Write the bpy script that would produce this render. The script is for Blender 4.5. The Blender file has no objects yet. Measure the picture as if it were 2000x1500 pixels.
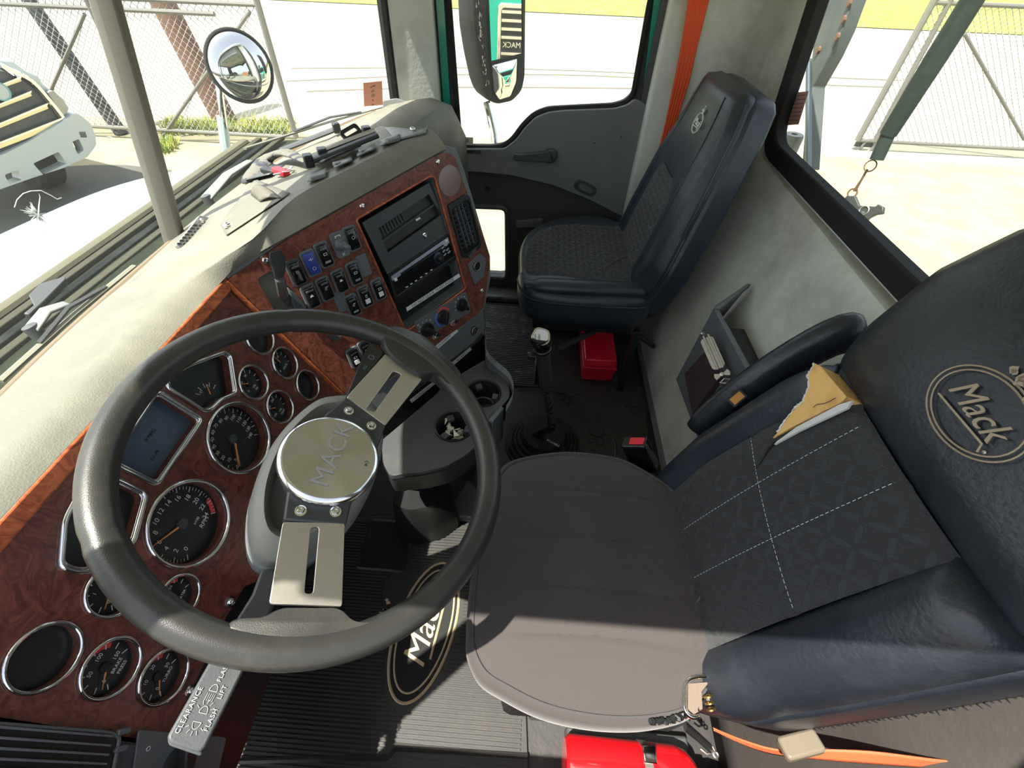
import bpy, math, random
import numpy as np
from mathutils import Vector, Matrix
from mathutils.bvhtree import BVHTree
random.seed(7)
R = math.radians; PI = math.pi
scn = bpy.context.scene
col = scn.collection
# ---------------------------------------------------------------- camera
FOC = 863.03
def _n(v): v = np.array(v, float); return v / np.linalg.norm(v)
_Z = -_n((-35, 830, FOC)); _X = _n((80, -894, FOC)); _Y = np.cross(_Z, _X)
EYE = np.array([0, 0, 1.3])
_M = np.array([_X, _Y, _Z])            # rows: world axes in camera coords (right, down, forward)
cam = bpy.data.cameras.new('camera'); camo = bpy.data.objects.new('camera', cam); col.objects.link(camo)
_r = _M[:, 0]; _d = _M[:, 1]; _f = _M[:, 2]
camo.matrix_world = Matrix(((_r[0], -_d[0], -_f[0], EYE[0]), (_r[1], -_d[1], -_f[1], EYE[1]), (_r[2], -_d[2], -_f[2], EYE[2]), (0, 0, 0, 1)))
cam.sensor_width = 36; cam.lens = FOC / 2000 * 36; cam.clip_start = .01; cam.clip_end = 200
scn.camera = camo
# ---------------------------------------------------------------- sky, sun, exposure
scn.view_settings.view_transform = 'Standard'; scn.view_settings.look = 'None'
scn.view_settings.gamma = 1; scn.view_settings.use_curve_mapping = False
scn.view_settings.exposure = 0.82
w = bpy.data.worlds.new('world'); scn.world = w; w.use_nodes = True
nt = w.node_tree; bg = nt.nodes['Background']
sky = nt.nodes.new('ShaderNodeTexSky'); sky.sky_type = 'NISHITA'; sky.sun_disc = False
sky.sun_elevation = R(64); sky.air_density = 1.0; sky.dust_density = 3.0; sky.ozone_density = .6
hs = nt.nodes.new('ShaderNodeHueSaturation'); hs.inputs['Saturation'].default_value = .42; nt.links.new(sky.outputs[0], hs.inputs['Color']); nt.links.new(hs.outputs[0], bg.inputs[0]); bg.inputs[1].default_value = .225
SUN = Vector((-.28, .34, 1.0)).normalized()
sl = bpy.data.lights.new('sun', 'SUN'); sl.energy = 7.6; sl.angle = R(.6); sl.color = (1, .94, .82)
so = bpy.data.objects.new('sun', sl); col.objects.link(so); so.rotation_euler = SUN.to_track_quat('Z', 'Y').to_euler()
# ---------------------------------------------------------------- measuring helpers
def ray(u, v): return _M @ np.array([u - 1000., v - 750., FOC]) / FOC
def at(u, v, x=None, y=None, z=None):
    r = ray(u, v)
    t = (x - EYE[0]) / r[0] if x is not None else (y - EYE[1]) / r[1] if y is not None else (z - EYE[2]) / r[2]
    return Vector(EYE + r * t)
class Fr:
    def __init__(s, o, n, up=(0, 0, 1), ax=None):
        s.o = Vector(o); s.n = Vector(n).normalized()
        if ax is None: ax = Vector(up).cross(s.n)
        if Vector(ax).length < 1e-4: ax = Vector((1, 0, 0)) - s.n * s.n.x
        s.ax = Vector(ax).normalized()
        s.ay = s.n.cross(s.ax).normalized()
    def px(s, u, v, c=0):
        r = Vector(ray(u, v)); e = Vector(EYE); o = s.o + s.n * c
        p = e + r * ((o - e).dot(s.n) / r.dot(s.n)) - s.o
        return (p.dot(s.ax), p.dot(s.ay))
    def poly(s, pts, c=0): return [s.px(u, v, c) for u, v in pts]
    def w(s, a, b, c=0): return s.o + s.ax * a + s.ay * b + s.n * c
    def off(s, a, b, c=0): return Fr(s.w(a, b, c), s.n, ax=s.ax)
    def rot(s, deg):
        return Fr(s.o, s.n, ax=s.ax * math.cos(R(deg)) + s.ay * math.sin(R(deg)))
# ---------------------------------------------------------------- mesh builder
class MB:
    def __init__(s): s.v = []; s.f = []; s.uv = None
    def add(s, v, f):
        k = len(s.v); s.v += [Vector(p) for p in v]; s.f += [tuple(i + k for i in q) for q in f]; return s
    def box(s, fr, a0, a1, b0, b1, c0, c1):
        return s.prism(fr, [(a0, b0), (a1, b0), (a1, b1), (a0, b1)], c0, c1)
    def prism(s, fr, pts, c0, c1, top=1.0):
        n = len(pts)
        ar = sum(pts[i][0] * pts[(i + 1) % n][1] - pts[(i + 1) % n][0] * pts[i][1] for i in range(n))
        if ar < 0: pts = pts[::-1]
        if c0 > c1: c0, c1 = c1, c0
        cx = sum(p[0] for p in pts) / n; cy = sum(p[1] for p in pts) / n
        v = [fr.w(a, b, c0) for a, b in pts] + [fr.w(cx + (a - cx) * top, cy + (b - cy) * top, c1) for a, b in pts]
        f = [tuple(range(n))[::-1], tuple(range(n, 2 * n))] + [(i, (i + 1) % n, n + (i + 1) % n, n + i) for i in range(n)]
        return s.add(v, f)
    def loft(s, rings, cap0=True, cap1=True, closed=True):
        n = len(rings[0]); v = [p for r in rings for p in r]; f = []
        for k in range(len(rings) - 1):
            for i in range(n if closed else n - 1):
                j = (i + 1) % n; f.append((k * n + i, k * n + j, (k + 1) * n + j, (k + 1) * n + i))
        if cap0: f.append(tuple(range(n))[::-1])
        if cap1: f.append(tuple(range((len(rings) - 1) * n, len(rings) * n)))
        return s.add(v, f)
    def grid(s, g):
        h = len(g); w_ = len(g[0]); v = [p for r in g for p in r]
        f = [(i * w_ + j, i * w_ + j + 1, (i + 1) * w_ + j + 1, (i + 1) * w_ + j) for i in range(h - 1) for j in range(w_ - 1)]
        return s.add(v, f)
    def tube(s, path, r, seg=8, closed=False, flat=1.0, up=None):
        P = [Vector(p) for p in path]; n = len(P)
        rs = r if isinstance(r, (list, tuple)) else [r] * n
        rings = []; u = None
        for i in range(n):
            if closed: t = P[(i + 1) % n] - P[i - 1]
            else: t = P[min(i + 1, n - 1)] - P[max(i - 1, 0)]
            if t.length < 1e-9: t = Vector((0, 0, 1))
            t.normalize()
            if up is not None: u = Vector(up)
            elif u is None: u = Vector((0, 0, 1)) if abs(t.z) < .9 else Vector((1, 0, 0))
            u = (u - t * u.dot(t)); u.normalize(); b = t.cross(u)
            rings.append([P[i] + (u * math.cos(2 * PI * k / seg) * flat + b * math.sin(2 * PI * k / seg)) * rs[i] for k in range(seg)])
        if closed: rings.append(rings[0]); return s.loft(rings, False, False)
        return s.loft(rings)
    def ring(s, fr, a, b, rad, r, c=0, seg=40, ts=8):
        return s.tube([fr.w(a + rad * math.cos(2 * PI * k / seg), b + rad * math.sin(2 * PI * k / seg), c) for k in range(seg)], r, ts, closed=True)
    def lathe(s, fr, prof, seg=24, a=0, b=0, cap0=True, cap1=True):
        return s.loft([[fr.w(a + r * math.cos(2 * PI * k / seg), b + r * math.sin(2 * PI * k / seg), h) for k in range(seg)] for r, h in prof], cap0, cap1)
    def obj(s, name, mat, parent=None, smooth=35, bev=0, sub=0, solid=0, uvf=None, bseg=2):
        return mk(name, s.v, s.f, mat, parent, smooth, bev, sub, solid, uvf, bseg)
def base_of(vs):
    xs = [p.x for p in vs]; ys = [p.y for p in vs]; zs = [p.z for p in vs]
    return Vector(((min(xs) + max(xs)) / 2, (min(ys) + max(ys)) / 2, min(zs)))
WL = {}
def mk(name, vs, fs, mat, parent=None, smooth=35, bev=0, sub=0, solid=0, uvf=None, bseg=2):
    o0 = base_of(vs)
    m = bpy.data.meshes.new(name); m.from_pydata([tuple(Vector(p) - o0) for p in vs], [], fs); m.validate(); m.update()
    if smooth:
        m.polygons.foreach_set('use_smooth', [True] * len(m.polygons))
        if smooth < 180: m.set_sharp_from_angle(angle=R(smooth))
    if uvf:
        ul = m.uv_layers.new(name='UVMap')
        for lp in m.loops: ul.data[lp.index].uv = uvf(m.vertices[lp.vertex_index].co + o0)
    return place(name, m, mat, parent, o0, bev, sub, solid, bseg)
def place(name, m, mat, parent, o0, bev=0, sub=0, solid=0, bseg=2):
    o = bpy.data.objects.new(name, m); col.objects.link(o)
    for q in (mat if isinstance(mat, (list, tuple)) else [mat]): m.materials.append(q)
    if parent is not None: o.parent = parent; o.location = o0 - WL[parent]
    else: o.location = o0
    WL[o] = o0
    if solid: md = o.modifiers.new('solidify', 'SOLIDIFY'); md.thickness = solid; md.offset = -1
    if bev: md = o.modifiers.new('bevel', 'BEVEL'); md.width = bev; md.segments = bseg; md.limit_method = 'ANGLE'; md.angle_limit = R(40); md.harden_normals = False
    if sub: md = o.modifiers.new('subsurf', 'SUBSURF'); md.levels = sub; md.render_levels = sub
    return o
def tag(o, label=None, cat=None, group=None, kind=None):
    if label: o['label'] = label
    if cat: o['category'] = cat
    if group: o['group'] = group
    if kind: o['kind'] = kind
    return o
def thing(name, label, cat, loc, group=None):
    o = bpy.data.objects.new(name, None); col.objects.link(o); o.location = Vector(loc); o.empty_display_size = .05
    WL[o] = Vector(loc); return tag(o, label, cat, group)
def struct(o): o['kind'] = 'structure'; return o
def dup(o, delta, parent=None):
    c = o.copy(); col.objects.link(c)
    if parent is None: c.parent = None; c.location = WL[o] + Vector(delta); WL[c] = WL[o] + Vector(delta)
    else:
        c.parent = parent
        if parent is o.parent: c.location = o.location + Vector(delta); WL[c] = WL[o] + Vector(delta)
        else: WL[c] = WL[parent] + o.location
    for ch in list(o.children): dup(ch, (0, 0, 0), c)
    return c
from mathutils.geometry import delaunay_2d_cdt
def inpoly(x, y, poly):
    r = False; j = len(poly) - 1
    for i in range(len(poly)):
        if (poly[i][1] > y) != (poly[j][1] > y) and x < (poly[j][0] - poly[i][0]) * (y - poly[i][1]) / (poly[j][1] - poly[i][1]) + poly[i][0]: r = not r
        j = i
    return r
def shape2d(name, fr, outer, holes, c0, c1, mat, parent=None, bev=0, smooth=35):
    """flat plate with holes: constrained triangulation, both caps and all walls"""
    loops = [[Vector((p[0], p[1])) for p in l] for l in [outer] + holes]; vs = []; ed = []
    for l in loops:
        k = len(vs); vs += l; ed += [(k + i, k + (i + 1) % len(l)) for i in range(len(l))]
    ov, oe, of, _, _, _ = delaunay_2d_cdt(vs, ed, [], 0, 1e-7)
    tri = []
    for f in of:
        cx = sum(ov[i].x for i in f) / len(f); cy = sum(ov[i].y for i in f) / len(f)
        if inpoly(cx, cy, outer) and not any(inpoly(cx, cy, h) for h in holes): tri.append(f)
    cnt = {}
    for f in tri:
        for i in range(len(f)): a, b = f[i], f[(i + 1) % len(f)]; cnt[(a, b)] = 1
    n = len(ov); lo, hi = min(c0, c1), max(c0, c1)
    V = [fr.w(p.x, p.y, lo) for p in ov] + [fr.w(p.x, p.y, hi) for p in ov]; F = []
    for f in tri:
        ar = sum(ov[f[i]].x * ov[f[(i + 1) % len(f)]].y - ov[f[(i + 1) % len(f)]].x * ov[f[i]].y for i in range(len(f)))
        g = f if ar > 0 else f[::-1]; F.append(tuple(i + n for i in g)); F.append(tuple(g)[::-1])
    for (a, b) in list(cnt):
        if (b, a) not in cnt: F.append((a, b, b + n, a + n))
    m = bpy.data.meshes.new(name); used = sorted({i for f in F for i in f}); mp = {q: i for i, q in enumerate(used)}
    return mk(name, [V[q] for q in used], [tuple(mp[i] for i in f) for f in F], mat, parent, smooth, bev)
def conv(cu, name, fr, c, mat, parent, smooth=35, T=None):
    t = bpy.data.objects.new('t', cu); col.objects.link(t)
    dg = bpy.context.evaluated_depsgraph_get()
    m = bpy.data.meshes.new_from_object(t.evaluated_get(dg)); bpy.data.objects.remove(t)
    if T: m.transform(T)
    vs = [fr.w(v.co.x, v.co.y, v.co.z + c) for v in m.vertices]
    if not vs: return None
    fs = [tuple(p.vertices) for p in m.polygons]; bpy.data.meshes.remove(m)
    return mk(name, vs, fs, mat, parent, smooth)
def text(s, fr, a, b, size, mat, parent, rot=0, c=.001, name='lettering', al='CENTER', ext=.0003, shear=0, off=0, sx=1, sp=1):
    cu = bpy.data.curves.new('t', 'FONT'); cu.body = s; cu.size = size; cu.align_x = al; cu.align_y = 'CENTER'
    cu.extrude = ext; cu.shear = shear; cu.offset = off; cu.resolution_u = 3; cu.space_character = sp
    T = Matrix.Translation((a, b, 0)) @ Matrix.Rotation(R(rot), 4, 'Z') @ Matrix.Diagonal((sx, 1, 1, 1))
    return conv(cu, name, fr, c, mat, parent, 35, T)
def circ(a, b, r, n=36): return [(a + r * math.cos(2 * PI * k / n), b + r * math.sin(2 * PI * k / n)) for k in range(n)]
def rrect(a0, a1, b0, b1, r, n=4):
    o = []
    for cx, cy, s in ((a1 - r, b1 - r, 0), (a0 + r, b1 - r, 90), (a0 + r, b0 + r, 180), (a1 - r, b0 + r, 270)):
        for k in range(n + 1): t = R(s + 90 * k / n); o.append((cx + r * math.cos(t), cy + r * math.sin(t)))
    return o
def roundp(pts, r, n=4):
    o = []; m = len(pts)
    for i in range(m):
        p = Vector(pts[i]); q = Vector(pts[i - 1]); s = Vector(pts[(i + 1) % m])
        d1 = (q - p); d2 = (s - p); k = min(r, d1.length * .45, d2.length * .45)
        A = p + d1.normalized() * k; B = p + d2.normalized() * k
        for j in range(n + 1):
            t = j / n; o.append(tuple(A * (1 - t) ** 2 + p * 2 * t * (1 - t) + B * t * t))
    return o
def smoothp(pts, n=4, closed=True):
    P = [Vector(p) for p in pts]; m = len(P); o = []
    for i in range(m if closed else m - 1):
        if closed: a, b, c, d = P[i - 1], P[i], P[(i + 1) % m], P[(i + 2) % m]
        else: a, b, c, d = P[max(i - 1, 0)], P[i], P[i + 1], P[min(i + 2, m - 1)]
        for j in range(n):
            t = j / n
            o.append(.5 * ((2 * b) + (c - a) * t + (2 * a - 5 * b + 4 * c - d) * t * t + (3 * b - 3 * c + d - a) * t ** 3))
    if not closed: o.append(P[-1])
    return o
def sc(pts, k, cx=None, cy=None):
    cx = sum(p[0] for p in pts) / len(pts) if cx is None else cx; cy = sum(p[1] for p in pts) / len(pts) if cy is None else cy
    return [(cx + (p[0] - cx) * k, cy + (p[1] - cy) * k) for p in pts]
# ---------------------------------------------------------------- materials
KEEP = ('sandy', 'pale_', 'tar_', 'grass', 'concrete', 'hood_green', 'sun_bl', 'white_', 'galv', 'chain', 'cowl', 'seal_tan', 'wiper', 'blade', 'pole', 'guard', 'pipe', 'canister', 'pink', 'tyre', 'old_wood',
        'dark_post', 'lamp_lens', 'teal', 'mirror_s', 'chrome', 'bright', 'brushed_disc', 'label_paper', 'crumpled', 'amber', 'rusty', 'clamp', 'hose_blue', 'gloss', 'red_en', 'orange_webbing', 'brass', 'steel', 'needle', 'grey_legend')
GAIN = {'seat_foam': 1.25, 'dash_vinyl': 1.55, 'wall_vinyl': 1.75, 'lcd_screen': 1.3, 'dial_black': 1.2, 'black_plastic': 1.3, 'black_rubber': 1.3, 'red_plastic': 1.3, 'wall_vinyl_brown': .75, 'rubber_mat': 1.25, 'grey_wheel_leather': 1.15, 'diamond_cloth': 1.15, 'diamond_cloth_dark': 1.2, 'blue_vinyl': 1.25, 'dark_vinyl': 1.1, 'stretch_cover_cloth': 1.5, 'door_vinyl': 1.35, 'grey_plastic': 1.4, 'dark_grey_plastic': 1.5, 'floor_vinyl': 1.3}
def gain(name): return 1.0 if name.startswith(KEEP) else GAIN.get(name, 1.8)
def mat(name, c, rough=.5, metal=0, spec=.5, bump=None, var=None, coat=0, aniso=0, sheen=0, trans=0):
    """bump=(scale, strength, detail); var=(scale, colour2, lo, hi) mixes a second colour by noise"""
    k_ = gain(name); c = tuple(min(.8, q * k_) for q in c); var = (var[0], tuple(min(.8, q * k_) for q in var[1])) + tuple(var[2:]) if var else None
    m = bpy.data.materials.new(name); m.use_nodes = True; n = m.node_tree; b = n.nodes['Principled BSDF']
    b.inputs['Base Color'].default_value = (*c, 1); b.inputs['Roughness'].default_value = rough; b.inputs['Metallic'].default_value = metal
    b.inputs['Specular IOR Level'].default_value = spec; b.inputs['Coat Weight'].default_value = coat; b.inputs['Coat Roughness'].default_value = .08
    b.inputs['Sheen Weight'].default_value = sheen; b.inputs['Transmission Weight'].default_value = trans
    tc = n.nodes.new('ShaderNodeTexCoord')
    if var:
        no = n.nodes.new('ShaderNodeTexNoise'); no.inputs['Scale'].default_value = var[0]; no.inputs['Detail'].default_value = 6; no.inputs['Roughness'].default_value = .65
        n.links.new(tc.outputs['Object'], no.inputs['Vector'])
        mr = n.nodes.new('ShaderNodeMapRange'); mr.inputs[1].default_value = var[2]; mr.inputs[2].default_value = var[3]
        mx = n.nodes.new('ShaderNodeMix'); mx.data_type = 'RGBA'; mx.inputs[6].default_value = (*c, 1); mx.inputs[7].default_value = (*var[1], 1)
        n.links.new(no.outputs[0], mr.inputs[0]); n.links.new(mr.outputs[0], mx.inputs[0]); n.links.new(mx.outputs[2], b.inputs['Base Color'])
    if bump:
        no = n.nodes.new('ShaderNodeTexNoise'); no.inputs['Scale'].default_value = bump[0]; no.inputs['Detail'].default_value = bump[2] if len(bump) > 2 else 3
        n.links.new(tc.outputs['Object'], no.inputs['Vector'])
        bp = n.nodes.new('ShaderNodeBump'); bp.inputs['Strength'].default_value = bump[1]; bp.inputs['Distance'].default_value = .002
        n.links.new(no.outputs[0], bp.inputs['Height']); n.links.new(bp.outputs[0], b.inputs['Normal'])
    return m
M = {}
M['dash'] = mat('dash_vinyl', (.095, .093, .078), .6, var=(5, (.140, .135, .108), .45, .72), bump=(420, .25, 2))
M['hood'] = mat('dash_hood_vinyl', (.075, .086, .088), .42, bump=(420, .2, 2), var=(8, (.11, .12, .12), .5, .75))
M['tray'] = mat('dash_tray_vinyl', (.11, .115, .115), .45, bump=(420, .2, 2))
M['grey'] = mat('grey_plastic', (.085, .09, .095), .42, bump=(500, .15), var=(9, (.12, .12, .115), .5, .8))
M['dgrey'] = mat('dark_grey_plastic', (.038, .041, .044), .4, bump=(500, .12), var=(12, (.06, .06, .058), .5, .8))
M['black'] = mat('black_plastic', (.012, .013, .014), .32, bump=(400, .08))
M['gloss'] = mat('gloss_black', (.008, .008, .009), .12)
M['rubber'] = mat('black_rubber', (.014, .014, .014), .75, spec=.3, bump=(200, .2))
M['chrome'] = mat('chrome', (.82, .83, .85), .08, 1)
M['steel'] = mat('bright_steel', (.56, .53, .49), .42, 1, bump=(60, .15))
M['cloth'] = mat('seat_cloth', (.032, .029, .031), .9, sheen=.3, bump=(900, .5))
M['wall'] = mat('wall_vinyl', (.335, .345, .315), .6, var=(3.2, (.17, .17, .145), .46, .74), bump=(90, .35, 5))
M['wallbrown'] = mat('wall_vinyl_brown', (.07, .06, .055), .7, var=(3.2, (.10, .09, .08), .42, .72), bump=(90, .35, 5))
M['door'] = mat('door_vinyl', (.125, .13, .135), .5, var=(4, (.19, .19, .18), .5, .75), bump=(300, .2))
M['doordark'] = mat('door_vinyl_dark', (.032, .032, .034), .75, bump=(600, .4))
M['floor'] = mat('floor_vinyl', (.02, .019, .019), .55, var=(4, (.05, .042, .036), .52, .8), bump=(60, .4, 5))
M['mat'] = mat('rubber_mat', (.022, .021, .02), .55, var=(7, (.04, .037, .033), .45, .8), bump=(80, .2))
M['matworn'] = mat('worn_rubber_mat', (.03, .03, .03), .6, var=(14, (.11, .105, .10), .55, .75), bump=(80, .2))
M['gold'] = mat('dull_gold_print', (.36, .28, .17), .6)
M['white'] = mat('white_print', (.75, .75, .73), .5)
M['orange'] = mat('needle_orange', (.85, .30, .08), .5)
M['red'] = mat('red_plastic', (.55, .012, .025), .3)
M['redpaint'] = mat('red_enamel', (.62, .008, .012), .16, coat=.6)
M['belt'] = mat('orange_webbing', (.85, .09, .015), .6, bump=(300, .3))
M['foam'] = mat('seat_foam', (.62, .38, .13), .9, bump=(200, .5), var=(18, (.45, .24, .07), .5, .75))
M['green'] = mat('green_paint', (.0, .155, .11), .3, coat=.5)
M['hoodgreen'] = mat('hood_green_paint', (.01, .24, .17), .3, coat=.5); M['hoodtop'] = mat('sun_bleached_green', (.36, .56, .50), .4, coat=.4, var=(1.2, (.46, .64, .58), .4, .7))  # hood top is pale to hold the sun glare in its colour
M['wpaint'] = mat('white_paint', (.46, .51, .51), .3, coat=.4)
M['galv'] = mat('galvanised_steel', (.19, .185, .17), .5, .3)
M['paper'] = mat('label_paper', (.72, .72, .72), .6)
M['screen'] = mat('lcd_screen', (.05, .075, .11), .18, var=(3, (.07, .095, .13), .4, .7))
M['dial'] = mat('dial_black', (.016, .017, .018), .3)
M['blue'] = mat('blue_switch', (.015, .03, .16), .3)
M['bluestripe'] = mat('blue_stripe', (.03, .12, .6), .4)
M['redstripe'] = mat('red_stripe', (.6, .04, .03), .4)
M['rust'] = mat('rusty_steel', (.16, .09, .055), .7, .3, bump=(60, .5))
M['tyre'] = mat('tyre_rubber', (.02, .02, .02), .8)
M['wood_pole'] = mat('old_wood', (.16, .085, .06), .9, bump=(20, .6, 6))
M['tray_black'] = mat('satin_black', (.02, .021, .023), .38, bump=(300, .1))
def leather(name, c, c2, rough=.38, vs=6):
    return mat(name, c, rough, bump=(160, .35, 5) if 'wheel' not in name else (900, .12, 2), var=(vs, c2, .45, .72), spec=.5)
M['blue_leather'] = leather('blue_vinyl', (.014, .019, .028), (.028, .034, .043), .38)
M['dark_leather'] = leather('dark_vinyl', (.014, .017, .024), (.03, .034, .042), .36)
M['grey_leather'] = leather('grey_wheel_leather', (.024, .024, .023), (.052, .049, .039), .34)
def wood(name, ca, cb):
    ca = tuple(q * 1.5 for q in ca); cb = tuple(q * 1.5 for q in cb)
    m = bpy.data.materials.new(name); m.use_nodes = True; n = m.node_tree; b = n.nodes['Principled BSDF']
    tc = n.nodes.new('ShaderNodeTexCoord'); n1 = n.nodes.new('ShaderNodeTexNoise'); n1.inputs['Scale'].default_value = 9; n1.inputs['Detail'].default_value = 3
    n.links.new(tc.outputs['Object'], n1.inputs['Vector'])
    mx0 = n.nodes.new('ShaderNodeMix'); mx0.data_type = 'VECTOR'; mx0.inputs[0].default_value = .22
    n.links.new(tc.outputs['Object'], mx0.inputs[4]); n.links.new(n1.outputs['Color'], mx0.inputs[5])
    n2 = n.nodes.new('ShaderNodeTexNoise'); n2.inputs['Scale'].default_value = 34; n2.inputs['Detail'].default_value = 6; n2.inputs['Roughness'].default_value = .62; n2.inputs['Distortion'].default_value = 2.2
    n.links.new(mx0.outputs[1], n2.inputs['Vector'])
    cr = n.nodes.new('ShaderNodeValToRGB'); e = cr.color_ramp.elements; e[0].position = .33; e[0].color = (*ca, 1); e[1].position = .68; e[1].color = (*cb, 1)
    n.links.new(n2.outputs[0], cr.inputs[0]); n.links.new(cr.outputs[0], b.inputs['Base Color'])
    b.inputs['Roughness'].default_value = .28; b.inputs['Coat Weight'].default_value = .35; b.inputs['Coat Roughness'].default_value = .15
    return m
M['wood'] = wood('burl_wood', (.045, .013, .009), (.17, .055, .034))
M['wood_dark'] = wood('burl_wood_dark', (.045, .014, .010), (.15, .047, .032))
M['wood_light'] = wood('burl_wood_light', (.11, .02, .006), (.42, .11, .04))  # lighter burl; on the edge strips it stands for sunlit wood
def glass(name, tint=(1, 1, 1), haze=.0, refl=.06, dirt=(.8, .85, .8)):
    m = bpy.data.materials.new(name); m.use_nodes = True; n = m.node_tree; n.nodes.remove(n.nodes['Principled BSDF']); out = n.nodes['Material Output']
    t = n.nodes.new('ShaderNodeBsdfTransparent'); t.inputs[0].default_value = (*tint, 1)
    g = n.nodes.new('ShaderNodeBsdfGlossy'); g.inputs['Roughness'].default_value = .02
    d = n.nodes.new('ShaderNodeBsdfTranslucent'); d.inputs[0].default_value = (*dirt, 1)
    fr = n.nodes.new('ShaderNodeFresnel'); ge = n.nodes.new('ShaderNodeNewGeometry'); mi = n.nodes.new('ShaderNodeMapRange')
    mi.inputs[3].default_value = 1.16; mi.inputs[4].default_value = 1 / 1.16; n.links.new(ge.outputs['Backfacing'], mi.inputs[0]); n.links.new(mi.outputs[0], fr.inputs[0])
    m1 = n.nodes.new('ShaderNodeMixShader'); m2 = n.nodes.new('ShaderNodeMixShader'); m2.inputs[0].default_value = haze
    n.links.new(fr.outputs[0], m1.inputs[0]); n.links.new(t.outputs[0], m1.inputs[1]); n.links.new(g.outputs[0], m1.inputs[2])
    n.links.new(m1.outputs[0], m2.inputs[1]); n.links.new(d.outputs[0], m2.inputs[2]); n.links.new(m2.outputs[0], out.inputs[0])
    return m
M['glass'] = glass('window_glass', (.96, .98, .96), .015)
M['wglass'] = glass('windshield_glass', (.93, .97, .94), .010)
def brushed():
    m = mat('brushed_disc', (.56, .55, .52), .24, 1); n = m.node_tree; b = n.nodes['Principled BSDF']
    tc = n.nodes.new('ShaderNodeTexCoord'); b.inputs['Anisotropic'].default_value = .85
    tg = n.nodes.new('ShaderNodeTangent'); tg.direction_type = 'UV_MAP'
    vm = n.nodes.new('ShaderNodeVectorMath'); vm.operation = 'CROSS_PRODUCT'
    return m
def uvpat(name, c, c2, kind, rough=.85, s=1, bump=.5, spec=.3):
    """cloth in UV metres: 'plate' raised lozenges, 'weave' fine twill"""
    m = mat(name, c, rough, spec=spec, sheen=.2); k_ = gain(name); c = tuple(q * k_ for q in c); c2 = tuple(q * k_ for q in c2); n = m.node_tree; b = n.nodes['Principled BSDF']
    uv = n.nodes.new('ShaderNodeUVMap'); uv.uv_map = 'UVMap'
    sp = n.nodes.new('ShaderNodeSeparateXYZ'); n.links.new(uv.outputs[0], sp.inputs[0])
    def ma(op, a, b_=None, c_=None):
        q = n.nodes.new('ShaderNodeMath'); q.operation = op
        for i, v in enumerate((a, b_, c_)):
            if v is None: continue
            if isinstance(v, (int, float)): q.inputs[i].default_value = v
            else: n.links.new(v, q.inputs[i])
        return q.outputs[0]
    x, y = sp.outputs[0], sp.outputs[1]
    # fine twill
    tw = ma('SINE', ma('MULTIPLY', ma('ADD', x, ma('MULTIPLY', y, .8)), 2600 * s))
    tw = ma('MULTIPLY', ma('ADD', tw, 1), .5)
    h = tw
    if kind == 'plate':
        L = .036 / s
        def loz(sx, sy, ox, oy, ang):
            ca, sa = math.cos(ang), math.sin(ang)
            X = ma('ADD', ma('MULTIPLY', x, ca), ma('MULTIPLY', y, sa)); Y = ma('ADD', ma('MULTIPLY', x, -sa), ma('MULTIPLY', y, ca))
            fx = ma('SUBTRACT', ma('FRACT', ma('ADD', ma('DIVIDE', X, sx), ox)), .5)
            fy = ma('SUBTRACT', ma('FRACT', ma('ADD', ma('DIVIDE', Y, sy), oy)), .5)
            d = ma('ADD', ma('POWER', ma('MULTIPLY', fx, 2.9), 2), ma('POWER', ma('MULTIPLY', fy, 9.5), 2))
            return ma('LESS_THAN', d, 1)
        l = ma('MAXIMUM', loz(L, L, 0, 0, R(45)), loz(L, L, .5, .5, R(135)))
        h = ma('ADD', ma('MULTIPLY', l, 1.0), ma('MULTIPLY', tw, ma('SUBTRACT', 1, l)))
        mx = n.nodes.new('ShaderNodeMix'); mx.data_type = 'RGBA'; mx.inputs[6].default_value = (*c, 1); mx.inputs[7].default_value = (*c2, 1)
        n.links.new(h, mx.inputs[0]); n.links.new(mx.outputs[2], b.inputs['Base Color'])
    bp = n.nodes.new('ShaderNodeBump'); bp.inputs['Strength'].default_value = bump; bp.inputs['Distance'].default_value = .0012
    n.links.new(h, bp.inputs['Height']); n.links.new(bp.outputs[0], b.inputs['Normal'])
    return m
M['plate'] = uvpat('diamond_cloth', (.020, .021, .023), (.029, .031, .035), 'plate', bump=.9)
M['plate_d'] = uvpat('diamond_cloth_dark', (.013, .014, .018), (.030, .033, .040), 'plate', bump=.9, s=1.2)
M['cover'] = uvpat('stretch_cover', (.050, .044, .046), (.045, .04, .04), 'weave', bump=.35)
X1 = Vector((1, 0, 0)); Y1 = Vector((0, 1, 0)); Z1 = Vector((0, 0, 1))
H = Fr((0, 0, 0), (0, 0, 1), ax=(1, 0, 0))          # horizontal frame: a = x, b = y, c = z
GZ = -1.35
# ================================================================ ground outside
M['yard'] = mat('sandy_yard', (.245, .22, .135), .95, var=(2.2, (.33, .30, .20), .35, .7), bump=(8, .6, 8))
M['street'] = mat('pale_street', (.27, .262, .205), .95, var=(.6, (.33, .32, .26), .35, .7), bump=(10, .3, 6))
M['tar'] = mat('tar_seal', (.13, .12, .10), .9)
M['grass'] = mat('grass', (.17, .24, .03), .9, var=(1.5, (.36, .33, .08), .4, .7))
M['concrete'] = mat('concrete_apron', (.09, .09, .08), .95, var=(1, (.07, .07, .06), .4, .7))  # dark tone for the painted ground shadow
struct(MB().add([(-30, -30, GZ), (8.6, -30, GZ), (8.6, 30, GZ), (-30, 30, GZ)], [(0, 1, 2, 3)]).obj('ground', M['yard']))
struct(MB().add([(8.6, -30, GZ), (25.2, -32, GZ), (25.2, 34, GZ), (8.6, 30, GZ)], [(0, 1, 2, 3)]).obj('street', M['street']))
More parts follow.
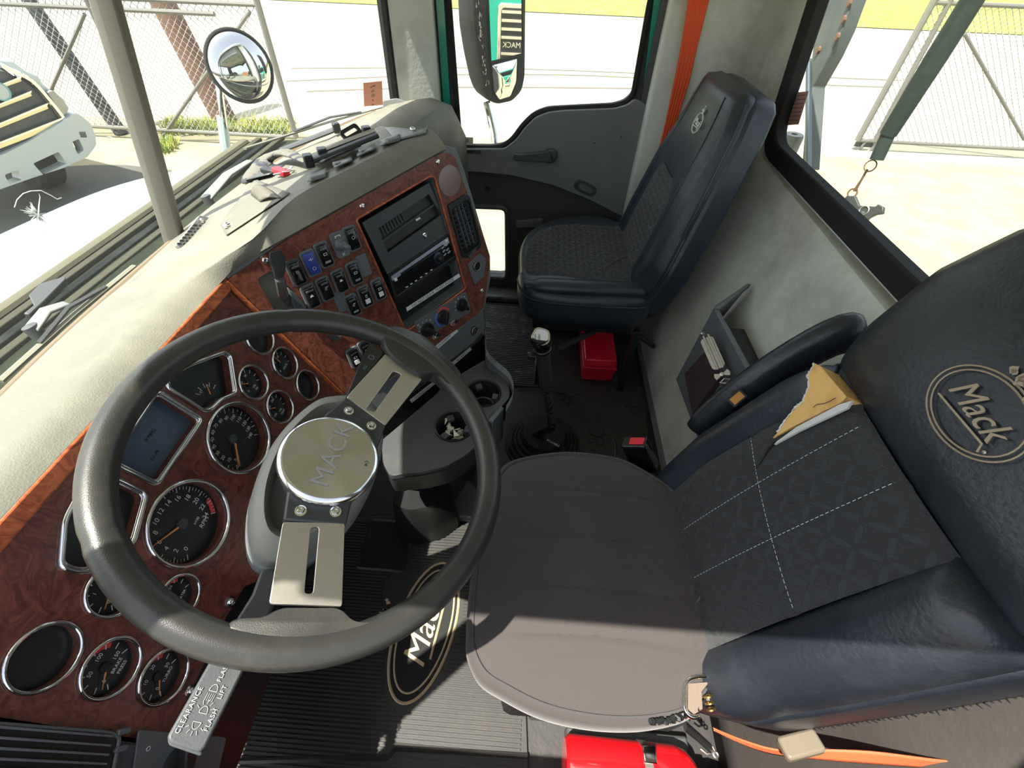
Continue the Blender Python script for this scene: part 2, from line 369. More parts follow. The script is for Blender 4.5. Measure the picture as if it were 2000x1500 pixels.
struct(MB().add([(25.2, -60, GZ + .03), (70, -60, GZ + .03), (70, 60, GZ + .03), (25.2, 60, GZ + .03)], [(0, 1, 2, 3)]).obj('verge', M['grass']))
for q in ([(570, 133), (900, 132), (1100, 137), (1250, 143), (1500, 152)], [(560, 158), (860, 146), (1100, 146), (1260, 152), (1500, 160)], [(600, 178), (880, 170), (1210, 172), (1480, 176)], [(1590, 150), (1740, 156), (1760, 156)], [(1590, 165), (1735, 170)]):
    P = [at(u, v, z=GZ + .006) for u, v in q]
    s = MB(); s.grid([[p + Vector((-.06, 0, 0)) for p in smoothp(P, 5, False)], [p + Vector((.06, 0, 0)) for p in smoothp(P, 5, False)]])
    o = s.obj('tar_line', M['tar']); tag(o, None, None, None, 'structure')
def gtuft(n, us, vs):
    s = MB()
    for k in range(n):
        p = at(random.uniform(*us), random.uniform(*vs), z=GZ)
        for j in range(5):
            a = random.uniform(0, 6.28); h = random.uniform(.05, .16); d = Vector((math.cos(a), math.sin(a), 0)); e = Vector((-d.y, d.x, 0)) * .012
            s.add([p + d * .03 - e, p + d * .03 + e, p + d * (.05 + h * .5) + Z1 * h], [(0, 1, 2)])
    return s
o = gtuft(420, (320, 575), (238, 264)).obj('grass', M['grass'], smooth=0); tag(o, 'yellow green weeds growing along the foot of the chain link gate', 'grass', None, 'stuff')
o = gtuft(60, (310, 345), (275, 300)).obj('grass', M['grass'], smooth=0); tag(o, 'small tuft of weeds on the yard side of the gate rail beside the windshield post', 'grass', None, 'stuff')
# shadow by the white truck, painted as a dark ground patch
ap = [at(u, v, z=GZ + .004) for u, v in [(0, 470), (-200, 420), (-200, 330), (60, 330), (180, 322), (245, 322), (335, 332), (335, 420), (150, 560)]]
struct(MB().add(ap, [tuple(range(len(ap)))]).obj('truck_shadow', M['concrete']))
# ================================================================ cab shell
X0, XR = -.10, 1.90
def yfoot(z): return np.interp(z, [0, .10, .45, .785, .80, 1.6], [-.515, -.525, -.60, -.698, -.71, -.72])
struct(MB().box(H, X0, XR + .02, -.62, .95, -.06, 0).obj('floor', M['floor'], bev=0))
# rear wall, lower sloping part
zs = [0, .02, .06, .10, .2, .3, .45, .6, .7, .76, .785, .795]; xs = [X0 + (XR - X0) * k / 30 for k in range(31)]
g = [[Vector((x, float(yfoot(z)) - (.012 * math.sin(3 * x + 4 * z) if .1 < z < .8 else 0), z)) for x in xs] for z in zs]
g.append([Vector((x, -.76, .80)) for x in xs])
struct(MB().grid(g).obj('wall_back', M['wall'], solid=.01))
cg = [[Vector((x, float(yfoot(z)) + .014, z)) for x in (X0, .1, .3, .5, .66)] for z in (.02, .1, .2, .3, .45, .6, .7, .78)]
struct(MB().grid(cg).obj('wall_back', M['wallbrown'], smooth=60, solid=.01))  # brown rear panel, darkened to carry part of the shade here
# scuffs on the vinyl
def wallpt(u, v):
    y = -.6
    for _ in range(8): y = float(yfoot(at(u, v, y=y).z)) + .002
    return at(u, v, y=y)
for pts_ in (((1530, 468), (1536, 455), (1546, 448)), ((1586, 634), (1592, 622), (1600, 618)), ((1346, 616), (1334, 628), (1330, 634)), ((1292, 748), (1304, 753), (1312, 760)), ((1560, 250 + 300), (1564, 556))):
    struct(MB().tube([wallpt(u, v) for u, v in pts_], [.0004, .0016, .0005][:len(pts_)] if len(pts_) == 3 else .0008, 5, flat=.4).obj('scuff_mark', M['rubber']))
# kick strip along the foot of the wall
struct(MB().tube([(X0, -.512, .02), (1.1, -.512, .02), (XR, -.512, .02)], .018, 8).obj('baseboard_back', M['grey']))
# rear wall, upper part with the window opening
BW = Fr((0, -.725, 0), (0, 1, 0), ax=(1, 0, 0))   # a = x, b = -z ; careful: ay = n x ax = -z
BW = Fr((0, -.725, 0), (0, 1, 0), ax=(-1, 0, 0))  # ax=-x, ay = n x ax = z
def bw(x, z): return (-x, z)
win = roundp([bw(.12, .864), bw(1.545, .864), bw(1.66, 1.40), bw(.04, 1.40)], .07, 5); wout = roundp([bw(.05, .812), bw(1.592, .812), bw(1.735, 1.46), bw(-.03, 1.46)], .09, 5)
shape2d('wall_back', BW, [bw(X0, .79), bw(XR, .79), bw(XR, 1.52), bw(X0, 1.52)], [sc(wout, .99)], -.05, 0, M['wall'])['kind'] = 'structure'
shape2d('window_3', BW, wout, [win], -.03, .008, M['rubber'], bev=.006)['kind'] = 'structure'
gl = MB().prism(BW, sc(win, 1.01), -.030, -.027).obj('window_3', M['glass']); struct(gl)
# roof with the V-shaped windshield header
hdr = [(-.035, .485), (.1, .535), (.35, .595), (.6, .635), (.9, .645), (1.2, .635), (1.45, .595), (1.7, .535), (XR, .45)]
struct(MB().prism(H, [(-.035, -.78), (XR, -.78)] + hdr[::-1], 1.50, 1.55).obj('ceiling', M['wall']))
hb = MB(); hb.loft([[Vector((x, y - .03, 1.50)), Vector((x, y + .03, 1.50)), Vector((x, y + .04, 1.44)), Vector((x, y - .01, 1.44))] for x, y in hdr])
struct(hb.obj('trim_1', M['grey']))
# driver side: rail over the door opening, pillars and the wall behind the door
struct(MB().box(H, -.038, .02, -.78, .43, 1.45, 1.55).obj('trim_2', M['grey'], bev=.01))
struct(MB().loft([[Vector(p) for p in r] for r in ([(X0 - .04, -.78, -.1), (X0, -.78, -.1), (X0, -.46, -.1), (X0 - .04, -.46, -.1)], [(X0 - .04, -.78, .8), (X0, -.78, .8), (X0, -.46, .8), (X0 - .04, -.46, .8)], [(-.038, -.78, 1.5), (0, -.78, 1.5), (0, -.46, 1.5), (-.038, -.46, 1.5)])]).obj('wall_left', M['wallbrown']))
# passenger sun visor folded down inside the right pane, its lower edge just above eye height
vs_ = MB(); vp_ = [(.66, .640), (.9, .645), (1.2, .625), (1.45, .585), (1.70, .525)]
vs_.loft([[Vector((x, y, 1.275)), Vector((x, y + .016, 1.275)), Vector((x, y - .002, 1.455)), Vector((x, y - .018, 1.455))] for x, y in vp_]); struct(vs_.obj('trim_11', M['grey'], bev=.004))
# unseen lower door panel, added to cut light from the driver side
dd = MB(); dd.box(H, X0 - .06, X0 - .01, -.46, .50, -.02, .74); struct(dd.obj('door_light_blocker', M['doordark'], bev=.01))
# windshield
def pane(sign):
    bot = [(.9, .83, .77), (.6, .815, .775), (.35, .775, .785), (.1, .70, .79), (-.03, .62, .80)]
    top = [(.9, .655, 1.46), (.6, .645, 1.46), (.35, .605, 1.46), (.1, .545, 1.46), (-.0, .50, 1.46)]
    if sign > 0: bot = [(1.8 - x, y, z) for x, y, z in bot]; top = [(1.8 - x, y, z) for x, y, z in top]
    b = smoothp(bot, 4, False); t = smoothp(top, 4, False)
    return [[p * (1 - k / 6) + q * (k / 6) for p, q in zip(b, t)] for k in range(7)]
wl, wr = pane(-1), pane(1)
for g_, nm in ((wl, 'window_1'), (wr, 'window_2')): struct(MB().grid(g_).obj(nm, M['wglass'], smooth=180))
WBVH = BVHTree.FromPolygons([tuple(p) for g_ in (wl, wr) for r in g_ for p in r],
    [(k * 119 + i * 17 + j, k * 119 + i * 17 + j + 1, k * 119 + (i + 1) * 17 + j + 1, k * 119 + (i + 1) * 17 + j) for k in range(2) for i in range(6) for j in range(16)])
def whit(u, v, tree=None, lift=0.0):
    r = Vector(ray(u, v)).normalized(); h = (tree or WBVH).ray_cast(Vector(EYE), r)
    return (h[0] + (h[1] if h[1].dot(r) < 0 else -h[1]) * lift) if h[0] is not None else None
for g_ in (wl, wr): struct(MB().tube([p + Vector((0, -.010, .0)) for p in g_[0]], .015, 6, flat=.6).obj('trim_3', mat('dusty_brown_trim', (.075, .055, .035), .7)))
# centre post
cp = MB(); a = Vector((.9, .835, .74)); b = Vector((.91, .645, 1.50))
cp.loft([[p + Vector((-.017, 0, 0)), p + Vector((-.009, -.022, -.006)), p + Vector((.009, -.022, -.006)), p + Vector((.017, 0, 0)), p + Vector((.012, .02, 0)), p + Vector((-.012, .02, 0))] for p in (a, b)])
struct(cp.obj('trim_4', mat('post_brown_grey', (.07, .066, .055), .55), bev=.004))
# passenger side pillars
struct(MB().prism(H, [(1.76, .50), (1.90, .47), (1.92, .375), (1.84, .372)], .70, 1.5).obj('trim_5', M['wall'], bev=.012))
struct(MB().tube([(1.765, .515, .76), (1.765, .505, 1.48)], .017, 8).obj('trim_6', M['rubber']))
struct(MB().tube([(1.85, .40, .82), (1.845, .41, .95), (1.83, .43, 1.12), (1.83, .43, 1.48)], .009, 8).obj('trim_7', M['rubber']))
s = MB(); s.loft([[Vector(p) for p in r] for r in ([(-.13, .60, .70), (-.06, .62, .70), (-.05, .55, .70), (-.13, .53, .70)], [(-.035, .52, 1.5), (.02, .53, 1.5), (.02, .47, 1.5), (-.035, .46, 1.5)])])
struct(s.obj('trim_8', M['wall'], bev=.012))
# ================================================================ passenger door
D = Fr((1.90, 0, 0), (-1, 0, 0))      # ax = Z x n = -y, ay = z
wpx = [(868, 258), (884, 0)]
wtop = [(-.33, 1.43), (.37, 1.43)]
wo = [D.px(868, 262), (-.335, 1.43), (.385, 1.43), D.px(1270, 0), D.px(1237, 185)] + D.poly([(1222, 200), (1200, 207), (1100, 212), (1068, 214), (1042, 224), (1020, 246), (1003, 270), (985, 285), (960, 289), (900, 288)])
wo[0] = (D.px(884, 0)[0] + .0, .70)
wo = roundp(wo, .02, 3)
low = roundp([(-.32, .09), (-.32, .43), D.px(989, 407), D.px(990, 540), ], .035, 4)
dout = [(-.385, .02), (-.385, 1.47), (.40, 1.47), (.435, .9), D.px(1230, 424), D.px(1180, 560), (.25, .02)]
dr = shape2d('door_1', D, dout, [wo, low], -.05, 0, M['doordark'], bev=.003); struct(dr)
# green door frame edges outside the trim
gf = MB()
for a_, b_ in (((-.375, .6), (-.352, 1.46)), ):
    gf.prism(D, [(-.366, .62), (-.366, 1.46), (-.340, 1.46), (-.340, .62)], .0, .012)
gf.prism(D, D.poly([(1283, -60), (1297, -60), (1264, 200), (1252, 200)]), 0, .012)
o = gf.obj('door_frame', M['green'], dr)
rf = MB(); wo_s = sc(wo, 1.0)
rf.tube([D.w(a_, b_, .002) for a_, b_ in wo], .011, 6, closed=True); rf.obj('window_seal', M['rubber'], dr)
MB().prism(D, sc(wo, 1.02), -.03, -.026).obj('window_glass', M['glass'], dr)
MB().prism(D, sc(low, 1.02), -.03, -.026).obj('lower_window_glass', M['glass'], dr)
lf = MB(); lf.tube([D.w(a_, b_, .004) for a_, b_ in sc(low, 1.05)], .014, 8, closed=True); lf.obj('lower_window_frame', M['dgrey'], dr)
# raised upper panel of the door
up = D.poly([(868, 262), (905, 292), (985, 292), (1008, 274), (1024, 252), (1046, 230), (1072, 220), (1100, 217), (1200, 213), (1226, 206), (1240, 194), (1262, 203), (1256, 250), (1246, 330), (1222, 424), (1205, 418), (1150, 390), (1080, 362), (1000, 343), (940, 337), (868, 332)], .03)
s = MB(); up2 = roundp(up, .012, 3)
n_ = len(up2); ar = sum(up2[i][0] * up2[(i + 1) % n_][1] - up2[(i + 1) % n_][0] * up2[i][1] for i in range(n_))
s.prism(D, up2, 0, .028); s.obj('door_panel', M['door'], dr, bev=.008, bseg=3)
# window winder
hf = D.off(*D.px(1075, 305, .04), .03)
s = MB(); s.lathe(hf, [(.028, 0), (.028, .01), (.024, .016), (.0, .017)], 24, cap1=False)
ha = hf.px(1003, 305, .01); hd = Vector((ha[0], ha[1])); 
s.prism(hf, [(-.005, .022), (.01, -.020), (hd.x + .01, hd.y - .014), (hd.x, hd.y - .008), (hd.x + .004, hd.y + .014), (hd.x + .03, hd.y + .012)], .010, .024)
wd = s.obj('window_winder', M['dgrey'], dr, bev=.004); MB().lathe(hf, [(.006, .016), (.006, .0195), (0, .0195)], 12, cap1=False).obj('screw', M['rubber'], wd)
# release handle, lock slot, plug
hf = D.off(*D.px(1143, 367, .03), .028).rot(-22)
s = MB(); s.prism(hf, rrect(-.05, .05, -.022, .022, .021), -.002, .008); rh = s.obj('release_handle', M['dgrey'], dr, bev=.003)
s = MB(); s.prism(hf, rrect(-.03, .034, -.011, .011, .010), .006, .013); s.obj('release_lever', M['grey'], rh, bev=.002)
MB().prism(D, [D.px(905, 299, .03), D.px(903, 292, .03), D.px(938, 292, .03), D.px(940, 300, .03)], .028, .034).obj('lock_slot', M['dgrey'], dr, bev=.001)
MB().prism(D, [D.px(912, 297, .035), D.px(912, 294, .035), D.px(926, 294, .035), D.px(926, 298, .035)], .034, .036).obj('lock_slot_recess', M['black'], dr)
kf = D.off(*D.px(952, 369), 0); MB().lathe(kf, [(.012, 0), (.010, .005), (0, .005)], 16, cap1=False).obj('plug', M['black'], dr)
for u, v in ((1161, 280), (1213, 268)):
    MB().lathe(D.off(*D.px(u, v, .03), .028), [(.003, 0), (.002, .0015), (0, .0015)], 10, cap1=False).obj('screw', M['black'], dr)
MB().prism(D, D.poly([(1008, 428), (1060, 425), (1060, 440), (1008, 442)]), 0, .02).obj('trim_strip', M['grey'], dr, bev=.003)
# small film sticker at the front lower corner of the door glass
s = MB(); s.prism(D, [D.px(884, 268, -.02), D.px(924, 269, -.02), D.px(924, 282, -.02), D.px(884, 281, -.02)], -.0245, -.0235)
st = s.obj('sticker', mat('beige_sticker', (.40, .37, .28), .6)); tag(st, 'narrow beige sticker in the bottom corner of the passenger door glass', 'sticker')
fs_ = Fr(D.w(*D.px(903, 275, -.02), -.023), (-1, 0, 0)); text('SMAGTR', fs_, 0, 0, .014, M['black'], st, sx=-1, c=.0008)
# B pillar post (grey) and dark gap
struct(MB().prism(H, [(XR, -.36), (XR - .02, -.36), (XR - .03, -.40), (XR - .03, -.56), (XR, -.56)], 0, 1.5).obj('trim_9', M['dgrey']))
bp_ = [at(1310, 0, x=1.84), at(1345, 0, x=1.84)]
struct(MB().prism(H, [(1.90, bp_[0].y), (1.835, bp_[0].y), (1.815, bp_[1].y - .02), (1.83, -.74), (1.90, -.74)], .28, 1.5).obj('wall_right', M['wall'], bev=.012))
# cab floor sill by the passenger door
struct(MB().box(H, 1.80, 1.90, -.4, .4, 0, .035).obj('trim_10', M['dgrey'], bev=.008))
# firewall under the dash
struct(MB().box(H, X0, XR, .90, .94, -.02, .66).obj('wall_front', M['doordark']))
# ================================================================ dashboard
KN = Vector((0, -math.cos(R(20)), math.sin(R(20))))
K = Fr(Vector(EYE) - KN * .66, KN); K.o = K.w(-K.o.x, 0, 0) if abs(K.o.x) > 1e-6 else K.o
SN = Vector((-.603, -.775, .19)).normalized()
S = Fr((.66, .48, .70), SN)
def kz(z):  # b coordinate on K for a world height
    return (z - K.o.z) / K.ay.z
def sz(a, z): return (z - S.o.z - S.ax.z * a) / S.ay.z
dash = thing('dashboard', 'long grey vinyl dashboard running under the split windshield across the truck cab', 'dashboard', (.9, .6, .3))
# pad: rows A (wood edge) -> B (ridge) -> C (windshield foot)
def S3(u, v, c=0): a, b = S.px(u, v, c); return S.w(a, b, c)
A_ = [K.w(x, kz(.852), .004) for x in (-.10, .1, .3, .48, .62)] + [S3(470, 515, .004), S3(560, 463, .004), S3(697, 387, .004), S3(847, 303, .004), S3(872, 291, .004)]
B_ = [Vector((x, .575, .872)) for x in (-.10, .1, .3, .48, .60)] + [at(492, 468, z=.90), at(577, 385, z=.925), at(690, 326, z=.94), at(800, 271, z=.955), at(845, 255, z=.955)]
C_ = [(-.10, .60, .80), (.1, .69, .795), (.3, .755, .79), (.5, .79, .785), (.68, .805, .78), (.85, .815, .78), (1.02, .815, .785), (1.2, .795, .79), (1.42, .74, .80), (1.62, .64, .81)]
C_ = [Vector(p) for p in C_]
rows = []
def L3(p, q, t, dz=0): r = p * (1 - t) + q * t; r.z += dz; return r
rowsA = smoothp(A_, 4, False); rowsB = smoothp(B_, 4, False); rowsC = smoothp(C_, 4, False)
n_ = len(rowsA); g = [[] for _ in range(12)]
for i in range(n_):
    a, b, c = rowsA[i], rowsB[i], rowsC[i]; k = min(1, max(0, (i / (n_ - 1) - .40) / .15))   # k: 0 in front of the driver, 1 on the centre stack
    g[0].append(a + Vector((0, .02, -.02))); g[1].append(a.copy()); g[2].append(L3(a, b, .35, .004 + .002 * k)); g[3].append(L3(a, b, .75, .003)); g[4].append(b.copy())
    g[5].append(L3(b, c, .06, .004 + .000 * k)); g[6].append(L3(b, c, .13, .008 - .010 * k)); g[7].append(L3(b, c, .32, .020 - .018 * k)); g[8].append(L3(b, c, .55, .022 - .015 * k)); g[9].append(L3(b, c, .8, .014 - .005 * k)); g[10].append(L3(b, c, .95, .002)); g[11].append(c.copy())
dh = 22
hood = MB().grid([r[dh:] for r in g[:5]]).obj('dash_hood', M['dash'], dash, smooth=60)
padm = MB().grid([r[:dh + 1] for r in g]); 
pad = padm.obj('dash_pad', M['dash'], dash, smooth=60)
tray = MB().grid([r[dh:] for r in g[4:]]).obj('dash_tray', M['dash'], dash, smooth=60)
PV = [tuple(p) for r in g for p in r]
PB = BVHTree.FromPolygons(PV, [(i * n_ + j, i * n_ + j + 1, (i + 1) * n_ + j + 1, (i + 1) * n_ + j) for i in range(11) for j in range(n_ - 1)])
def dhit(u, v, lift=.0):
    p = whit(u, v, PB, lift); return p
# crease line where pad meets hood, thin seam
# passenger side of the dashboard (top is seen beyond the stack)
s = MB(); pr = [(1.22, .40, .58), (1.22, .37, .80), (1.22, .40, .865), (1.22, .47, .885), (1.22, .56, .87), (1.22, .66, .83), (1.22, .76, .79)]
g2 = []
for x, dy, dz in ((1.15, .04, -.05), (1.25, .02, -.008), (1.4, 0, 0), (1.6, -.03, 0), (1.72, -.06, -.005), (1.80, -.08, -.02), (1.85, -.09, -.07), (1.87, -.09, -.25)):
    g2.append([Vector((x, max(y + dy, .28), max(z + dz, .4))) for _, y, z in pr])
s.grid(g2); s.obj('passenger_dash', M['dash'], dash, smooth=60)
# body behind the boards
s = MB(); s.prism(K, [(X0, kz(.40)), (.52, kz(.40)), (.66, kz(.60)), (.66, kz(.852)), (X0, kz(.852))], -.30, -.025); s.obj('dash_body', M['black'], dash)
hs = [(440, 540), (560, 458), (697, 381), (847, 297), (872, 284), (893, 290), (908, 330), (926, 390), (945, 455), (959, 500), (960, 545), (948, 604)]
body = S.poly(hs) + S.poly([(842, 690), (690, 800)])
s = MB(); s.prism(S, body, -.24, -.05); s.obj('stack_body', M['hood'], dash, bev=.006)
# ---------------------------------------------------------------- instrument board
inst = thing('instrument_board', 'dark burl wood instrument board behind the steering wheel with chrome ringed gauges', 'instrument panel', K.w(.3, kz(.54), 0))
K0 = .66
G_ = {}  # gauges: centre a, b, radius
def kc(a, b, r): return (a * K0, b * K0, r * K0)
def kpx(u, v, r): a, b = K.px(u, v); return (a, b, r)
big = [('tach', kpx(371.5, 1021, .0625)), ('speed', kpx(468, 854.5, .0612))]
small = {'blank': kpx(86, 1283, .0335), 'air': kpx(216, 1304, .0325), 'amp': kpx(319, 1321, .0320), 'oil': kpx(494, 747, .0318), 'volt': kpx(555.5, 709, .0320),
         'fuel': kpx(546, 794.5, .0322), 'off': kpx(600, 752, .0322), 'off2': kpx(506, 659, .0325), 'temp': kpx(350, 1164, .0285), 'def': kpx(224, 1150, .0325)}
board_out = [(.034, kz(.852)), (.645, kz(.852)), K.px(540, 645), K.px(662, 772), K.px(640, 900), K.px(545, 1120), K.px(478, 1145), K.px(443, 1203), (.10, -.557), (.034, -.557)]
scr1 = roundp(K.poly([(362, 716), (436, 688), (448, 695), (459, 768), (430, 780), (409, 800), (397, 803), (325, 757), (322, 742)]), .006, 3)
scr2 = roundp(K.poly([(305, 764), (393, 819), (304, 948), (212, 902)]), .008, 3)
scr3 = roundp(K.poly([(212, 930), (237, 941), (284, 965), (271, 1012), (258, 1060), (200, 1110), (150, 1118), (116, 1108), (124, 1015), (150, 965)]), .008, 3)
holes = [circ(a, b, r * .90, 40) for a, b, r in [x[1] for x in big] + list(small.values())] + [sc(q, .93) for q in (scr1, scr2, scr3)]
shape2d('burl_board', K, board_out, holes, -.004, .0, M['wood_dark'], inst)
# wood edge along the top, sunlight painted in as a brighter wood
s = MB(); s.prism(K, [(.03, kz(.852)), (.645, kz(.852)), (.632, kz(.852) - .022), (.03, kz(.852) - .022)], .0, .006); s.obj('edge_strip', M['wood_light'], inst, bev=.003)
def dialbase(name, a, b, r, depth=.016, facemat='dial'):
    f = MB().lathe(K.off(a, b, -depth), [(r * .96, -.003), (r * .96, 0), (0, 0)], 40, cap1=False).obj(name, M[facemat], inst)
    w_ = MB(); w_.lathe(K.off(a, b, 0), [(r * .94, -.004), (r * .935, -depth)], 40, cap0=False, cap1=False); w_.obj('recess', M['wood_dark'], f, smooth=60)
    z = MB(); z.ring(K, a, b, r * .975, .0030 if r > .04 else .0024, .0022, 48, 8); z.obj('bezel', M['chrome'], f, smooth=180)
    return f
def needle(f, fr, ang, r0, r1, wd, m='orange', c=.004):
    d = R(ang); x, y = math.cos(d), math.sin(d)
    s = MB(); s.prism(fr, [(x * r0 - y * wd, y * r0 + x * wd), (x * r1 - y * wd * .25, y * r1 + x * wd * .25), (x * r1 + y * wd * .25, y * r1 - x * wd * .25), (x * r0 + y * wd, y * r0 - x * wd)], c, c + .0008)
    s.obj('needle', M[m], f); 
def ticks(s, fr, r0, r1, a0, a1, n, wd, c=.0006):
    for k in range(n + 1):
        d = R(a0 + (a1 - a0) * k / n); x, y = math.cos(d), math.sin(d)
        s.prism(fr, [(x * r0 - y * wd, y * r0 + x * wd), (x * r1 - y * wd, y * r1 + x * wd), (x * r1 + y * wd, y * r1 - x * wd), (x * r0 + y * wd, y * r0 - x * wd)], c, c + .0004)
for nm, (a, b, r) in big:
    f = dialbase('gauge', a, b, r, .017); fr = K.off(a, b, -.017)
    hub = MB().lathe(fr, [(r * .13, 0), (r * .12, .004), (0, .0045)], 20, cap1=False); hub.obj('hub', M['dgrey'], f)
    s = MB(); n = 14 if nm == 'speed' else 12
    ticks(s, fr, r * .74, r * .87, 225, -45, n, .00055); ticks(s, fr, r * .80, r * .87, 225, -45, n * (2 if nm == 'speed' else 4), .0003)
    s.obj('scale_marks', M['white'], f)
    for k in range(n + 1):
        d = R(225 - 270 * k / n); rr = r * .60
        text(str(k * 10 if nm == 'speed' else k * 2), fr, rr * math.cos(d), rr * math.sin(d), r * (.135 if nm == 'speed' else .16), M['white'], f, name='numeral', c=.0008, ext=.0001, rot=0)
    if nm == 'speed':
        text('MPH', fr, r * .18, -r * .35, r * .12, M['dgrey'], f, c=.0008, ext=.0001); text('SPEED LIMIT', fr, r * .40, -r * .62, r * .05, M['dgrey'], f, c=.0008, ext=.0001)
        needle(f, fr, 229, r * .14, r * .80, .0016); needle(f, fr, 223, r * .14, r * .82, .0016, c=.006)
    else:
        text('x100', fr, r * .22, -r * .28, r * .10, M['white'], f, c=.0008, ext=.0001); text('RPM', fr, r * .28, -r * .48, r * .16, M['white'], f, c=.0008, ext=.0001)
        d0, d1 = 225 - 270 * 21.6 / 24, -45
        MB().prism(fr, [(r * q * math.cos(R(t)), r * q * math.sin(R(t))) for q, ts_ in ((.88, (d0, -28, d1)), (.76, (d1, -28, d0))) for t in ts_], .0002, .0005).obj('red_band', M['redstripe'], f)
        needle(f, fr, 225 - 270 * 6.3 / 24, r * .14, r * .84, .0014)
for nm, (a, b, r) in small.items():
    f = dialbase('gauge', a, b, r, .011); fr = K.off(a, b, -.011)
    if nm in ('blank', 'off', 'off2'): continue
    s = MB(); ticks(s, fr, r * .62, r * .82, 200 if nm in ('oil', 'volt', 'fuel') else 225, -30, 8, .0005); s.obj('scale_marks', M['white'], f)
    MB().lathe(fr, [(r * .2, 0), (r * .18, .003), (0, .0035)], 16, cap1=False).obj('hub', M['black'], f)
    cap_ = {'air': ('BRAKE', 'PRESS'), 'amp': ('TURBO', ''), 'oil': ('OIL', 'PSI'), 'volt': ('VOLTS', ''), 'fuel': ('OIL', 'TEMP'), 'temp': ('WATER', ''), 'def': ('AXLE', '')}[nm]
    for q, t in enumerate(cap_):
        if t: text(t, fr, r * .15, -r * (.38 + .22 * q), r * .18, M['white'], f, c=.0008, ext=.0001)
    for t, d in zip({'air': '0,50,100,150', 'amp': '0,10,20,30', 'oil': '0,40,80', 'volt': '8,13,18', 'fuel': '100,200,300', 'temp': '100,180,250', 'def': '0,1,2'}[nm].split(','), (215, 130, 60, -20)):
        text(t, fr, r * .46 * math.cos(R(d)), r * .46 * math.sin(R(d)), r * .20, M['white'], f, name='numeral', c=.0008, ext=.0001)
    if nm in ('amp', 'temp', 'air'):
        MB().prism(fr, [(r * q * math.cos(R(t)), r * q * math.sin(R(t))) for q, ts_ in ((.88, (70, 45, 20)), (.66, (20, 45, 70))) for t in ts_], .0002, .0005).obj('red_band', M['redstripe'], f)
    needle(f, fr, {'air': 205, 'amp': 215, 'oil': 140, 'volt': 95, 'fuel': 140, 'temp': 210, 'def': 200}[nm], r * .15, r * .7, .0009)
for q, nm in ((scr1, 'display_window'), (scr2, 'display_screen'), (scr3, 'display_window')):
    f = MB().prism(K, q, -.019, -.016).obj(nm, M['screen'] if q is scr2 else M['dial'], inst)
    t = MB(); t.tube([K.w(a, b, .002) for a, b in sc(q, 1.0)], .0035, 8, closed=True, up=K.n); t.obj('bezel', M['chrome'], f, smooth=180)
    t = MB(); t.tube([K.w(a, b, .001) for a, b in sc(q, .93)], .0014, 6, closed=True, up=K.n); t.obj('inner_bezel', M['chrome'], f, smooth=180)
    m_ = len(q); t = MB(); q1 = sc(q, .97); t.loft([[K.w(a, b, -.003) for a, b in q1], [K.w(a, b, -.016) for a, b in sc(q, .965)]], False, False); t.obj('recess', M['wood_dark'], f, smooth=60)
    if q is scr1:
        a, b = K.px(409, 775, -.016); fr = K.off(a, b, -.016)
        s = MB(); ticks(s, fr, .016, .024, 120, 10, 4, .0004); s.obj('scale_marks', M['white'], f); needle(f, fr, 60, .004, .022, .0009)
        text('H', fr, .012, .014, .006, M['white'], f, ext=.0001); text('C', fr, -.004, .016, .006, M['white'], f, ext=.0001)
    if q is scr2:
        fr = K.off(*K.px(305, 858, -.016), -.016); text('0 MPG', fr, 0, .01, .008, M['dial'], f, ext=.0001); text('0.0 MI', fr, -.02, -.012, .007, M['dial'], f, ext=.0001)
def bolt(fr, a, b, parent, r=.007, washer=True, name='screw'):
    f = fr.off(a, b, 0); s = MB()
    s.lathe(f, [(r * 1.5, 0), (r * 1.5, .0012), (r, .0016), (r, .004), (r * .75, .0055), (r * .42, .0055), (r * .38, .0025), (0, .0025)], 20, cap1=False)
    return s.obj(name, M['chrome'], parent, smooth=50)
for u, v in ((411, 598), (449, 1176), (372, 1350)): bolt(K, *K.px(u, v), inst, .0055)
# ================================================================ centre stack board
stack = thing('centre_stack', 'burl wood centre stack angled towards the driver with switches, air vent and heater knobs', 'control panel', S3(800, 500) - Vector((0, 0, .15)))
so_ = S.poly([(444, 547), (562, 466), (697, 390), (846, 306), (864, 298), (880, 300), (890, 312), (900, 345), (925, 412), (952, 490), (956, 503), (955, 520), (944, 600), (933, 613), (840, 680), (760, 738), (672, 768), (540, 644)])
slot = roundp(S.poly([(503, 541), (537, 524), (690, 650), (640, 680)]), .008, 3)
slot = roundp(S.poly([(500, 545), (530, 527), (575, 570), (615, 640), (560, 650)]), .008, 3)
pocket = roundp(S.poly([(697, 430), (838, 347), (847, 349), (907, 562), (797, 642), (790, 640)]), .006, 3)
ventp = roundp(S.poly([(873, 402), (906, 380), (914, 384), (937, 475), (935, 482), (908, 503), (901, 500)]), .006, 3)
hvac = roundp(S.poly([(806, 629), (908, 568), (918, 608), (824, 662)]), .004, 3)
shape2d('stack_front', S, body, [slot, pocket, ventp], -.05, -.0035, M['hood'], dash, bev=.002)
shape2d('burl_board', S, so_, [slot, pocket, ventp], -.003, .002, M['wood'], stack)
t = MB(); t.tube([S.w(a, b, .002) for a, b in sc(pocket, 1.02)], .0028, 6, closed=True, up=S.n); t.obj('pocket_rim', M['wood_light'], stack, smooth=180)
for u, v in ((517, 508), (706, 402), (854, 316), (940, 567)): bolt(S, *S.px(u, v), stack, .0062)
# left-hand edge strip of the board, sunlight painted in with lighter wood
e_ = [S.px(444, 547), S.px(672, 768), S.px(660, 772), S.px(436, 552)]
MB().prism(S, e_, -.002, .004).obj('edge_strip', M['wood_light'], stack, bev=.0015)
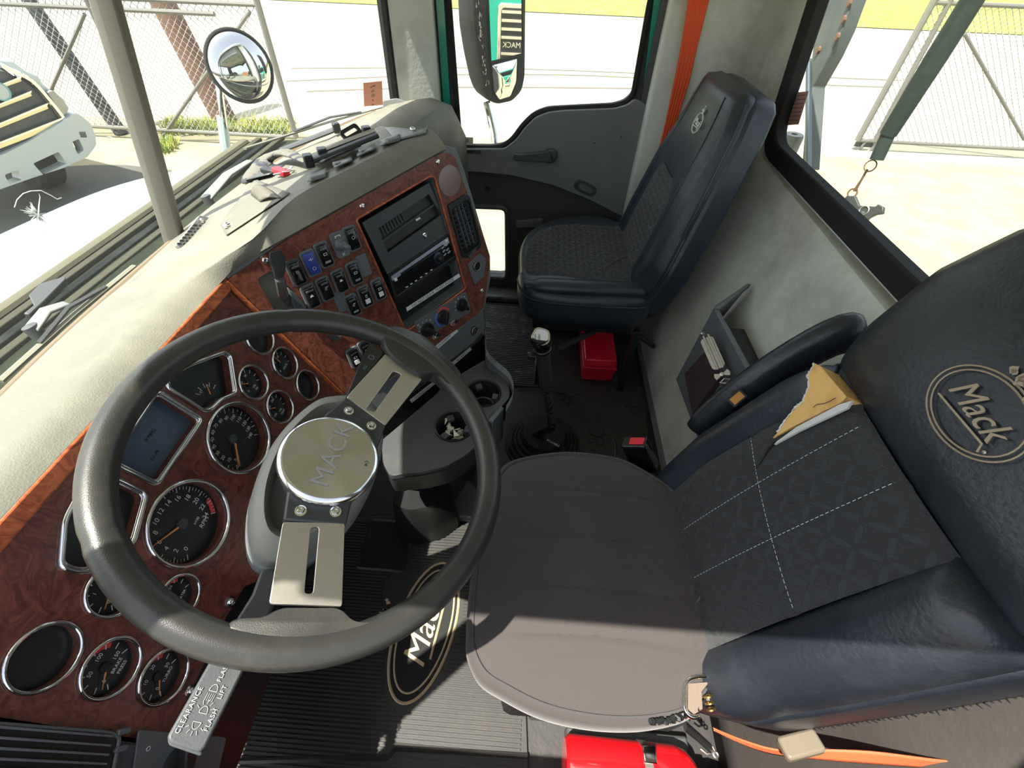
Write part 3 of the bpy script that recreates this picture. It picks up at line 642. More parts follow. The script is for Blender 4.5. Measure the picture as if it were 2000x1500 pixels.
# round blanking cover and small panels
ca, cb = S.px(877, 353); MB().lathe(S.off(ca, cb, .002), [(.034, -.002), (.034, .0015), (.0325, .002), (0, .002)], 40, cap1=False).obj('round_cover', mat('faded_cover', (.13, .09, .085), .35, var=(60, (.05, .03, .03), .6, .75)), stack)
# rocker switches
DX = S.ax; 
def sframe(u, v): return S.off(*S.px(u, v), .002)
ua = Vector(S.px(690, 490)) - Vector(S.px(668, 441)); tilt = math.degrees(math.atan2(ua.y, ua.x)) + 90
def symbol(fr, kind, m, par):
    s = MB()
    k = kind % 6
    if k == 0: s.ring(fr, 0, 0, .0032, .0004, 0, 14, 4)
    elif k == 1: s.box(fr, -.004, .004, -.0025, -.0017, 0, .0004); s.box(fr, -.004, -.003, -.0025, .0025, 0, .0004); s.box(fr, .003, .004, -.0025, .0025, 0, .0004); s.box(fr, -.004, .004, .0017, .0025, 0, .0004)
    elif k == 2: s.ring(fr, -.001, -.001, .002, .0004, 0, 12, 4); s.box(fr, -.001, .0045, .002, .003, 0, .0004)
    elif k == 3: s.prism(fr, [(-.004, -.002), (.004, -.002), (.002, .0025), (-.002, .0025)], 0, .0004)
    elif k == 4: s.box(fr, -.0045, .0045, -.0004, .0004, 0, .0004); s.box(fr, -.0004, .0004, -.003, .003, 0, .0004)
    else: s.ring(fr, 0, -.001, .0025, .0004, 0, 12, 4); s.box(fr, -.003, .003, .002, .0028, 0, .0004)
    return s.obj('symbol', m, par)
def rocker(u, v, kind, style='black', k=1.0):
    f = sframe(u, v).rot(tilt * .0)
    bz = MB().prism(f, rrect(-.0155 * k, .0155 * k, -.0265 * k, .0265 * k, .006), 0, .004).obj('switch', M['grey'] if style != 'bright' else M['dgrey'], stack, bev=.0014)
    w_, h_ = .0108 * k, .0215 * k
    s = MB(); ring_ = lambda c, q: [f.w(a, b, c) for a, b in rrect(-w_ * q, w_ * q, -h_ * q, h_ * q, .003)]
    s.loft([ring_(.003, 1), ring_(.0075, 1), ring_(.009, .86)], False, True)
    rk = s.obj('rocker', M['blue'] if style == 'blue' else M['gloss'], bz, smooth=30)
    if style != 'blue':
        q = MB(); q.box(f, -w_ * .72, w_ * .72, h_ * .55, h_ * .72, .0088, .0105); q.obj('ridge', M['grey'], bz, bev=.0005)
    sf = f.off(0, h_ * .12 if style != 'blue' else h_ * .4, .0092); symbol(sf, kind, M['white'], bz)
    if style == 'blue': symbol(f.off(0, -h_ * .45, .0092), 0, M['white'], bz)
    if style in ('lamp', 'white'):
        q = MB(); q.box(f, -.006, .006, -h_ * .72, -h_ * (.52 if style == 'lamp' else .2), .0088, .0098); q.obj('lens', mat('switch_lens', (.16, .17, .17), .3) if style == 'lamp' else M['paper'], bz, bev=.0004)
    if style == 'bright':
        q = MB(); q.box(f, -.002, .002, -h_ * .6, h_ * .25, .009, .018); q.obj('toggle', M['grey'], bz, bev=.001)
    return bz
swl = [(685, 465, 0, 'black'), (631, 497, 1, 'lamp'), (605, 513, 4, 'blue'), (690, 533, 1, 'lamp'), (662, 548, 3, 'black'), (633, 563, 2, 'black'), (737, 564, 1, 'white'), (711, 578, 5, 'white'), (687, 595, 2, 'lamp'), (577, 532, 5, 'bright'), (605, 578, 3, 'black')]
for a in swl: rocker(*a)
for u, v in ((690, 697), (712, 683)): rocker(u, v, 1, 'white')
# mirror joystick
f = sframe(662, 477); bz = MB().prism(f, rrect(-.0165, .0165, -.027, .027, .008), 0, .004).obj('mirror_switch', M['grey'], stack, bev=.0014)
MB().lathe(f.off(0, 0, .004), [(.013, 0), (.012, .004), (.008, .006), (.0075, .012), (.009, .013), (.0085, .018), (.004, .019), (.004, .027), (.0055, .028), (.005, .032), (0, .033)], 20, cap1=False).obj('knob', M['grey'], bz, smooth=50)
s = MB(); s.box(f, -.006, .006, .018, .0195, .004, .0046); s.box(f, -.006, -.0045, .015, .0195, .004, .0046); s.box(f, .0045, .006, .015, .0195, .004, .0046)
for q in range(4): s.prism(f.off(0, -.020, 0).rot(90 * q + 45), [(.001, -.001), (.004, 0), (.001, .001)], .004, .0046)
s.obj('symbol', M['white'], bz)
for u, v in ((709, 518), (665, 588)):
    f = sframe(u, v); MB().prism(f, rrect(-.0135, .0135, -.0245, .0245, .003), 0, .0025).obj('blanking_plate', M['grey'], stack, bev=.001)
MB().prism(S, roundp(S.poly([(753, 646), (773, 634), (785, 655), (778, 668), (765, 668)]), .003, 2), .002, .005).obj('blanking_plate', M['dgrey'], stack, bev=.001)
MB().prism(S, roundp(S.poly([(637, 652), (668, 655), (650, 668)]), .003, 2), .002, .005).obj('blanking_plate', M['dgrey'], stack, bev=.001)
# trailer brake lever recess and plate
MB().prism(S, slot, -.03, -.02).obj('lever_plate', M['dash'], stack)
# radio pocket: dark upper face with ribbed recess
ff = S.off(0, 0, -.012)
def SP(pts, c): return S.poly(pts, c)
MB().prism(S, sc(pocket, 1.01), -.045, -.040).obj('pocket_back', M['black'], stack)
fp = SP([(708, 435), (838, 357), (882, 452), (877, 456), (762, 533), (757, 536)], -.006)
rec = SP([(737, 447), (838, 379), (862, 420), (758, 494)], -.006)
up_ = shape2d('pocket_cover', S, fp, [rec], -.012, -.006, M['dgrey'], stack)
MB().prism(S, sc(rec, 1.05), -.022, -.020).obj('recess_back', mat('recess_charcoal', (.018, .018, .019), .5), up_)
for k in range(9):
    t0 = .03 + k * .055
    p = [Vector(rec[0]) * (1 - t) + Vector(rec[3]) * t for t in (.05, .95)]; q = [Vector(rec[1]) * (1 - t) + Vector(rec[2]) * t for t in (.05, .95)]
    A = p[0] * (1 - t0) + q[0] * t0; B_b = p[1] * (1 - t0) + q[1] * t0; d = (q[0] - p[0]) * .02
    MB().prism(S, [tuple(A), tuple(A + d), tuple(A + (B_b - A) * .42 + d), tuple(A + (B_b - A) * .42)], -.020, -.016).obj('rib', M['dgrey'], up_)
s = MB(); p0 = Vector(rec[0]) * .5 + Vector(rec[3]) * .5; p1 = Vector(rec[1]) * .52 + Vector(rec[2]) * .48; nn_ = (p1 - p0).normalized() * .0; 
s.prism(S, [tuple(p0), tuple(p1), tuple(p1 + Vector((0, -.004))), tuple(p0 + Vector((0, -.004)))], -.02, -.011); s.obj('divider', M['dgrey'], up_)
MB().prism(S, SP([(812, 429), (820, 424), (822, 427), (814, 432)], -.010), -.0115, -.0105).obj('bright_tag', M['paper'], up_)
bolt(S.off(0, 0, -.006), *S.px(829, 460, -.006), up_, .0042)
# radio
rad = thing('radio', 'single slot car radio with silver top edge set in the burl wood centre stack', 'radio', S3(825, 520, -.02))
rp = [(760, 537), (877, 457), (888, 500), (774, 578)]
def rq(pts, c=-.004): return S.poly(pts, c)
shape2d('trim_cage', S, rq([(758, 536), (879, 454), (893, 505), (771, 588)]), [rq([(763, 540), (876, 462), (886, 500), (775, 577)])], -.012, -.002, M['black'], rad, bev=.001)
MB().prism(S, rq([(762, 539), (877, 461), (887, 500), (774, 578)]), -.014, -.006).obj('face', M['gloss'], rad)
silver = mat('radio_silver_blue', (.33, .36, .45), .3, .7)
MB().prism(S, rq([(763, 539), (875, 463), (878, 474), (766, 549)]), -.006, -.003).obj('silver_band', silver, rad, bev=.0008)
MB().prism(S, rq([(781, 534), (865, 477), (867, 480), (783, 537)]), -.003, -.0025).obj('disc_slot', M['black'], rad)
MB().prism(S, rq([(811, 515), (833, 500), (834, 502), (812, 517)]), -.006, -.0045).obj('bright_strip', M['paper'], rad)
kf = S.off(*S.px(855, 503, -.006), -.006); kn = MB().lathe(kf, [(.014, 0), (.0135, .003), (.009, .005), (.0085, .016), (.007, .018), (0, .0185)], 28, cap1=False).obj('volume_knob', M['black'], rad, smooth=40)
MB().ring(kf, 0, 0, .0135, .0006, .003, 30, 5).obj('knob_ring', M['blue'], kn)
for k, (u, v) in enumerate(((794, 560), (803, 554), (812, 548), (822, 541), (832, 534), (842, 527))):
    MB().prism(kf.off(*kf.px(u, v), .001), rrect(-.0035, .0035, -.0012, .0012, .0006, 2), 0, .0008).obj('button', M['paper'], rad)
for k, (u, v) in enumerate(((866, 490), (873, 487), (868, 497), (876, 492), (864, 483), (871, 478))):
    MB().prism(kf.off(*kf.px(u, v), .001).rot(20), rrect(-.005, .005, -.0018, .0018, .001, 2), 0, .002).obj('button', silver, rad, bev=.0004)
MB().prism(kf.off(*kf.px(771, 545), .003), rrect(-.004, .004, -.004, .004, .001, 2), 0, .002).obj('eject_button', M['paper'], rad, bev=.0004)
MB().prism(kf.off(*kf.px(870, 470), .003), rrect(-.004, .004, -.003, .003, .001, 2), 0, .002).obj('button', M['paper'], rad, bev=.0004)
# label under the open pocket
lf_ = S.off(*S.px(844, 573, -.002), -.002); lp = lf_.poly([(795, 608), (793, 601), (896, 534), (899, 540)])
MB().prism(lf_, lp, 0, .001).obj('label', M['paper'], stack)
dv = Vector(lf_.px(896, 536)) - Vector(lf_.px(795, 603)); la = math.degrees(math.atan2(dv.y, dv.x))
text('DO NOT LEAVE TRASH INSIDE', lf_.off(*lf_.px(846, 570.5), 0), 0, 0, .0112, M['dgrey'], stack, rot=la, c=.0015, ext=.0001, sx=.95)
# vent
s = shape2d('air_vent', S, sc(ventp, 1.03), [sc(ventp, .86)], .0, .007, M['black'], stack, bev=.0015)
MB().prism(S, sc(ventp, .9), -.03, -.028).obj('vent_back', M['black'], s)
A0, A1, A2, A3 = [Vector(p) for p in S.poly([(879, 408), (906, 390), (931, 470), (904, 489)])]
for k in range(9):
    t = (k + .5) / 9; p = A0 * (1 - t) + A3 * t; q = A1 * (1 - t) + A2 * t; m_ = MB(); m_.prism(S, [tuple(p + Vector((0, .0012))), tuple(q + Vector((0, .0012))), tuple(q), tuple(p)], -.012, .002); m_.obj('slat', M['dgrey'], s)
for k in range(3):
    t = (k + 1) / 4; p = A0 * (1 - t) + A1 * t; q = A3 * (1 - t) + A2 * t; m_ = MB(); m_.prism(S, [tuple(p), tuple(p + Vector((.0014, 0))), tuple(q + Vector((.0014, 0))), tuple(q)], -.014, .004); m_.obj('fin', M['grey'], s)
tb = S.off(*S.px(918, 493), .006); MB().prism(tb.rot(30), rrect(-.016, .016, -.004, .004, .003), 0, .006).obj('vent_thumbwheel', M['dgrey'], s, bev=.001)
# small grey plate with power socket
pl_ = roundp(S.poly([(911, 515), (935, 494), (948, 505), (943, 540), (925, 556)]), .004, 3); pp = MB().prism(S, pl_, .002, .005).obj('socket_plate', M['grey'], stack, bev=.001)
kf = S.off(*S.px(929, 519), .005); MB().lathe(kf, [(.0135, 0), (.0135, .002), (.0105, .0025), (.0100, -.004), (0, -.004)], 28, cap1=False).obj('socket', M['black'], pp); MB().ring(kf, 0, 0, .0118, .0009, .0024, 32, 6).obj('chrome_ring', M['steel'], pp)
# heater controls
hv = MB().prism(S, hvac, .002, .005).obj('heater_panel', M['grey'], stack, bev=.001)
def knob(u, v, r, rot):
    f = S.off(*S.px(u, v), .005).rot(rot)
    s = MB(); s.lathe(f, [(r, 0), (r * .96, .004), (r * .9, .006), (0, .006)], 28, cap1=False); s.loft([[f.w(a * q, b * p, c) for a, b in rrect(-r * .34, r * .34, -r * .93, r * .93, r * .2, 3)] for c, q, p in ((.004, 1.15, 1), (.018, .8, .97), (.019, .6, .9))], False, True)
    return s.obj('knob', M['black'], hv, smooth=35)
knob(832, 643, .0205, 40); knob(863, 618, .0195, -25); knob(899, 595, .0185, 35)
f = S.off(*S.px(863, 618), .005)
def arc(f, r0, r1, a0, a1, m, n=16):
    p = [(r1 * math.cos(R(a0 + (a1 - a0) * k / n)), r1 * math.sin(R(a0 + (a1 - a0) * k / n))) for k in range(n + 1)] + [(r0 * math.cos(R(a1 + (a0 - a1) * k / n)), r0 * math.sin(R(a1 + (a0 - a1) * k / n))) for k in range(n + 1)]
    o = MB(); 
    for k in range(n): o.prism(f, [p[k], p[k + 1], p[2 * n - k], p[2 * n + 1 - k]], 0, .0006)
    return o.obj('temperature_arc', m, hv)
arc(f, .0225, .027, 130, 245, M['bluestripe']); arc(f, .0225, .027, 125, 20, M['redstripe'])
for (u, v, r) in ((832, 643, .0205), (899, 595, .0185)):
    f = S.off(*S.px(u, v), .005); s = MB(); ticks(s, f, r * 1.18, r * 1.42, 190, 50, 5, .0006, .0002); s.obj('marks', M['white'], hv)
for u, v, c_ in ((850, 655, 0), (885, 629, 1)):
    f = S.off(*S.px(u, v), .005); b = MB().prism(f.rot(-5), rrect(-.013, .013, -.0062, .0062, .006), 0, .0012).obj('push_button_plate', M['white'], hv); MB().prism(f.rot(-5), rrect(-.012, .012, -.0054, .0054, .005), .0005, .0018).obj('plate_face', M['grey'], b)
    MB().lathe(f.off(.006, .001, 0), [(.0055, 0), (.005, .006), (0, .0065)], 16, cap1=False).obj('button', M['black'], b)
    MB().prism(f.off(-.006, 0, .0018), rrect(-.0025, .0025, -.0025, .0025, .001, 2), 0, .0005).obj('symbol', M['redstripe'] if c_ else M['white'], b)
f = S.off(*S.px(814, 634), .005); symbol(f, 4, M['white'], hv)
# ---------------------------------------------------------------- trailer brake hand lever
lv = thing('trailer_brake_lever', 'black trailer brake lever standing up out of the wood board behind the steering wheel top', 'lever', S3(555, 590, -.02))
P = [S3(566, 590, -.02), S3(552, 575, .02), S3(547, 545, .045)]
MB().tube(P, [.010, .009, .009], 8).obj('stem', mat('lever_stem', (.10, .10, .10), .25, .6), lv)
s = MB(); f1 = lambda u, v, c: S3(u, v, c)
ring0 = [f1(536, 545, .045), f1(552, 538, .045), f1(549, 552, .035), f1(538, 556, .035)]
rA = [f1(535, 530, .055), f1(558, 524, .055), f1(556, 535, .036), f1(537, 545, .036)]
rB = [f1(525, 510, .062), f1(553, 502, .062), f1(559, 520, .034), f1(536, 528, .034)]
rC = [f1(524, 492, .070), f1(548, 486, .070), f1(558, 500, .036), f1(533, 508, .036)]
s.loft([ring0, rA, rB, rC]); s.obj('handle', M['dgrey'], lv, bev=.003)
o = MB().prism(S, S.poly([(560, 560), (590, 585), (620, 640), (600, 645), (575, 610)], .01), .006, .014).obj('lever_shroud', M['dgrey'], lv, bev=.003)
# ================================================================ steering wheel
WN = Vector((math.cos(R(66)) * math.cos(R(262)), math.cos(R(66)) * math.sin(R(262)), math.sin(R(66))))
W = Fr((.307, .234, .838), WN)
WR = .2155
sw = thing('steering_wheel', 'large black leather rimmed steering wheel with two slotted steel spokes and brushed hub disc', 'steering wheel', W.w(0, 0, -.05))
W3 = lambda u, v, c=0: W.w(*W.px(u, v, c), c)
# rim with slightly flattened section and lighter worn leather
def rimpt(t, c=0, k=1): return W.w(WR * k * math.cos(t), WR * k * math.sin(t), c)
rings = []; NR = 128; SG = 18
joints = [math.atan2(*reversed(W.px(560, 624))), math.atan2(*reversed(W.px(205, 1050)))]
for i in range(NR):
    t = 2 * PI * i / NR; ra = Vector((math.cos(t), math.sin(t)))
    r0 = .0168
    for j in joints:
        d = abs((t - j + PI) % (2 * PI) - PI) * WR
        if d < .007: r0 *= .93
    o = [W.w(ra.x * (WR + r0 * math.cos(p)), ra.y * (WR + r0 * math.cos(p)), r0 * 1.02 * math.sin(p)) for p in [2 * PI * k / SG for k in range(SG)]]
    rings.append(o)
rings.append(rings[0]); s = MB(); s.loft(rings, False, False); rim = s.obj('rim', M['grey_leather'], sw, smooth=180)
# rim pads where the spokes meet the rim
def pad_(uvs, nm='rim_pad'):
    pts = roundp(W.poly(uvs), .016, 5); s = MB()
    s.loft([[W.w(a, b, c) for a, b in sc(pts, q)] for c, q in ((-.013, .93), (-.009, .985), (0, 1), (.008, .985), (.0125, .93))]); return s.obj(nm, M['grey_leather'], rim, smooth=60)
pad_([(742, 662), (725, 655), (765, 640), (830, 665), (905, 740), (885, 770), (850, 735), (820, 745), (772, 715), (748, 690)])
pad_([(545, 1190), (665, 1190), (690, 1218), (760, 1222), (740, 1265), (600, 1290), (430, 1245), (450, 1212), (510, 1210)])
# slotted plates
def spoke(quad, slotq):
    s = shape2d('spoke', W, roundp(W.poly(quad, .004), .003, 2), [roundp(W.poly(slotq, .004), .004, 4)], .001, .0055, M['steel'], sw, bev=.0007)
    return s
spoke([(552, 1020), (673, 1022), (668, 1186), (525, 1180)], [(606, 1030), (623, 1030), (611, 1160), (594, 1160)])
spoke([(676, 777), (752, 692), (824, 741), (752, 832)], [(714, 801), (768, 725), (784, 732), (731, 806)])
# black brackets carrying the disc
s = MB(); s.prism(W, W.poly([(562, 950), (552, 1020), (675, 1030), (690, 965), (720, 900), (560, 880)], 0), -.012, .006); br = s.obj('hub_bracket', M['tray_black'], sw, bev=.003)
s = MB(); s.prism(W, W.poly([(635, 812), (678, 779), (752, 835), (735, 880), (700, 900), (600, 880)], 0), -.012, .006); br2 = s.obj('hub_bracket', M['tray_black'], sw, bev=.003)
for (u, v), b_ in (((587, 998), br), ((655, 1000), br), ((681, 803), br2), ((725, 832), br2)): bolt(W.off(0, 0, .006), *W.px(u, v, .006), b_, .0042)
hf = W.off(*W.px(646, 892, .02), 0)
MB().lathe(hf, [(.05, -.03), (.052, .0), (.0555, .004), (.0555, .0)], 48, cap1=False).obj('hub_drum', M['dgrey'], sw)
s = MB(); s.lathe(hf, [(.0555, .006), (.0575, .010), (.0575, .016), (.055, .0195), (.0505, .0205)], 64, cap0=True, cap1=False); ds = s.obj('hub_rim', mat('bright_edge', (.8, .82, .84), .16, 1), sw, smooth=50)
# brushed disc: radial grid with UVs so the grain can run in circles
M['brushed'] = mat('brushed_disc', (.60, .585, .55), .27, 1); n = M['brushed'].node_tree; b = n.nodes['Principled BSDF']; b.inputs['Anisotropic'].default_value = .92
tg = n.nodes.new('ShaderNodeTangent'); tg.direction_type = 'RADIAL'; tg.axis = 'Z'; n.links.new(tg.outputs[0], b.inputs['Tangent'])
v_ = []; f_ = []; NS = 96; NRR = 5
m = bpy.data.meshes.new('hub_disc'); v_ = [(0, 0, 0)] + [(.0515 * (j + 1) / NRR * math.cos(2 * PI * k / NS), .0515 * (j + 1) / NRR * math.sin(2 * PI * k / NS), 0) for j in range(NRR) for k in range(NS)]
f_ = [(0, 1 + k, 1 + (k + 1) % NS) for k in range(NS)] + [(1 + j * NS + k, 1 + (j + 1) * NS + k, 1 + (j + 1) * NS + (k + 1) % NS, 1 + j * NS + (k + 1) % NS) for j in range(NRR - 1) for k in range(NS)]
m.from_pydata(v_, [], f_); m.update(); o = place('hub_disc', m, M['brushed'], sw, hf.w(0, 0, .0205)); o.rotation_euler = Matrix((hf.ax, hf.ay, hf.n)).transposed().to_euler()
dv = Vector(hf.px(655, 835, .02)) - Vector(hf.px(648, 945, .02)); dv = Vector(hf.px(672, 835, .02)) - Vector(hf.px(622, 945, .02)); la = math.degrees(math.atan2(dv.y, dv.x))
text('MACK', hf.off(*hf.px(652, 885, .021), 0), 0, 0, .030, mat('engraved', (.16, .155, .15), .45), sw, rot=la, c=.0212, ext=.0003, off=0, sx=1.0, sp=1.08)
f = hf.off(*hf.px(716, 905, .021), 0).rot(la); s = MB(); s.tube([f.w(.003 * math.cos(q), .003 * math.sin(q), .021) for q in (-1.2, -.6, 0, .6, 1.2)], .0003, 4); s.prism(f, [(-.003, -.002), (0, -.001), (0, .001), (-.003, .002)], .0208, .0212); s.obj('horn_mark', M['dgrey'], sw)
# rest of the wheel switches (left of the upper spoke)
s = MB(); s.prism(W, W.poly([(676, 775), (700, 715), (722, 668), (752, 690), (690, 765)], 0), -.010, .002); pd = s.obj('switch_pad', M['black'], sw, bev=.002)
f = W.off(*W.px(713, 718, .002), .002); text('ESC', f, 0, 0, .006, M['grey'], pd, rot=la, c=.0005)
f = W.off(*W.px(725, 698, .002), .002); s = MB(); s.ring(f, 0, 0, .004, .0005, .0003, 16, 4); s.obj('symbol', M['grey'], pd)
# ================================================================ steering column shroud
colm = thing('steering_column', 'grey moulded steering column shroud under the wheel hub with cream sunlit flank', 'steering column', W.w(0, 0, -.30))
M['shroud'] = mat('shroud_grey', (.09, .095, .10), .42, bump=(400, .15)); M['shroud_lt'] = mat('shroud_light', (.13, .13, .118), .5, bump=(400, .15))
def ell(pts, c): return smoothp(W.poly(pts, c), 4)
o1 = [(655, 778), (612, 790), (560, 835), (520, 890), (493, 960), (484, 1020), (488, 1065), (505, 1095), (545, 1108), (590, 1095), (640, 1060), (690, 1010), (725, 950), (742, 900), (748, 850), (738, 805), (705, 780)]
L_ = ell(o1, -.075)
def rg(q, c): return [W.w(p[0] * 1.0 if 0 else a, b, c) for (a, b) in sc([(p.x, p.y) for p in L_], q) for p in ((a, b),)]
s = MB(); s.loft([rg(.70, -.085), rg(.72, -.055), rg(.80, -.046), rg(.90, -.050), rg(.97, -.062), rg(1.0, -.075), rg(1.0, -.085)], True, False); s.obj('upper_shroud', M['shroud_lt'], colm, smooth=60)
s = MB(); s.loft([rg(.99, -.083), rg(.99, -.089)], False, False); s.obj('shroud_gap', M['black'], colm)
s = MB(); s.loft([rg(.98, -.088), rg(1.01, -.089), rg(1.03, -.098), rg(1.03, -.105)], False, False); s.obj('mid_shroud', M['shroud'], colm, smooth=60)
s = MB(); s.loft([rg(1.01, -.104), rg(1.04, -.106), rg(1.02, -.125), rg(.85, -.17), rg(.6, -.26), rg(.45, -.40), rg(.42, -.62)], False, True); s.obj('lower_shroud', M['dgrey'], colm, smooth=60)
s = MB(); s.lathe(W.off(0, 0, 0), [(.045, -.09), (.045, -.02)], 28); s.obj('column_boss', M['black'], colm)
# ---------------------------------------------------------------- turn signal lever
ts = thing('turn_signal_lever', 'broad flat grey turn signal lever with white lamp symbols pointing towards the driver door', 'lever', W3(380, 1400, -.07))
LF = W.off(0, 0, -.062)
lp_ = [LF.px(u, v) for u, v in [(413, 1285), (478, 1305), (400, 1462), (388, 1470), (330, 1452), (325, 1440)]]
s = MB(); s.prism(LF, roundp(lp_, .003, 2), -.010, 0); pdl = s.obj('paddle', M['dgrey'], ts, bev=.003)
s = MB(); s.prism(LF, [LF.px(u, v) for u, v in [(325, 1442), (397, 1466), (392, 1478), (328, 1456)]], -.016, -.004); s.obj('end_cap', M['dgrey'], ts, bev=.002)
s = MB(); s.prism(LF, [LF.px(u, v) for u, v in [(412, 1288), (478, 1308), (548, 1150), (538, 1108), (510, 1110), (492, 1160)]], -.016, -.002); s.obj('stem', M['dgrey'], ts, bev=.003)
dv = Vector(LF.px(430, 1300)) - Vector(LF.px(362, 1430)); la2 = math.degrees(math.atan2(dv.y, dv.x))
M['legend'] = mat('grey_legend', (.33, .35, .35), .5)
def ltx(t, u, v, sz_): text(t, LF.off(*LF.px(u, v), 0), 0, 0, sz_, M['legend'], pdl, rot=la2, c=.0012, ext=.0002, sp=1.15)
ltx('CLEARANCE', 370, 1386, .0058); ltx('FLASH', 437, 1312, .0055); ltx('LIFT', 434, 1352, .0055); ltx('FLASH', 412, 1406, .0055)
def lampicon(u, v, d, rays):
    q7 = .75; f = LF.off(*LF.px(u, v), .0008).rot(la2 + (0 if d > 0 else 180)); s = MB()
    s.tube([f.w(.0, -.0035, 0), f.w(0, .0035, 0)], .0003, 4); s.tube([f.w(.0055 * math.cos(q) * 1, .0035 * math.sin(q), 0) for q in np.linspace(-PI / 2, PI / 2, 9)], .0003, 4)
    for k in range(5):
        if rays: a = R(-60 + 30 * k); s.tube([f.w(.007 * math.cos(a), .006 * math.sin(a), 0), f.w(.0105 * math.cos(a), .009 * math.sin(a), 0)], .0003, 4)
        else: s.tube([f.w(-.002, -.0034 + .0017 * k, 0), f.w(-.008, -.0034 + .0017 * k, 0)], .0003, 4)
    s.obj('symbol', M['legend'], pdl)
lampicon(416, 1350, 1, False); lampicon(396, 1393, 1, True); lampicon(386, 1410, -1, True)

# ---------------------------------------------------------------- driver side end of the dash: vent and light switch
KV = K.off(0, 0, .012)
ev = thing('end_vent_panel', 'dark grey dash end panel with louvred vent and rotary light switch by the driver door', 'control panel', KV.w(-.03, kz(.72), 0))
pn = [(.028, kz(.82)), (.030, -.557), (-.10, -.557), (-.10, kz(.82))]
vp = roundp([KV.px(u, v) for u, v in ((-60, 1412), (205, 1432), (228, 1440), (205, 1560), (-90, 1560))], .004, 3)
MB().prism(KV, pn, -.02, 0).obj('panel', M['dgrey'], ev, bev=.003)
MB().prism(KV, vp, 0, .0015).obj('vent_recess', M['black'], ev)
s = MB(); s.tube([KV.w(a, b, .002) for a, b in sc(vp, 1.03)], .0022, 6, closed=True); s.obj('vent_rim', M['grey'], ev)
for k in range(6):
    t = k / 5; p = [KV.px(-60 - 8 * k, 1418 + 21 * k), KV.px(212 - 4 * k, 1440 + 18 * k)]; d = Vector((.0022, 0)); MB().prism(KV, [p[0], p[1], tuple(Vector(p[1]) + d), tuple(Vector(p[0]) + d)], .001, .007).obj('slat', M['grey'], ev, bev=.0005)
for u, v in ((238, 1428), (232, 1462)):
    MB().prism(KV.off(*KV.px(u, v), 0).rot(20), rrect(-.003, .003, -.007, .007, .0025, 3), 0, .006).obj('thumb_wheel', M['grey'], ev, bev=.001)
sp = roundp([KV.px(u, v) for u, v in ((268, 1425), (440, 1440), (410, 1560), (250, 1560))], .004, 3); pp = MB().prism(KV, sp, 0, .003).obj('switch_plate', M['grey'], ev, bev=.001)
kf = KV.off(*KV.px(345, 1492), .003); MB().lathe(kf, [(.021, 0), (.020, .006), (.017, .007), (0, .007)], 30, cap1=False).obj('light_knob', M['black'], pp)
MB().prism(kf.rot(30), rrect(-.019, .019, -.006, .006, .003), .005, .020).obj('knob_grip', M['black'], pp, bev=.002)
s = MB(); f = KV.off(*KV.px(286, 1462), .003); s.ring(f, 0, 0, .0022, .0004, .0004, 16, 4); s.obj('symbol', M['white'], pp)
# ================================================================ lower console with cup holders
con = thing('lower_console', 'dark moulded lower console with two round cup holders below the heater knobs', 'console', at(860, 830, z=.05))
# grey strip under the wood
strip = S.poly([(846, 684), (946, 603), (950, 640), (925, 672), (860, 722), (790, 775), (700, 840), (690, 790)])
MB().prism(S, strip, -.05, -.002).obj('upper_strip', M['grey'], con, bev=.004)
MB().prism(S, S.poly([(860, 724), (935, 667), (948, 652), (955, 706), (900, 752), (850, 790), (800, 850), (740, 850), (735, 820)], -.03), -.10, -.03).obj('recess_panel', M['black'], con, bev=.004)
def lab(pts, txt, size, u, v, par, c=-.001, fr=None):
    fr = fr or S
    lf = fr.off(*fr.px(u, v, c), c); q = lf.poly(pts); MB().prism(lf, q, 0, .001).obj('label', M['paper'], par)
    d = (Vector(q[1]) - Vector(q[0])); text(txt, lf, 0, 0, size, M['dgrey'], par, rot=math.degrees(math.atan2(d.y, d.x)), c=.0014, ext=.0001)
lab([(840, 685), (890, 641), (895, 647), (845, 690)], 'NO SMOKING', .0085, 867, 666, con, -.001)
lab([(876, 713), (918, 678), (921, 683), (880, 718)], 'SEAT BELT', .0075, 899, 698, con, -.029)
lab([(800, 781), (846, 745), (849, 750), (804, 787)], 'NO IDLE 5 MIN', .0085, 825, 766, con, -.029)
kf = S.off(*S.px(927, 646), -.002); MB().lathe(kf, [(.014, 0), (.0135, .003), (.010, .003), (.0095, -.002), (0, -.002)], 28, cap1=False).obj('socket', M['black'], con); MB().ring(kf, 0, 0, .0115, .001, .0035, 32, 6).obj('chrome_ring', M['steel'], con)
# curved grey side rail on the passenger side
P = [S3(946, 604, -.006), S3(948, 650, -.01), at(950, 690, z=.455), at(968, 712, z=.44), at(992, 733, z=.435), at(1002, 755, z=.43), at(1000, 778, z=.43), at(988, 800, z=.425)]
P2 = smoothp(P, 4, False); s = MB()
s.loft([[p + Vector((.012, 0, .004)), p + Vector((-.012, 0, .004)), p + Vector((-.012, 0, -.10)), p + Vector((.012, 0, -.22))] for p in P2]); s.obj('side_rail', M['grey'], con, smooth=50, bev=.003)
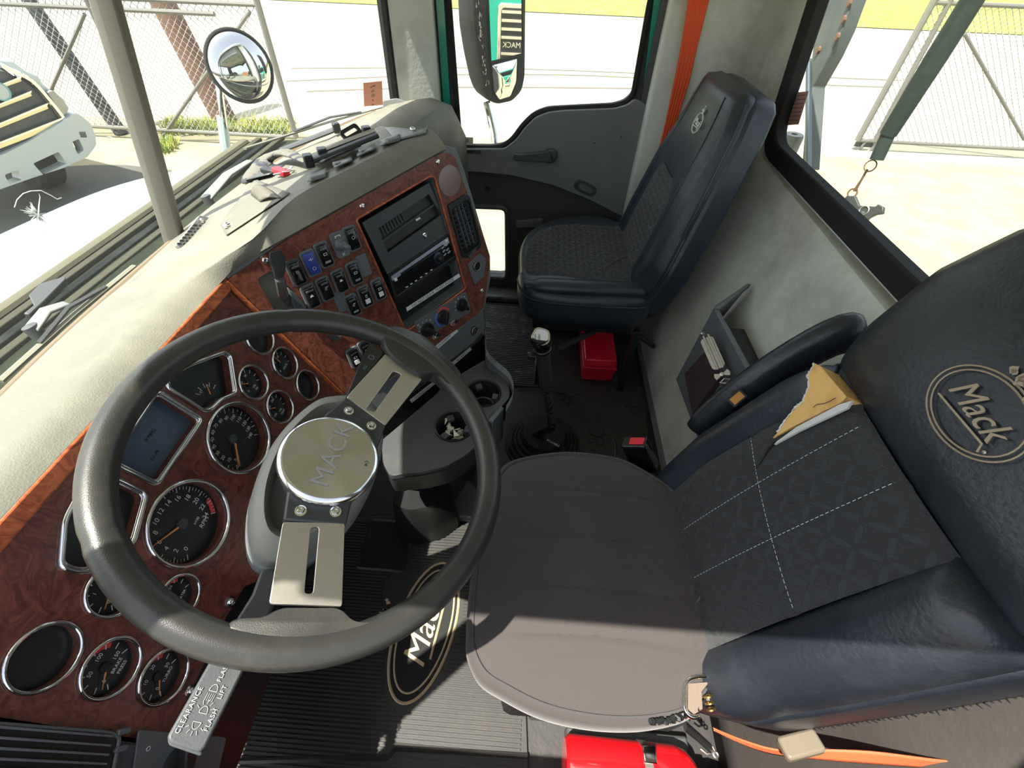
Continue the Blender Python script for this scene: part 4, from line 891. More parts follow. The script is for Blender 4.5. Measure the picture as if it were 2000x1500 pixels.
# shelf with two cup holders
zs_ = .42
sh = [(952, 700), (975, 722), (994, 745), (996, 775), (975, 800), (962, 822), (930, 872), (905, 892), (868, 912), (825, 922), (790, 925), (762, 930), (748, 905), (745, 860), (775, 835), (852, 770), (870, 748)]
shp = [tuple(at(u, v, z=zs_).xy) for u, v in sh]; shp = roundp(shp, .01, 3)
c1 = at(943, 768, z=zs_); c2 = at(887, 832, z=zs_)
HZ = Fr((0, 0, zs_), (0, 0, 1), ax=(1, 0, 0))
shape2d('cup_shelf', HZ, shp, [circ(c1.x, c1.y, .047, 32), circ(c2.x, c2.y, .047, 32)], -.02, 0, M['dgrey'], con, bev=.003)
s = MB(); s.loft([[HZ.w(a, b, c) for a, b in sc(shp, q, .74, .2)] for c, q in ((-.012, 1.012), (-.02, 1.0), (-.075, .99), (-.082, .97))], False, False); s.obj('shelf_skirt', M['dgrey'], con, smooth=40)
for c in (c1, c2):
    f = HZ.off(c.x, c.y, 0); s = MB(); s.lathe(f, [(.051, .0), (.050, .004), (.0455, .002), (.043, -.006), (.043, -.062), (0, -.062)], 32, cap0=False, cap1=False)
    cu_ = s.obj('cup_holder', M['black'], con, smooth=40)
    for k in range(3):
        ff_ = f.rot(k * 120 + 25); MB().box(ff_, .026, .042, -.009, .009, -.016, -.004).obj('grip_finger', M['dgrey'], cu_, bev=.002)
    MB().ring(f, 0, 0, .030, .003, -.05, 28, 6).obj('inner_ring', M['dgrey'], cu_)
# slot divider beside the front cup holder
MB().prism(Fr((0, 0, .40), (0, 0, 1), ax=(1, 0, 0)), [tuple(at(u, v, z=.42).xy) for u, v in ((955, 823), (962, 829), (984, 801), (977, 797))], -.1, .03).obj('slot_divider', M['grey'], con, bev=.002)
# column below the shelf and dark housing near the pedals
s = MB(); s.loft([[HZ.w(a, b, c) for a, b in sc(shp, q, .86, .34)] for c, q in ((-.075, .86), (-.2, .74), (-.40, .66))], True, True); s.obj('console_body', M['dgrey'], con, smooth=40)
bp = [(775, 940), (840, 930), (880, 940), (885, 965), (850, 990), (795, 1000), (762, 985)]
ctr = at(860, 990, z=0)
s = MB(); b0 = roundp([tuple(at(u, v, z=.20).xy) for u, v in bp], .02, 3); s.loft([[Vector((x, y, .0)) for x, y in sc(b0, 1.15)], [Vector((x, y, .18)) for x, y in sc(b0, 1.0)], [Vector((x, y, .20)) for x, y in sc(b0, .92)]])
s.obj('pedal_housing', M['black'], con, smooth=50)
# crumpled wrapper and a key in the near cup holder
tr = MB()
for k in range(14):
    p = Vector((c2.x, c2.y, zs_ - .035)) + Vector((random.uniform(-.022, .022), random.uniform(-.022, .022), random.uniform(0, .02)))
    q = [p + Vector((random.uniform(-.013, .013), random.uniform(-.013, .013), random.uniform(-.008, .012))) for _ in range(4)]; tr.add(q, [(0, 1, 2), (0, 2, 3), (0, 3, 1), (1, 2, 3)])
o = tr.obj('wrapper', mat('crumpled_foil', (.62, .60, .5), .35, .3), smooth=0); tag(o, 'crumpled pale wrapper stuffed in the cup holder nearest the steering wheel', 'wrapper')
# ================================================================ floor mats
def hpts(l, z=.0): return [tuple(at(u, v, z=z).xy) for u, v in l]
F0 = Fr((0, 0, 0), (0, 0, 1), ax=(1, 0, 0))
dm = hpts([(690, 1012), (850, 1008), (880, 1020), (915, 1030), (980, 1030), (1000, 1150), (1028, 1400), (1034, 1560), (380, 1560), (500, 1330), (560, 1180)])
o = thing('driver_floor_mat', 'black ribbed rubber floor mat with gold oval crest below the steering wheel', 'floor mat', (.35, .25, 0))
MB().prism(F0, roundp(dm, .01), .001, .008).obj('mat_base', M['mat'], o, bev=.002)
# ribs run front to back; each rib is a small bar, kept in one part
ribs = MB(); oc = Vector(at(832, 1225, z=0).xy)
oa, ob = .170, .076    # emblem half sizes
ovang = math.atan2(*(Vector(at(870, 1100, z=0).xy) - Vector(at(795, 1340, z=0).xy)).yx)
yy0, yy1 = -.06, .62
x = .03
def inside(px_, py_, poly):
    r = False; j = len(poly) - 1
    for i in range(len(poly)):
        if (poly[i][1] > py_) != (poly[j][1] > py_) and px_ < (poly[j][0] - poly[i][0]) * (py_ - poly[i][1]) / (poly[j][1] - poly[i][1]) + poly[i][0]: r = not r
        j = i
    return r
cO, sO = math.cos(ovang), math.sin(ovang)
def inoval(X, Y, k=1.1):
    dx, dy = X - oc.x, Y - oc.y; p = dx * cO + dy * sO; q = -dx * sO + dy * cO; return (p / (oa * k)) ** 2 + (q / (ob * k)) ** 2 < 1
def spans(x, test, y0, y1, st=.01):
    out = []; cur = None; y = y0
    while y <= y1:
        if test(x, y): cur = [y, y] if cur is None else [cur[0], y]
        elif cur: out.append(cur); cur = None
        y += st
    if cur: out.append(cur)
    return [q for q in out if q[1] - q[0] > .015]
dms = sc(dm, .96); pedr = lambda X, Y: .47 < X < .62 and .30 < Y < .44
x = .02
while x < .63:
    for a, b in spans(x, lambda X, Y: inside(X, Y, dms) and not inoval(X, Y) and not pedr(X, Y) and not (.37 < X < .47 and .25 < Y < .36 and ((X - .42) / .05) ** 2 + ((Y - .30) / .05) ** 2 < 1), -.1, .75): ribs.box(F0, x - .0022, x + .0022, a, b, .007, .0115)
    x += .0088
tag(ribs.obj('ribs', M['mat'], o), kind='stuff')
# emblem: double gold oval, lettering, bulldog patch as a plain generic mark
EF = Fr((oc.x, oc.y, .009), (0, 0, 1), ax=(cO, sO, 0))
em = MB(); em.tube([EF.w(oa * math.cos(t), ob * math.sin(t)) for t in np.linspace(0, 2 * PI, 60)[:-1]], .0034, 4, closed=True); em.tube([EF.w(oa * .88 * math.cos(t), ob * .84 * math.sin(t)) for t in np.linspace(0, 2 * PI, 60)[:-1]], .0022, 4, closed=True)
em.obj('oval_rings', M['gold'], o)
MB().prism(EF, [(oa * 1.03 * math.cos(t), ob * 1.05 * math.sin(t)) for t in np.linspace(0, 2 * PI, 48)[:-1]], -.003, .0).obj('oval_field', M['rubber'], o)
text('Mack', EF, -.005, 0, .085, M['gold'], o, c=.001, ext=.001, shear=.3, off=0)
s = MB(); s.tube([EF.w(-.07, -.037, .001), EF.w(.09, -.030, .001), EF.w(.10, -.042, .001)], .003, 4); s.obj('underline', M['gold'], o)
bf = EF.off(.02, ob + .035)
def blobs(fr, R_, n, m, par, name):
    s = MB()
    for k in range(n):
        a = random.uniform(0, 6.28); r = R_ * random.uniform(.1, .95); c = (r * math.cos(a), r * .7 * math.sin(a)); w_ = R_ * random.uniform(.10, .24)
        pts = [(c[0] + w_ * random.uniform(.4, 1) * math.cos(t), c[1] + w_ * random.uniform(.4, 1) * math.sin(t)) for t in np.linspace(0, 2 * PI, 8)[:-1]]; s.prism(fr, pts, 0, .0008)
    return s.obj(name, m, par, smooth=0)
blobs(bf, .035, 12, M['gold'], o, 'crest_patch')
# raised heel pad frame and front rib of the mat
s = MB(); s.tube([F0.w(*q, .010) for q in roundp([(.47, .30), (.62, .30), (.62, .44), (.47, .44)], .01, 2)], .004, 4, closed=True); s.obj('heel_pad_rim', M['mat'], o)
MB().prism(F0, [(.475, .305), (.615, .305), (.615, .435), (.475, .435)], .008, .0095).obj('heel_pad', M['black'], o)
s = MB(); pb = hpts([(370, 1490), (760, 1480), (775, 1462), (1030, 1478), (1030, 1540), (380, 1560)]); s.tube([F0.w(a, b, .010) for a, b in pb[:4]], .006, 6); s.obj('edge_ridge', M['mat'], o)
def paw(u, v, k, rot, par, z=.002):
    c = at(u, v, z=z); f = Fr((c.x, c.y, z), (0, 0, 1), ax=(math.cos(R(rot)), math.sin(R(rot)), 0)); s = MB()
    s.prism(f, [(k * a, k * b) for a, b in smoothp([(-.5, -.3), (0, -.1), (.5, -.3), (.45, .1), (0, .45), (-.45, .1)], 3)], 0, .005)
    for a, b in ((-.75, .35), (-.3, .85), (.3, .85), (.75, .35)): s.prism(f, [(k * (a + .22 * math.cos(t)), k * (b + .3 * math.sin(t))) for t in np.linspace(0, 2 * PI, 10)[:-1]], 0, .005)
    return s.obj('paw_print', M['mat'], par, bev=.001)
# centre tunnel mat with paw prints
cm = thing('centre_floor_mat', 'smooth black rubber mat with embossed paw prints around the gear lever', 'floor mat', (1.0, -.15, 0))
tmq = hpts([(820, 960), (960, 880), (990, 790), (1000, 752), (1225, 752), (1262, 800), (1270, 900), (1285, 935), (1200, 1010), (1000, 1030), (850, 1010)])
MB().prism(F0, roundp(tmq, .03), .0005, .005).obj('mat_base', M['mat'], cm, bev=.002)
MB().prism(F0, [(.635, .30), (.70, .34), (.77, .30), (.78, .16), (.70, .08), (.635, .10)], .004, .03).obj('tunnel_lip', M['grey'], cm, bev=.01, bseg=3)
paw(862, 992, .032, 200, cm, .032); paw(1112, 768, .05, 60, cm, .005); paw(1165, 845, .05, 120, cm, .005); paw(1238, 790, .04, 80, cm, .005)
s = MB(); s.tube([F0.w(x, y, .006) for x, y in [(.97 + .26 * math.cos(t), -.09 - .0 + .26 * math.sin(t)) for t in np.linspace(-2.6, .4, 24)]], .004, 4); s.obj('curved_ridge', M['mat'], cm)
# passenger mat
pm = thing('passenger_floor_mat', 'worn black ribbed rubber mat on the passenger side floor in front of the seat', 'floor mat', (1.5, .1, 0))
pq = hpts([(940, 600), (1044, 600), (1052, 757), (1000, 762), (925, 760)]); pq = [(1.235, -.06), (1.775, -.03), (1.775, .45), (1.235, .45)]
MB().prism(F0, pq, .001, .008).obj('mat_base', M['matworn'], pm, bev=.002)
s = MB(); x = 1.25
while x < 1.765: s.box(F0, x - .0028, x + .0028, -.045 + .02 * (x - 1.25), .44, .007, .011); x += .0105
tag(s.obj('ribs', M['matworn'], pm), kind='stuff')
s = MB(); s.tube([F0.w(a, b, .01) for a, b in pq], .006, 6, closed=True); s.obj('mat_border', M['mat'], pm)
# ================================================================ gear lever
gl_ = thing('gear_lever', 'tall gear lever with chrome capped knob and ribbed black rubber boot', 'gear lever', (.95, -.09, .005))
GB = Fr((.955, -.087, .005), (0, 0, 1), ax=(1, 0, 0))
pr = []
for k in range(5): r = .135 - .014 * k; h = .012 * k; pr += [(r, h), (r - .001, h + .007), (r - .010, h + .010), (r - .011, h + .006)]
pr += [(.076, .062), (.074, .070), (.060, .074), (0, .075)]
MB().lathe(GB, pr, 40, cap1=False).obj('boot', M['rubber'], gl_, smooth=40)
top = at(1058, 668, x=.915); lb = Vector((.945, -.092, .08))
elb = at(1068, 838, z=.10)
P = [lb, Vector((.93, -.08, .095)), elb * .15 + (lb * .85)]; 
b0 = at(1078, 838, x=.93); b1 = at(1066, 745, x=.925); b2 = at(1062, 705, x=.92)
MB().tube([Vector((.94, -.055, .075)), Vector((.935, -.075, .10)), b0 + Vector((0, 0, .01)), b0 + Vector((0, 0, .04))], [.012, .014, .014, .011], 10).obj('elbow', M['black'], gl_)
MB().tube([b0, b1], .0115, 12).obj('shaft', M['tray_black'], gl_)
s = MB()
for k in range(9):
    t = k / 9; p = b0 * (1 - t) + b1 * t; d = (b1 - b0).normalized(); s.ring(Fr(p, d + Vector((0, .25, 0))), 0, 0, .0125, .0018, 0, 14, 5)
s.obj('hose_wrap', M['black'], gl_)
MB().tube([b1 - (b2 - b1) * .1, b2, top + (b2 - top) * .2], [.020, .020, .021], 16).obj('sleeve', M['tray_black'], gl_)
d = (top - b2).normalized(); kf = Fr(top, d)
s = MB(); s.lathe(kf, [(.021, -.035), (.023, -.022), (.026, -.010), (.030, .004), (.030, .014), (.026, .022)], 24); kb = s.obj('knob', M['gloss'], gl_, smooth=60)
MB().lathe(kf, [(.0235, -.026), (.0245, -.026), (.0245, -.022), (.0235, -.022)], 24).obj('ring', M['steel'], kb)
tf = Fr(top + d * .016, d + Vector((-.35, .10, .1))); 
s = MB(); q = roundp([(-.024, -.018), (.022, -.024), (.030, .0), (.012, .026), (-.026, .020)], .012, 4); s.loft([[tf.w(a, b, c) for a, b in sc(q, k)] for c, k in ((-.006, .98), (.004, 1.04), (.009, 1.0))]); cp_ = s.obj('knob_cap', M['chrome'], kb, smooth=50)
MB().prism(tf, sc(q, .78), .009, .0102).obj('badge', M['paper'], cp_)
dv = Vector(tf.px(1043, 652, .01)) - Vector(tf.px(1043, 668, .01)); ra = math.degrees(math.atan2(dv.y, dv.x))
text('Eaton', tf.off(*tf.px(1045, 660, .01), 0), 0, 0, .0105, M['black'], cp_, rot=ra, c=.0106, ext=.0001); text('Fuller', tf.off(*tf.px(1053, 660, .01), 0), 0, 0, .0105, M['black'], cp_, rot=ra, c=.0106, ext=.0001)
MB().box(Fr(b2 * .4 + top * .6 + Vector((-.03, .012, 0)), (0, 0, 1), ax=(1, 0, 0)), -.008, .012, .006, .028, -.008, .008).obj('range_selector', M['black'], kb, bev=.003)
bt = GB.off(-.05, -.02, .0745); text('MERITOR', GB.off(-.045, -.03, .073), 0, 0, .012, M['paper'], gl_, rot=60, c=.0015, ext=.0002)
# ================================================================ seats
def rings_top(out, zt, drop, pleat=None, n=22, p=4, skirt=.10, tuck=.94, edge=.012):
    cx = sum(q[0] for q in out) / len(out); cy = sum(q[1] for q in out) / len(out); m_ = len(out); rings = []
    for k in range(1, n + 1):
        r = k / n; ring = []
        for a, b in out:
            x = cx + (a - cx) * r; y = cy + (b - cy) * r; z = zt - drop * r ** p
            if pleat: z += pleat(x, y) * (1 - r ** 6)
            ring.append(Vector((x, y, z)))
        rings.append(ring)
    z0 = zt - drop
    for q, dz in ((1.018, edge), (1.025, edge * 2.2), (1.02, skirt * .55), (.99, skirt * .85), (tuck, skirt)): rings.append([Vector((cx + (a - cx) * q, cy + (b - cy) * q, z0 - dz)) for a, b in out])
    v = [Vector((cx, cy, zt + (pleat(cx, cy) if pleat else 0)))] + [p_ for r in rings for p_ in r]
    f = [(0, 1 + i, 1 + (i + 1) % m_) for i in range(m_)]
    for k in range(len(rings) - 1):
        for i in range(m_): j = (i + 1) % m_; f.append((1 + k * m_ + i, 1 + (k + 1) * m_ + i, 1 + (k + 1) * m_ + j, 1 + k * m_ + j))
    f.append(tuple(1 + (len(rings) - 1) * m_ + i for i in range(m_))[::-1])
    return v, f
uvxy = lambda p: (p.x, p.y)
seat = thing('driver_chair', 'driver seat with black stretch cloth cushion cover and torn blue vinyl backrest showing foam', 'seat', (.34, -.2, .0))
so1 = [(1000, 900), (1080, 884), (1150, 885), (1215, 897), (1270, 925), (1318, 960), (1352, 1020), (1378, 1090), (1398, 1180), (1412, 1260), (1395, 1340), (1350, 1392), (1280, 1412), (1200, 1415), (1120, 1405), (1050, 1385), (985, 1352), (940, 1322), (917, 1275), (915, 1230), (920, 1150), (932, 1070), (950, 990), (970, 930)]
out = [tuple(p) for p in smoothp([tuple(at(u, v, z=.485).xy) for u, v in so1], 5)]
seams = [at(1150, v, z=.5).x for v in (965, 1055, 1152, 1243)]; wr_ = [at(1150, v, z=.5).x for v in (1005, 1105, 1290, 1330)]
def pleat(x, y):
    z = .010 * math.sin(PI * min(1, max(0, (x - .1) / .48)))
    yy = (y + .15); bend = -.010 * (yy / .2) ** 2
    for s in seams: d = (x - s - bend - .05 * yy * .2) / .0042; z -= .0055 * math.exp(-d * d)
    for i, s in enumerate(wr_): d = (x - s - bend + .12 * yy) / .008; z += .0028 * math.exp(-d * d) * math.exp(-((y - (-.28 if i % 2 else -.02)) / .09) ** 2)
    if y < -.25: z += .0025 * math.sin(x * 260 + y * 40) * min(1, (-.25 - y) / .06)
    return z
v, f = rings_top(out, .505, .020, pleat, 46, 7, .09)
cus = mk('cushion', v, f, uvpat('stretch_cover_cloth', (.042, .036, .035), (.05, .045, .045), 'weave', bump=.4), seat, smooth=60, uvf=uvxy)
s = MB(); s.tube([Vector((p[0], p[1], .494)) for p in sc(out, .965)], .0018, 5, closed=True); s.obj('cover_hem', M['cloth'], cus)
s = MB(); ob_ = sc(out, .9); s.loft([[Vector((a, b, .40)) for a, b in ob_], [Vector((a, b, .33)) for a, b in ob_]]); s.obj('cushion_pan', M['black'], seat, bev=.01)
MB().box(H, .14, .54, -.33, .0, .16, .33).obj('suspension_bellows', M['rubber'], seat, bev=.02)
s = MB(); s.box(H, .155, .56, -.40, -.065, 0, .16); s.obj('seat_base', M['dgrey'], seat, bev=.008)
# --- backrest
class Back:
    def __init__(s, y0, z0, slope): s.f = Fr((0, y0, z0), Vector((0, 1, slope))); 
    def w(s, x, t, c=0): return s.f.w(-x, t, c)
    def px(s, u, v, c=0): a, b = s.f.px(u, v, c); return (-a, b)
BK = Back(-.34, .486, .434)
uvb = lambda B: (lambda p: ((-(p - B.f.o).dot(B.f.ax)), (p - B.f.o).dot(B.f.ay)))
def bpoly(B, pts, c0, c1, name, m, par, **k): return MB().prism(B.f, [(-x, t) for x, t in pts], c0, c1).obj(name, m, par, **k)
def lerp(x, xs, ys): return float(np.interp(x, xs, ys))
def blobloft(B, x0f, x1f, ts, cf, c_back, name, m, par, nx=14, **k):
    """closed loft along t: front profile c = cf(u,t), u in 0..1 over the width; flat back"""
    rings = []
    for t in ts:
        a, b = x0f(t), x1f(t); rr = [B.w(a + (b - a) * i / nx, t, cf(i / nx, t)) for i in range(nx + 1)]
        e = (b - a) * .02; rr += [B.w(b - e, t, c_back), B.w(a + e, t, c_back)]; rings.append(rr)
    return MB().loft(rings[::-1]).obj(name, m, par, **k)
def roundt(t, t0, t1, r):  # 0..1 falloff near ends
    d = min(t - t0, t1 - t); return 1 if d > r else math.sqrt(max(0, 1 - (1 - max(d, 0) / r) ** 2))
TS = [i / 40 for i in range(41)]
xs0 = lambda t: lerp(t, [-.12, 0, .2, .4, .55, .66, .70], [.15, .122, .128, .138, .140, .18, .24]); xs1 = lambda t: lerp(t, [-.12, -.02, .1, .3, .38, .45, .55, .63, .68, .70], [.54, .575, .59, .575, .553, .57, .575, .55, .50, .46])
ts_ = [-.10 + .80 * q for q in TS]
shell = blobloft(BK, xs0, xs1, ts_, lambda u, t: -.012 - .02 * (1 - roundt(u, 0, 1, .06)) + (-.05 * (1 - roundt(t, -.10, .70, .05))), -.105, 'back_shell', M['dark_leather'], seat, smooth=50, bev=.006)
# near and far side bolsters
def bolster(x0f, x1f, t0, t1, hgt, m, name='bolster'):
    tt = [t0 + (t1 - t0) * q for q in TS]
    return blobloft(BK, x0f, x1f, tt, lambda u, t: -.03 + (.03 + hgt) * (math.sin(PI * min(1, max(0, u))) ** .45) * (roundt(t, t0, t1, .045) ** .7), -.05, name, m, seat, nx=18, smooth=60)
insn = lambda t: lerp(t, [-.05, 0, .1, .25, .375], [.205, .212, .218, .226, .232]); insf = lambda t: lerp(t, [-.05, 0, .1, .25, .375], [.475, .492, .500, .490, .466])
bolster(lambda t: xs0(t) - .004, lambda t: insn(t) + .012, -.09, .388, .032, M['dark_leather'])
bf_ = bolster(lambda t: insf(t) - .012, lambda t: xs1(t) + .008, -.07, .372, .026, M['blue_leather'])
# patterned insert
NX = 26; g_ = []
for i in range(37):
    t = -.045 + (.378 + .045) * i / 36; a, b = insn(t) - .006, insf(t) + .006
    row = []
    for j in range(NX + 1):
        u = j / NX; x = a + (b - a) * u; c = .012 + .012 * math.sin(PI * u) ** .6 + .008 * math.sin(PI * min(1, i / 36)) 
        for s_ in (.318, .408): d = (x - s_ - .02 * (t - .2)) / .005; c -= .003 * math.exp(-d * d)
        d = (t - .195 - .12 * (x - .35)) / .005; c -= .003 * math.exp(-d * d)
        if t < .03: c += .003 * math.sin(x * 190) * math.sin(t * 170) * (.03 - t) / .07
        row.append(BK.w(x, t, c - .02 * (1 - roundt(t, -.045, .378, .02))))
    g_.append(row)
ins = MB().grid(g_).obj('insert', M['plate'], seat, smooth=180, uvf=uvb(BK))
def inssurf(x, t): u = (x - insn(t)) / (insf(t) - insn(t)); return BK.w(x, t, .0125 + .012 * math.sin(PI * max(0.02, min(.98, u))) ** .6 + .008 * math.sin(PI * min(1, max(0, (t + .045) / .423))) - .0008)
def stitch(pts, par, nm='stitching', m=None, dash=.0045, gap=.003, r=.0005):
    s = MB(); P = [Vector(p) for p in pts]; L = 0
    for i in range(len(P) - 1):
        d = P[i + 1] - P[i]; l = d.length; k = 0.0
        while k < l: e = min(k + dash, l); s.tube([P[i] + d * (k / l), P[i] + d * (e / l)], r, 4); k += dash + gap
    return s.obj(nm, m or M['stitch'], par)
M['stitch'] = mat('grey_thread', (.30, .31, .32), .8)
for s_ in (.318, .408): stitch([inssurf(s_ + .02 * (t - .2), t) for t in np.linspace(.02, .372, 24)], ins)
stitch([inssurf(x, .195 + .12 * (x - .35)) for x in np.linspace(.225, .495, 18)], ins)
# headrest leather
def hc(u, t):
    e = roundt(t, .372, .70, .06); return -.03 + (.054 + .010 * math.sin(PI * (t - .372) / .33)) * (math.sin(PI * min(1, max(0, u))) ** .28) * e ** .8
tt = [.372 + .328 * q for q in TS]
hr = blobloft(BK, lambda t: xs0(t) + .006, lambda t: xs1(t) + .006, tt, hc, -.06, 'headrest', M['dark_leather'], seat, nx=30, smooth=60)
# side welts with pale thread
wl_ = [BK.w(xs0(t) + .001, t, -.034) for t in np.linspace(-.06, .62, 40)]
s = MB(); s.tube(wl_, .0022, 5); s.obj('welt', M['black'], shell); stitch([p + Vector((-.0035, .002, -.004)) for p in wl_], shell, r=.0006)
# side facing under the welt
gs = []
for t in np.linspace(-.10, .66, 30): gs.append([BK.w(xs0(t) - .004 - .004 * math.sin(q * PI), t, -.034 - .10 * q) for q in np.linspace(0, 1, 6)])
MB().grid(gs).obj('side_panel', M['dark_leather'], seat, smooth=180, solid=.004)
fr_ = MB()
for t in np.linspace(-.05, .64, 90):
    p = BK.w(xs0(t) - .004, t, -.134); fr_.tube([p, p + Vector((random.uniform(-.004, .002), -.006, random.uniform(-.006, .002)))], [.0016, .0006], 4)
tag(fr_.obj('frayed_hem', M['black'], shell), kind='stuff')
# rip with foam
rip = [(1600, 716), (1612, 722), (1662, 780), (1650, 792), (1560, 836), (1520, 858), (1528, 850), (1548, 822), (1565, 800), (1578, 790), (1590, 762), (1588, 740)]
rp_ = [BK.px(u, v, .016) for u, v in rip]; rc = (sum(p[0] for p in rp_) / len(rp_), sum(p[1] for p in rp_) / len(rp_))
rx = [(rc[0] + (p[0] - rc[0]) * 1.03, rc[1] + (p[1] - rc[1]) * 1.03) for p in rp_]
bpoly(BK, rx, -.02, .0285, 'exposed_foam', M['foam'], bf_, bev=.002)
def ragged(pts, r, amp, m, par, nm='torn_edge', closed=False):
    P = []; 
    for i in range(len(pts) - 1):
        for k in range(7):
            p = Vector(pts[i]) * (1 - k / 7) + Vector(pts[i + 1]) * (k / 7); P.append(p + Vector((random.uniform(-amp, amp), random.uniform(-amp, amp), random.uniform(-amp, amp))))
    s = MB(); s.tube(P, [r * random.uniform(.5, 1.4) for _ in P], 5, closed); return s.obj(nm, m, par)
M['lining'] = mat('pale_lining', (.62, .63, .62), .9)
ragged([BK.w(x, t, .0285) for x, t in [rx[0], rx[11], rx[10], rx[9], rx[8], rx[7], rx[6]]], .0016, .0012, M['lining'], bf_)
q4 = [(1664, 783), (1655, 797), (1560, 842), (1512, 868), (1518, 862), (1556, 834), (1640, 790)]
bpoly(BK, [BK.px(u, v, .030) for u, v in q4], .026, .0305, 'torn_backing', M['lining'], bf_)
s = MB(); s.tube([BK.w(*BK.px(u, v, .031), .031) for u, v in ((1632, 777), (1622, 783), (1610, 788), (1595, 790), (1588, 796))], .0006, 4); s.obj('loose_thread', M['black'], bf_)
s = MB(); s.tube([BK.w(*BK.px(u, v, .029), .029) for u, v in ((1515, 862), (1500, 880), (1485, 905), (1470, 922))], [.0022, .0016, .001, .0004], 4); s.obj('split', M['black'], bf_)
# shredded edge where back meets cushion
s = MB()
for k in range(34):
    x = random.uniform(.225, .47); t = random.uniform(-.035, .045); p = inssurf(x, t) + Vector((0, .004, 0)); a = random.uniform(0, 6.28); l = random.uniform(.006, .018)
    s.add([p, p + BK.f.ax * l * math.cos(a) + BK.f.ay * l * math.sin(a) + BK.f.n * .003, p + BK.f.ax * l * .5 * math.cos(a + .5) + BK.f.ay * l * .5 * math.sin(a + .5)], [(0, 1, 2)])
for x0_, l in ((.375, .035), (.345, .022)):
    p = inssurf(x0_, -.01); s.tube([p, p + Vector((.004, .015, .012)), p + Vector((.006, l, .006))], [.005, .0035, .0008], 5)
s.obj('shreds', M['dgrey'], ins, smooth=0); 
ragged([Vector((p[0], p[1], .497)) for p in out[28:62]], .004, .0025, M['black'], cus, 'gathered_hem')
# crest on the headrest
def crest(B, u, v, wx, wt, rot, c, par, gold, size, tsp=1.0):
    x, t = B.px(u, v, c); f = B.f.off(-x, t, c).rot(rot)
    s = MB(); n = 44
    for k_ in (1, .9): s.tube([f.w(wx * k_ * math.cos(q), wt * k_ * math.sin(q), 0) for q in np.linspace(0, 2 * PI, n + 1)[:-1]], size * .028, 4, closed=True)
    o = s.obj('crest_ring', gold, par); text('Mack', f, -.001, size * .06, size, gold, par, c=.0008, ext=.0006, shear=.35, off=0, name='crest_lettering')
    s = MB(); s.tube([f.w(-wx * .62, -wt * .45, .001), f.w(wx * .6, -wt * .30, .001), f.w(wx * .7, -wt * .48, .001)], size * .04, 4); s.obj('crest_underline', gold, par)
    blobs(f.off(-wx * .05, wt * 1.25, .0005), wx * .45, 22, gold, par, 'crest_patch')
crest(BK, 1906, 803, .061, .041, -4, .0365, hr, mat('embroidery', (.20, .165, .12), .8), .036)
MB().lathe(BK.f.off(-BK.px(1924, 884, .03)[0], BK.px(1924, 884, .03)[1], .030), [(.0025, 0), (.002, .002), (0, .0025)], 10, cap1=False).obj('rivet', M['steel'], hr)
# --- folded arm rest on the far side
arm = MB(); P = [at(1365, 838, x=.63), at(1440, 775, x=.64), at(1530, 712, x=.65), at(1620, 662, x=.66), at(1680, 645, x=.66)]
arm.tube(smoothp(P, 3, False), [.034, .040, .043, .044, .044, .045, .045, .046, .047, .048, .050, .048, .040], 14, flat=.62, up=(1, 0, .3)); am = arm.obj('arm_rest', M['dark_leather'], seat, smooth=180)
c_ = at(1438, 778, x=.60); f = Fr(c_, (-.6, .25, .75)); d2 = Vector(f.px(1455, 765)) - Vector(f.px(1425, 790)); f = f.rot(math.degrees(math.atan2(d2.y, d2.x)))
MB().prism(f, rrect(-.016, .016, -.010, .010, .002), .004, .007).obj('slot_plate', M['black'], am); MB().prism(f, rrect(-.012, .012, -.007, .007, .001), .0068, .008).obj('slot', mat('bronze', (.30, .15, .04), .35, .8), am)
# --- chrome belt guide on the near rear corner of the cushion
s = MB(); gp = [at(u, v, z=.50) for u, v in ((1342, 1325), (1336, 1350), (1338, 1392), (1352, 1400), (1392, 1385))]; gp = gp[::-1]
q = smoothp([at(u, v, z=.503) for u, v in ((1392, 1322), (1362, 1322), (1342, 1330), (1337, 1352), (1338, 1385), (1350, 1400), (1366, 1400))], 4, False); s.tube(q, .0032, 6); s.obj('belt_guide', M['chrome'], seat, smooth=180)
MB().prism(F0, hpts([(1343, 1335), (1385, 1332), (1370, 1352), (1372, 1385), (1355, 1396), (1343, 1385)], .500), .497, .502).obj('guide_plate', mat('brown_guide', (.09, .07, .055), .8, bump=(300, .4)), seat, bev=.001)
bb = at(1378, 1370, z=.50); s = MB()
for k in range(3): s.ring(Fr(bb + Vector((.008 * k - .01, -.004, .004)), (1, .3, .3)), 0, 0, .006, .0018, 0, 12, 5)
s.obj('hook', mat('brass', (.55, .38, .14), .35, 1), seat)
# ================================================================ passenger seat
ps = thing('passenger_chair', 'blue vinyl high-backed passenger seat with dark diamond patterned insert and oval crest', 'seat', (1.48, -.2, 0))
po = [(1.115, -.02), (1.10, -.10), (1.10, -.25), (1.12, -.37), (1.25, -.405), (1.45, -.41), (1.62, -.40), (1.72, -.37), (1.765, -.27), (1.775, -.15), (1.75, -.05), (1.66, .005), (1.52, .030), (1.38, .035), (1.24, .025), (1.16, .01)]
po = [at(u, v, z=.495).xy for u, v in ((1018, 515), (1020, 470), (1040, 440), (1085, 420), (1130, 413), (1180, 416), (1225, 432))]
po = [tuple(p) for p in po] + [(1.72, -.385), (1.48, -.42), (1.28, -.41), (1.205, -.38), (1.19, -.28), (1.19, -.12), (1.205, -.02), (1.25, .02), (1.31, .035)]
po = [tuple(p) for p in smoothp(po, 5)]
v, f = rings_top(po, .50, .024, None, 26, 6, .125, .90, .02)
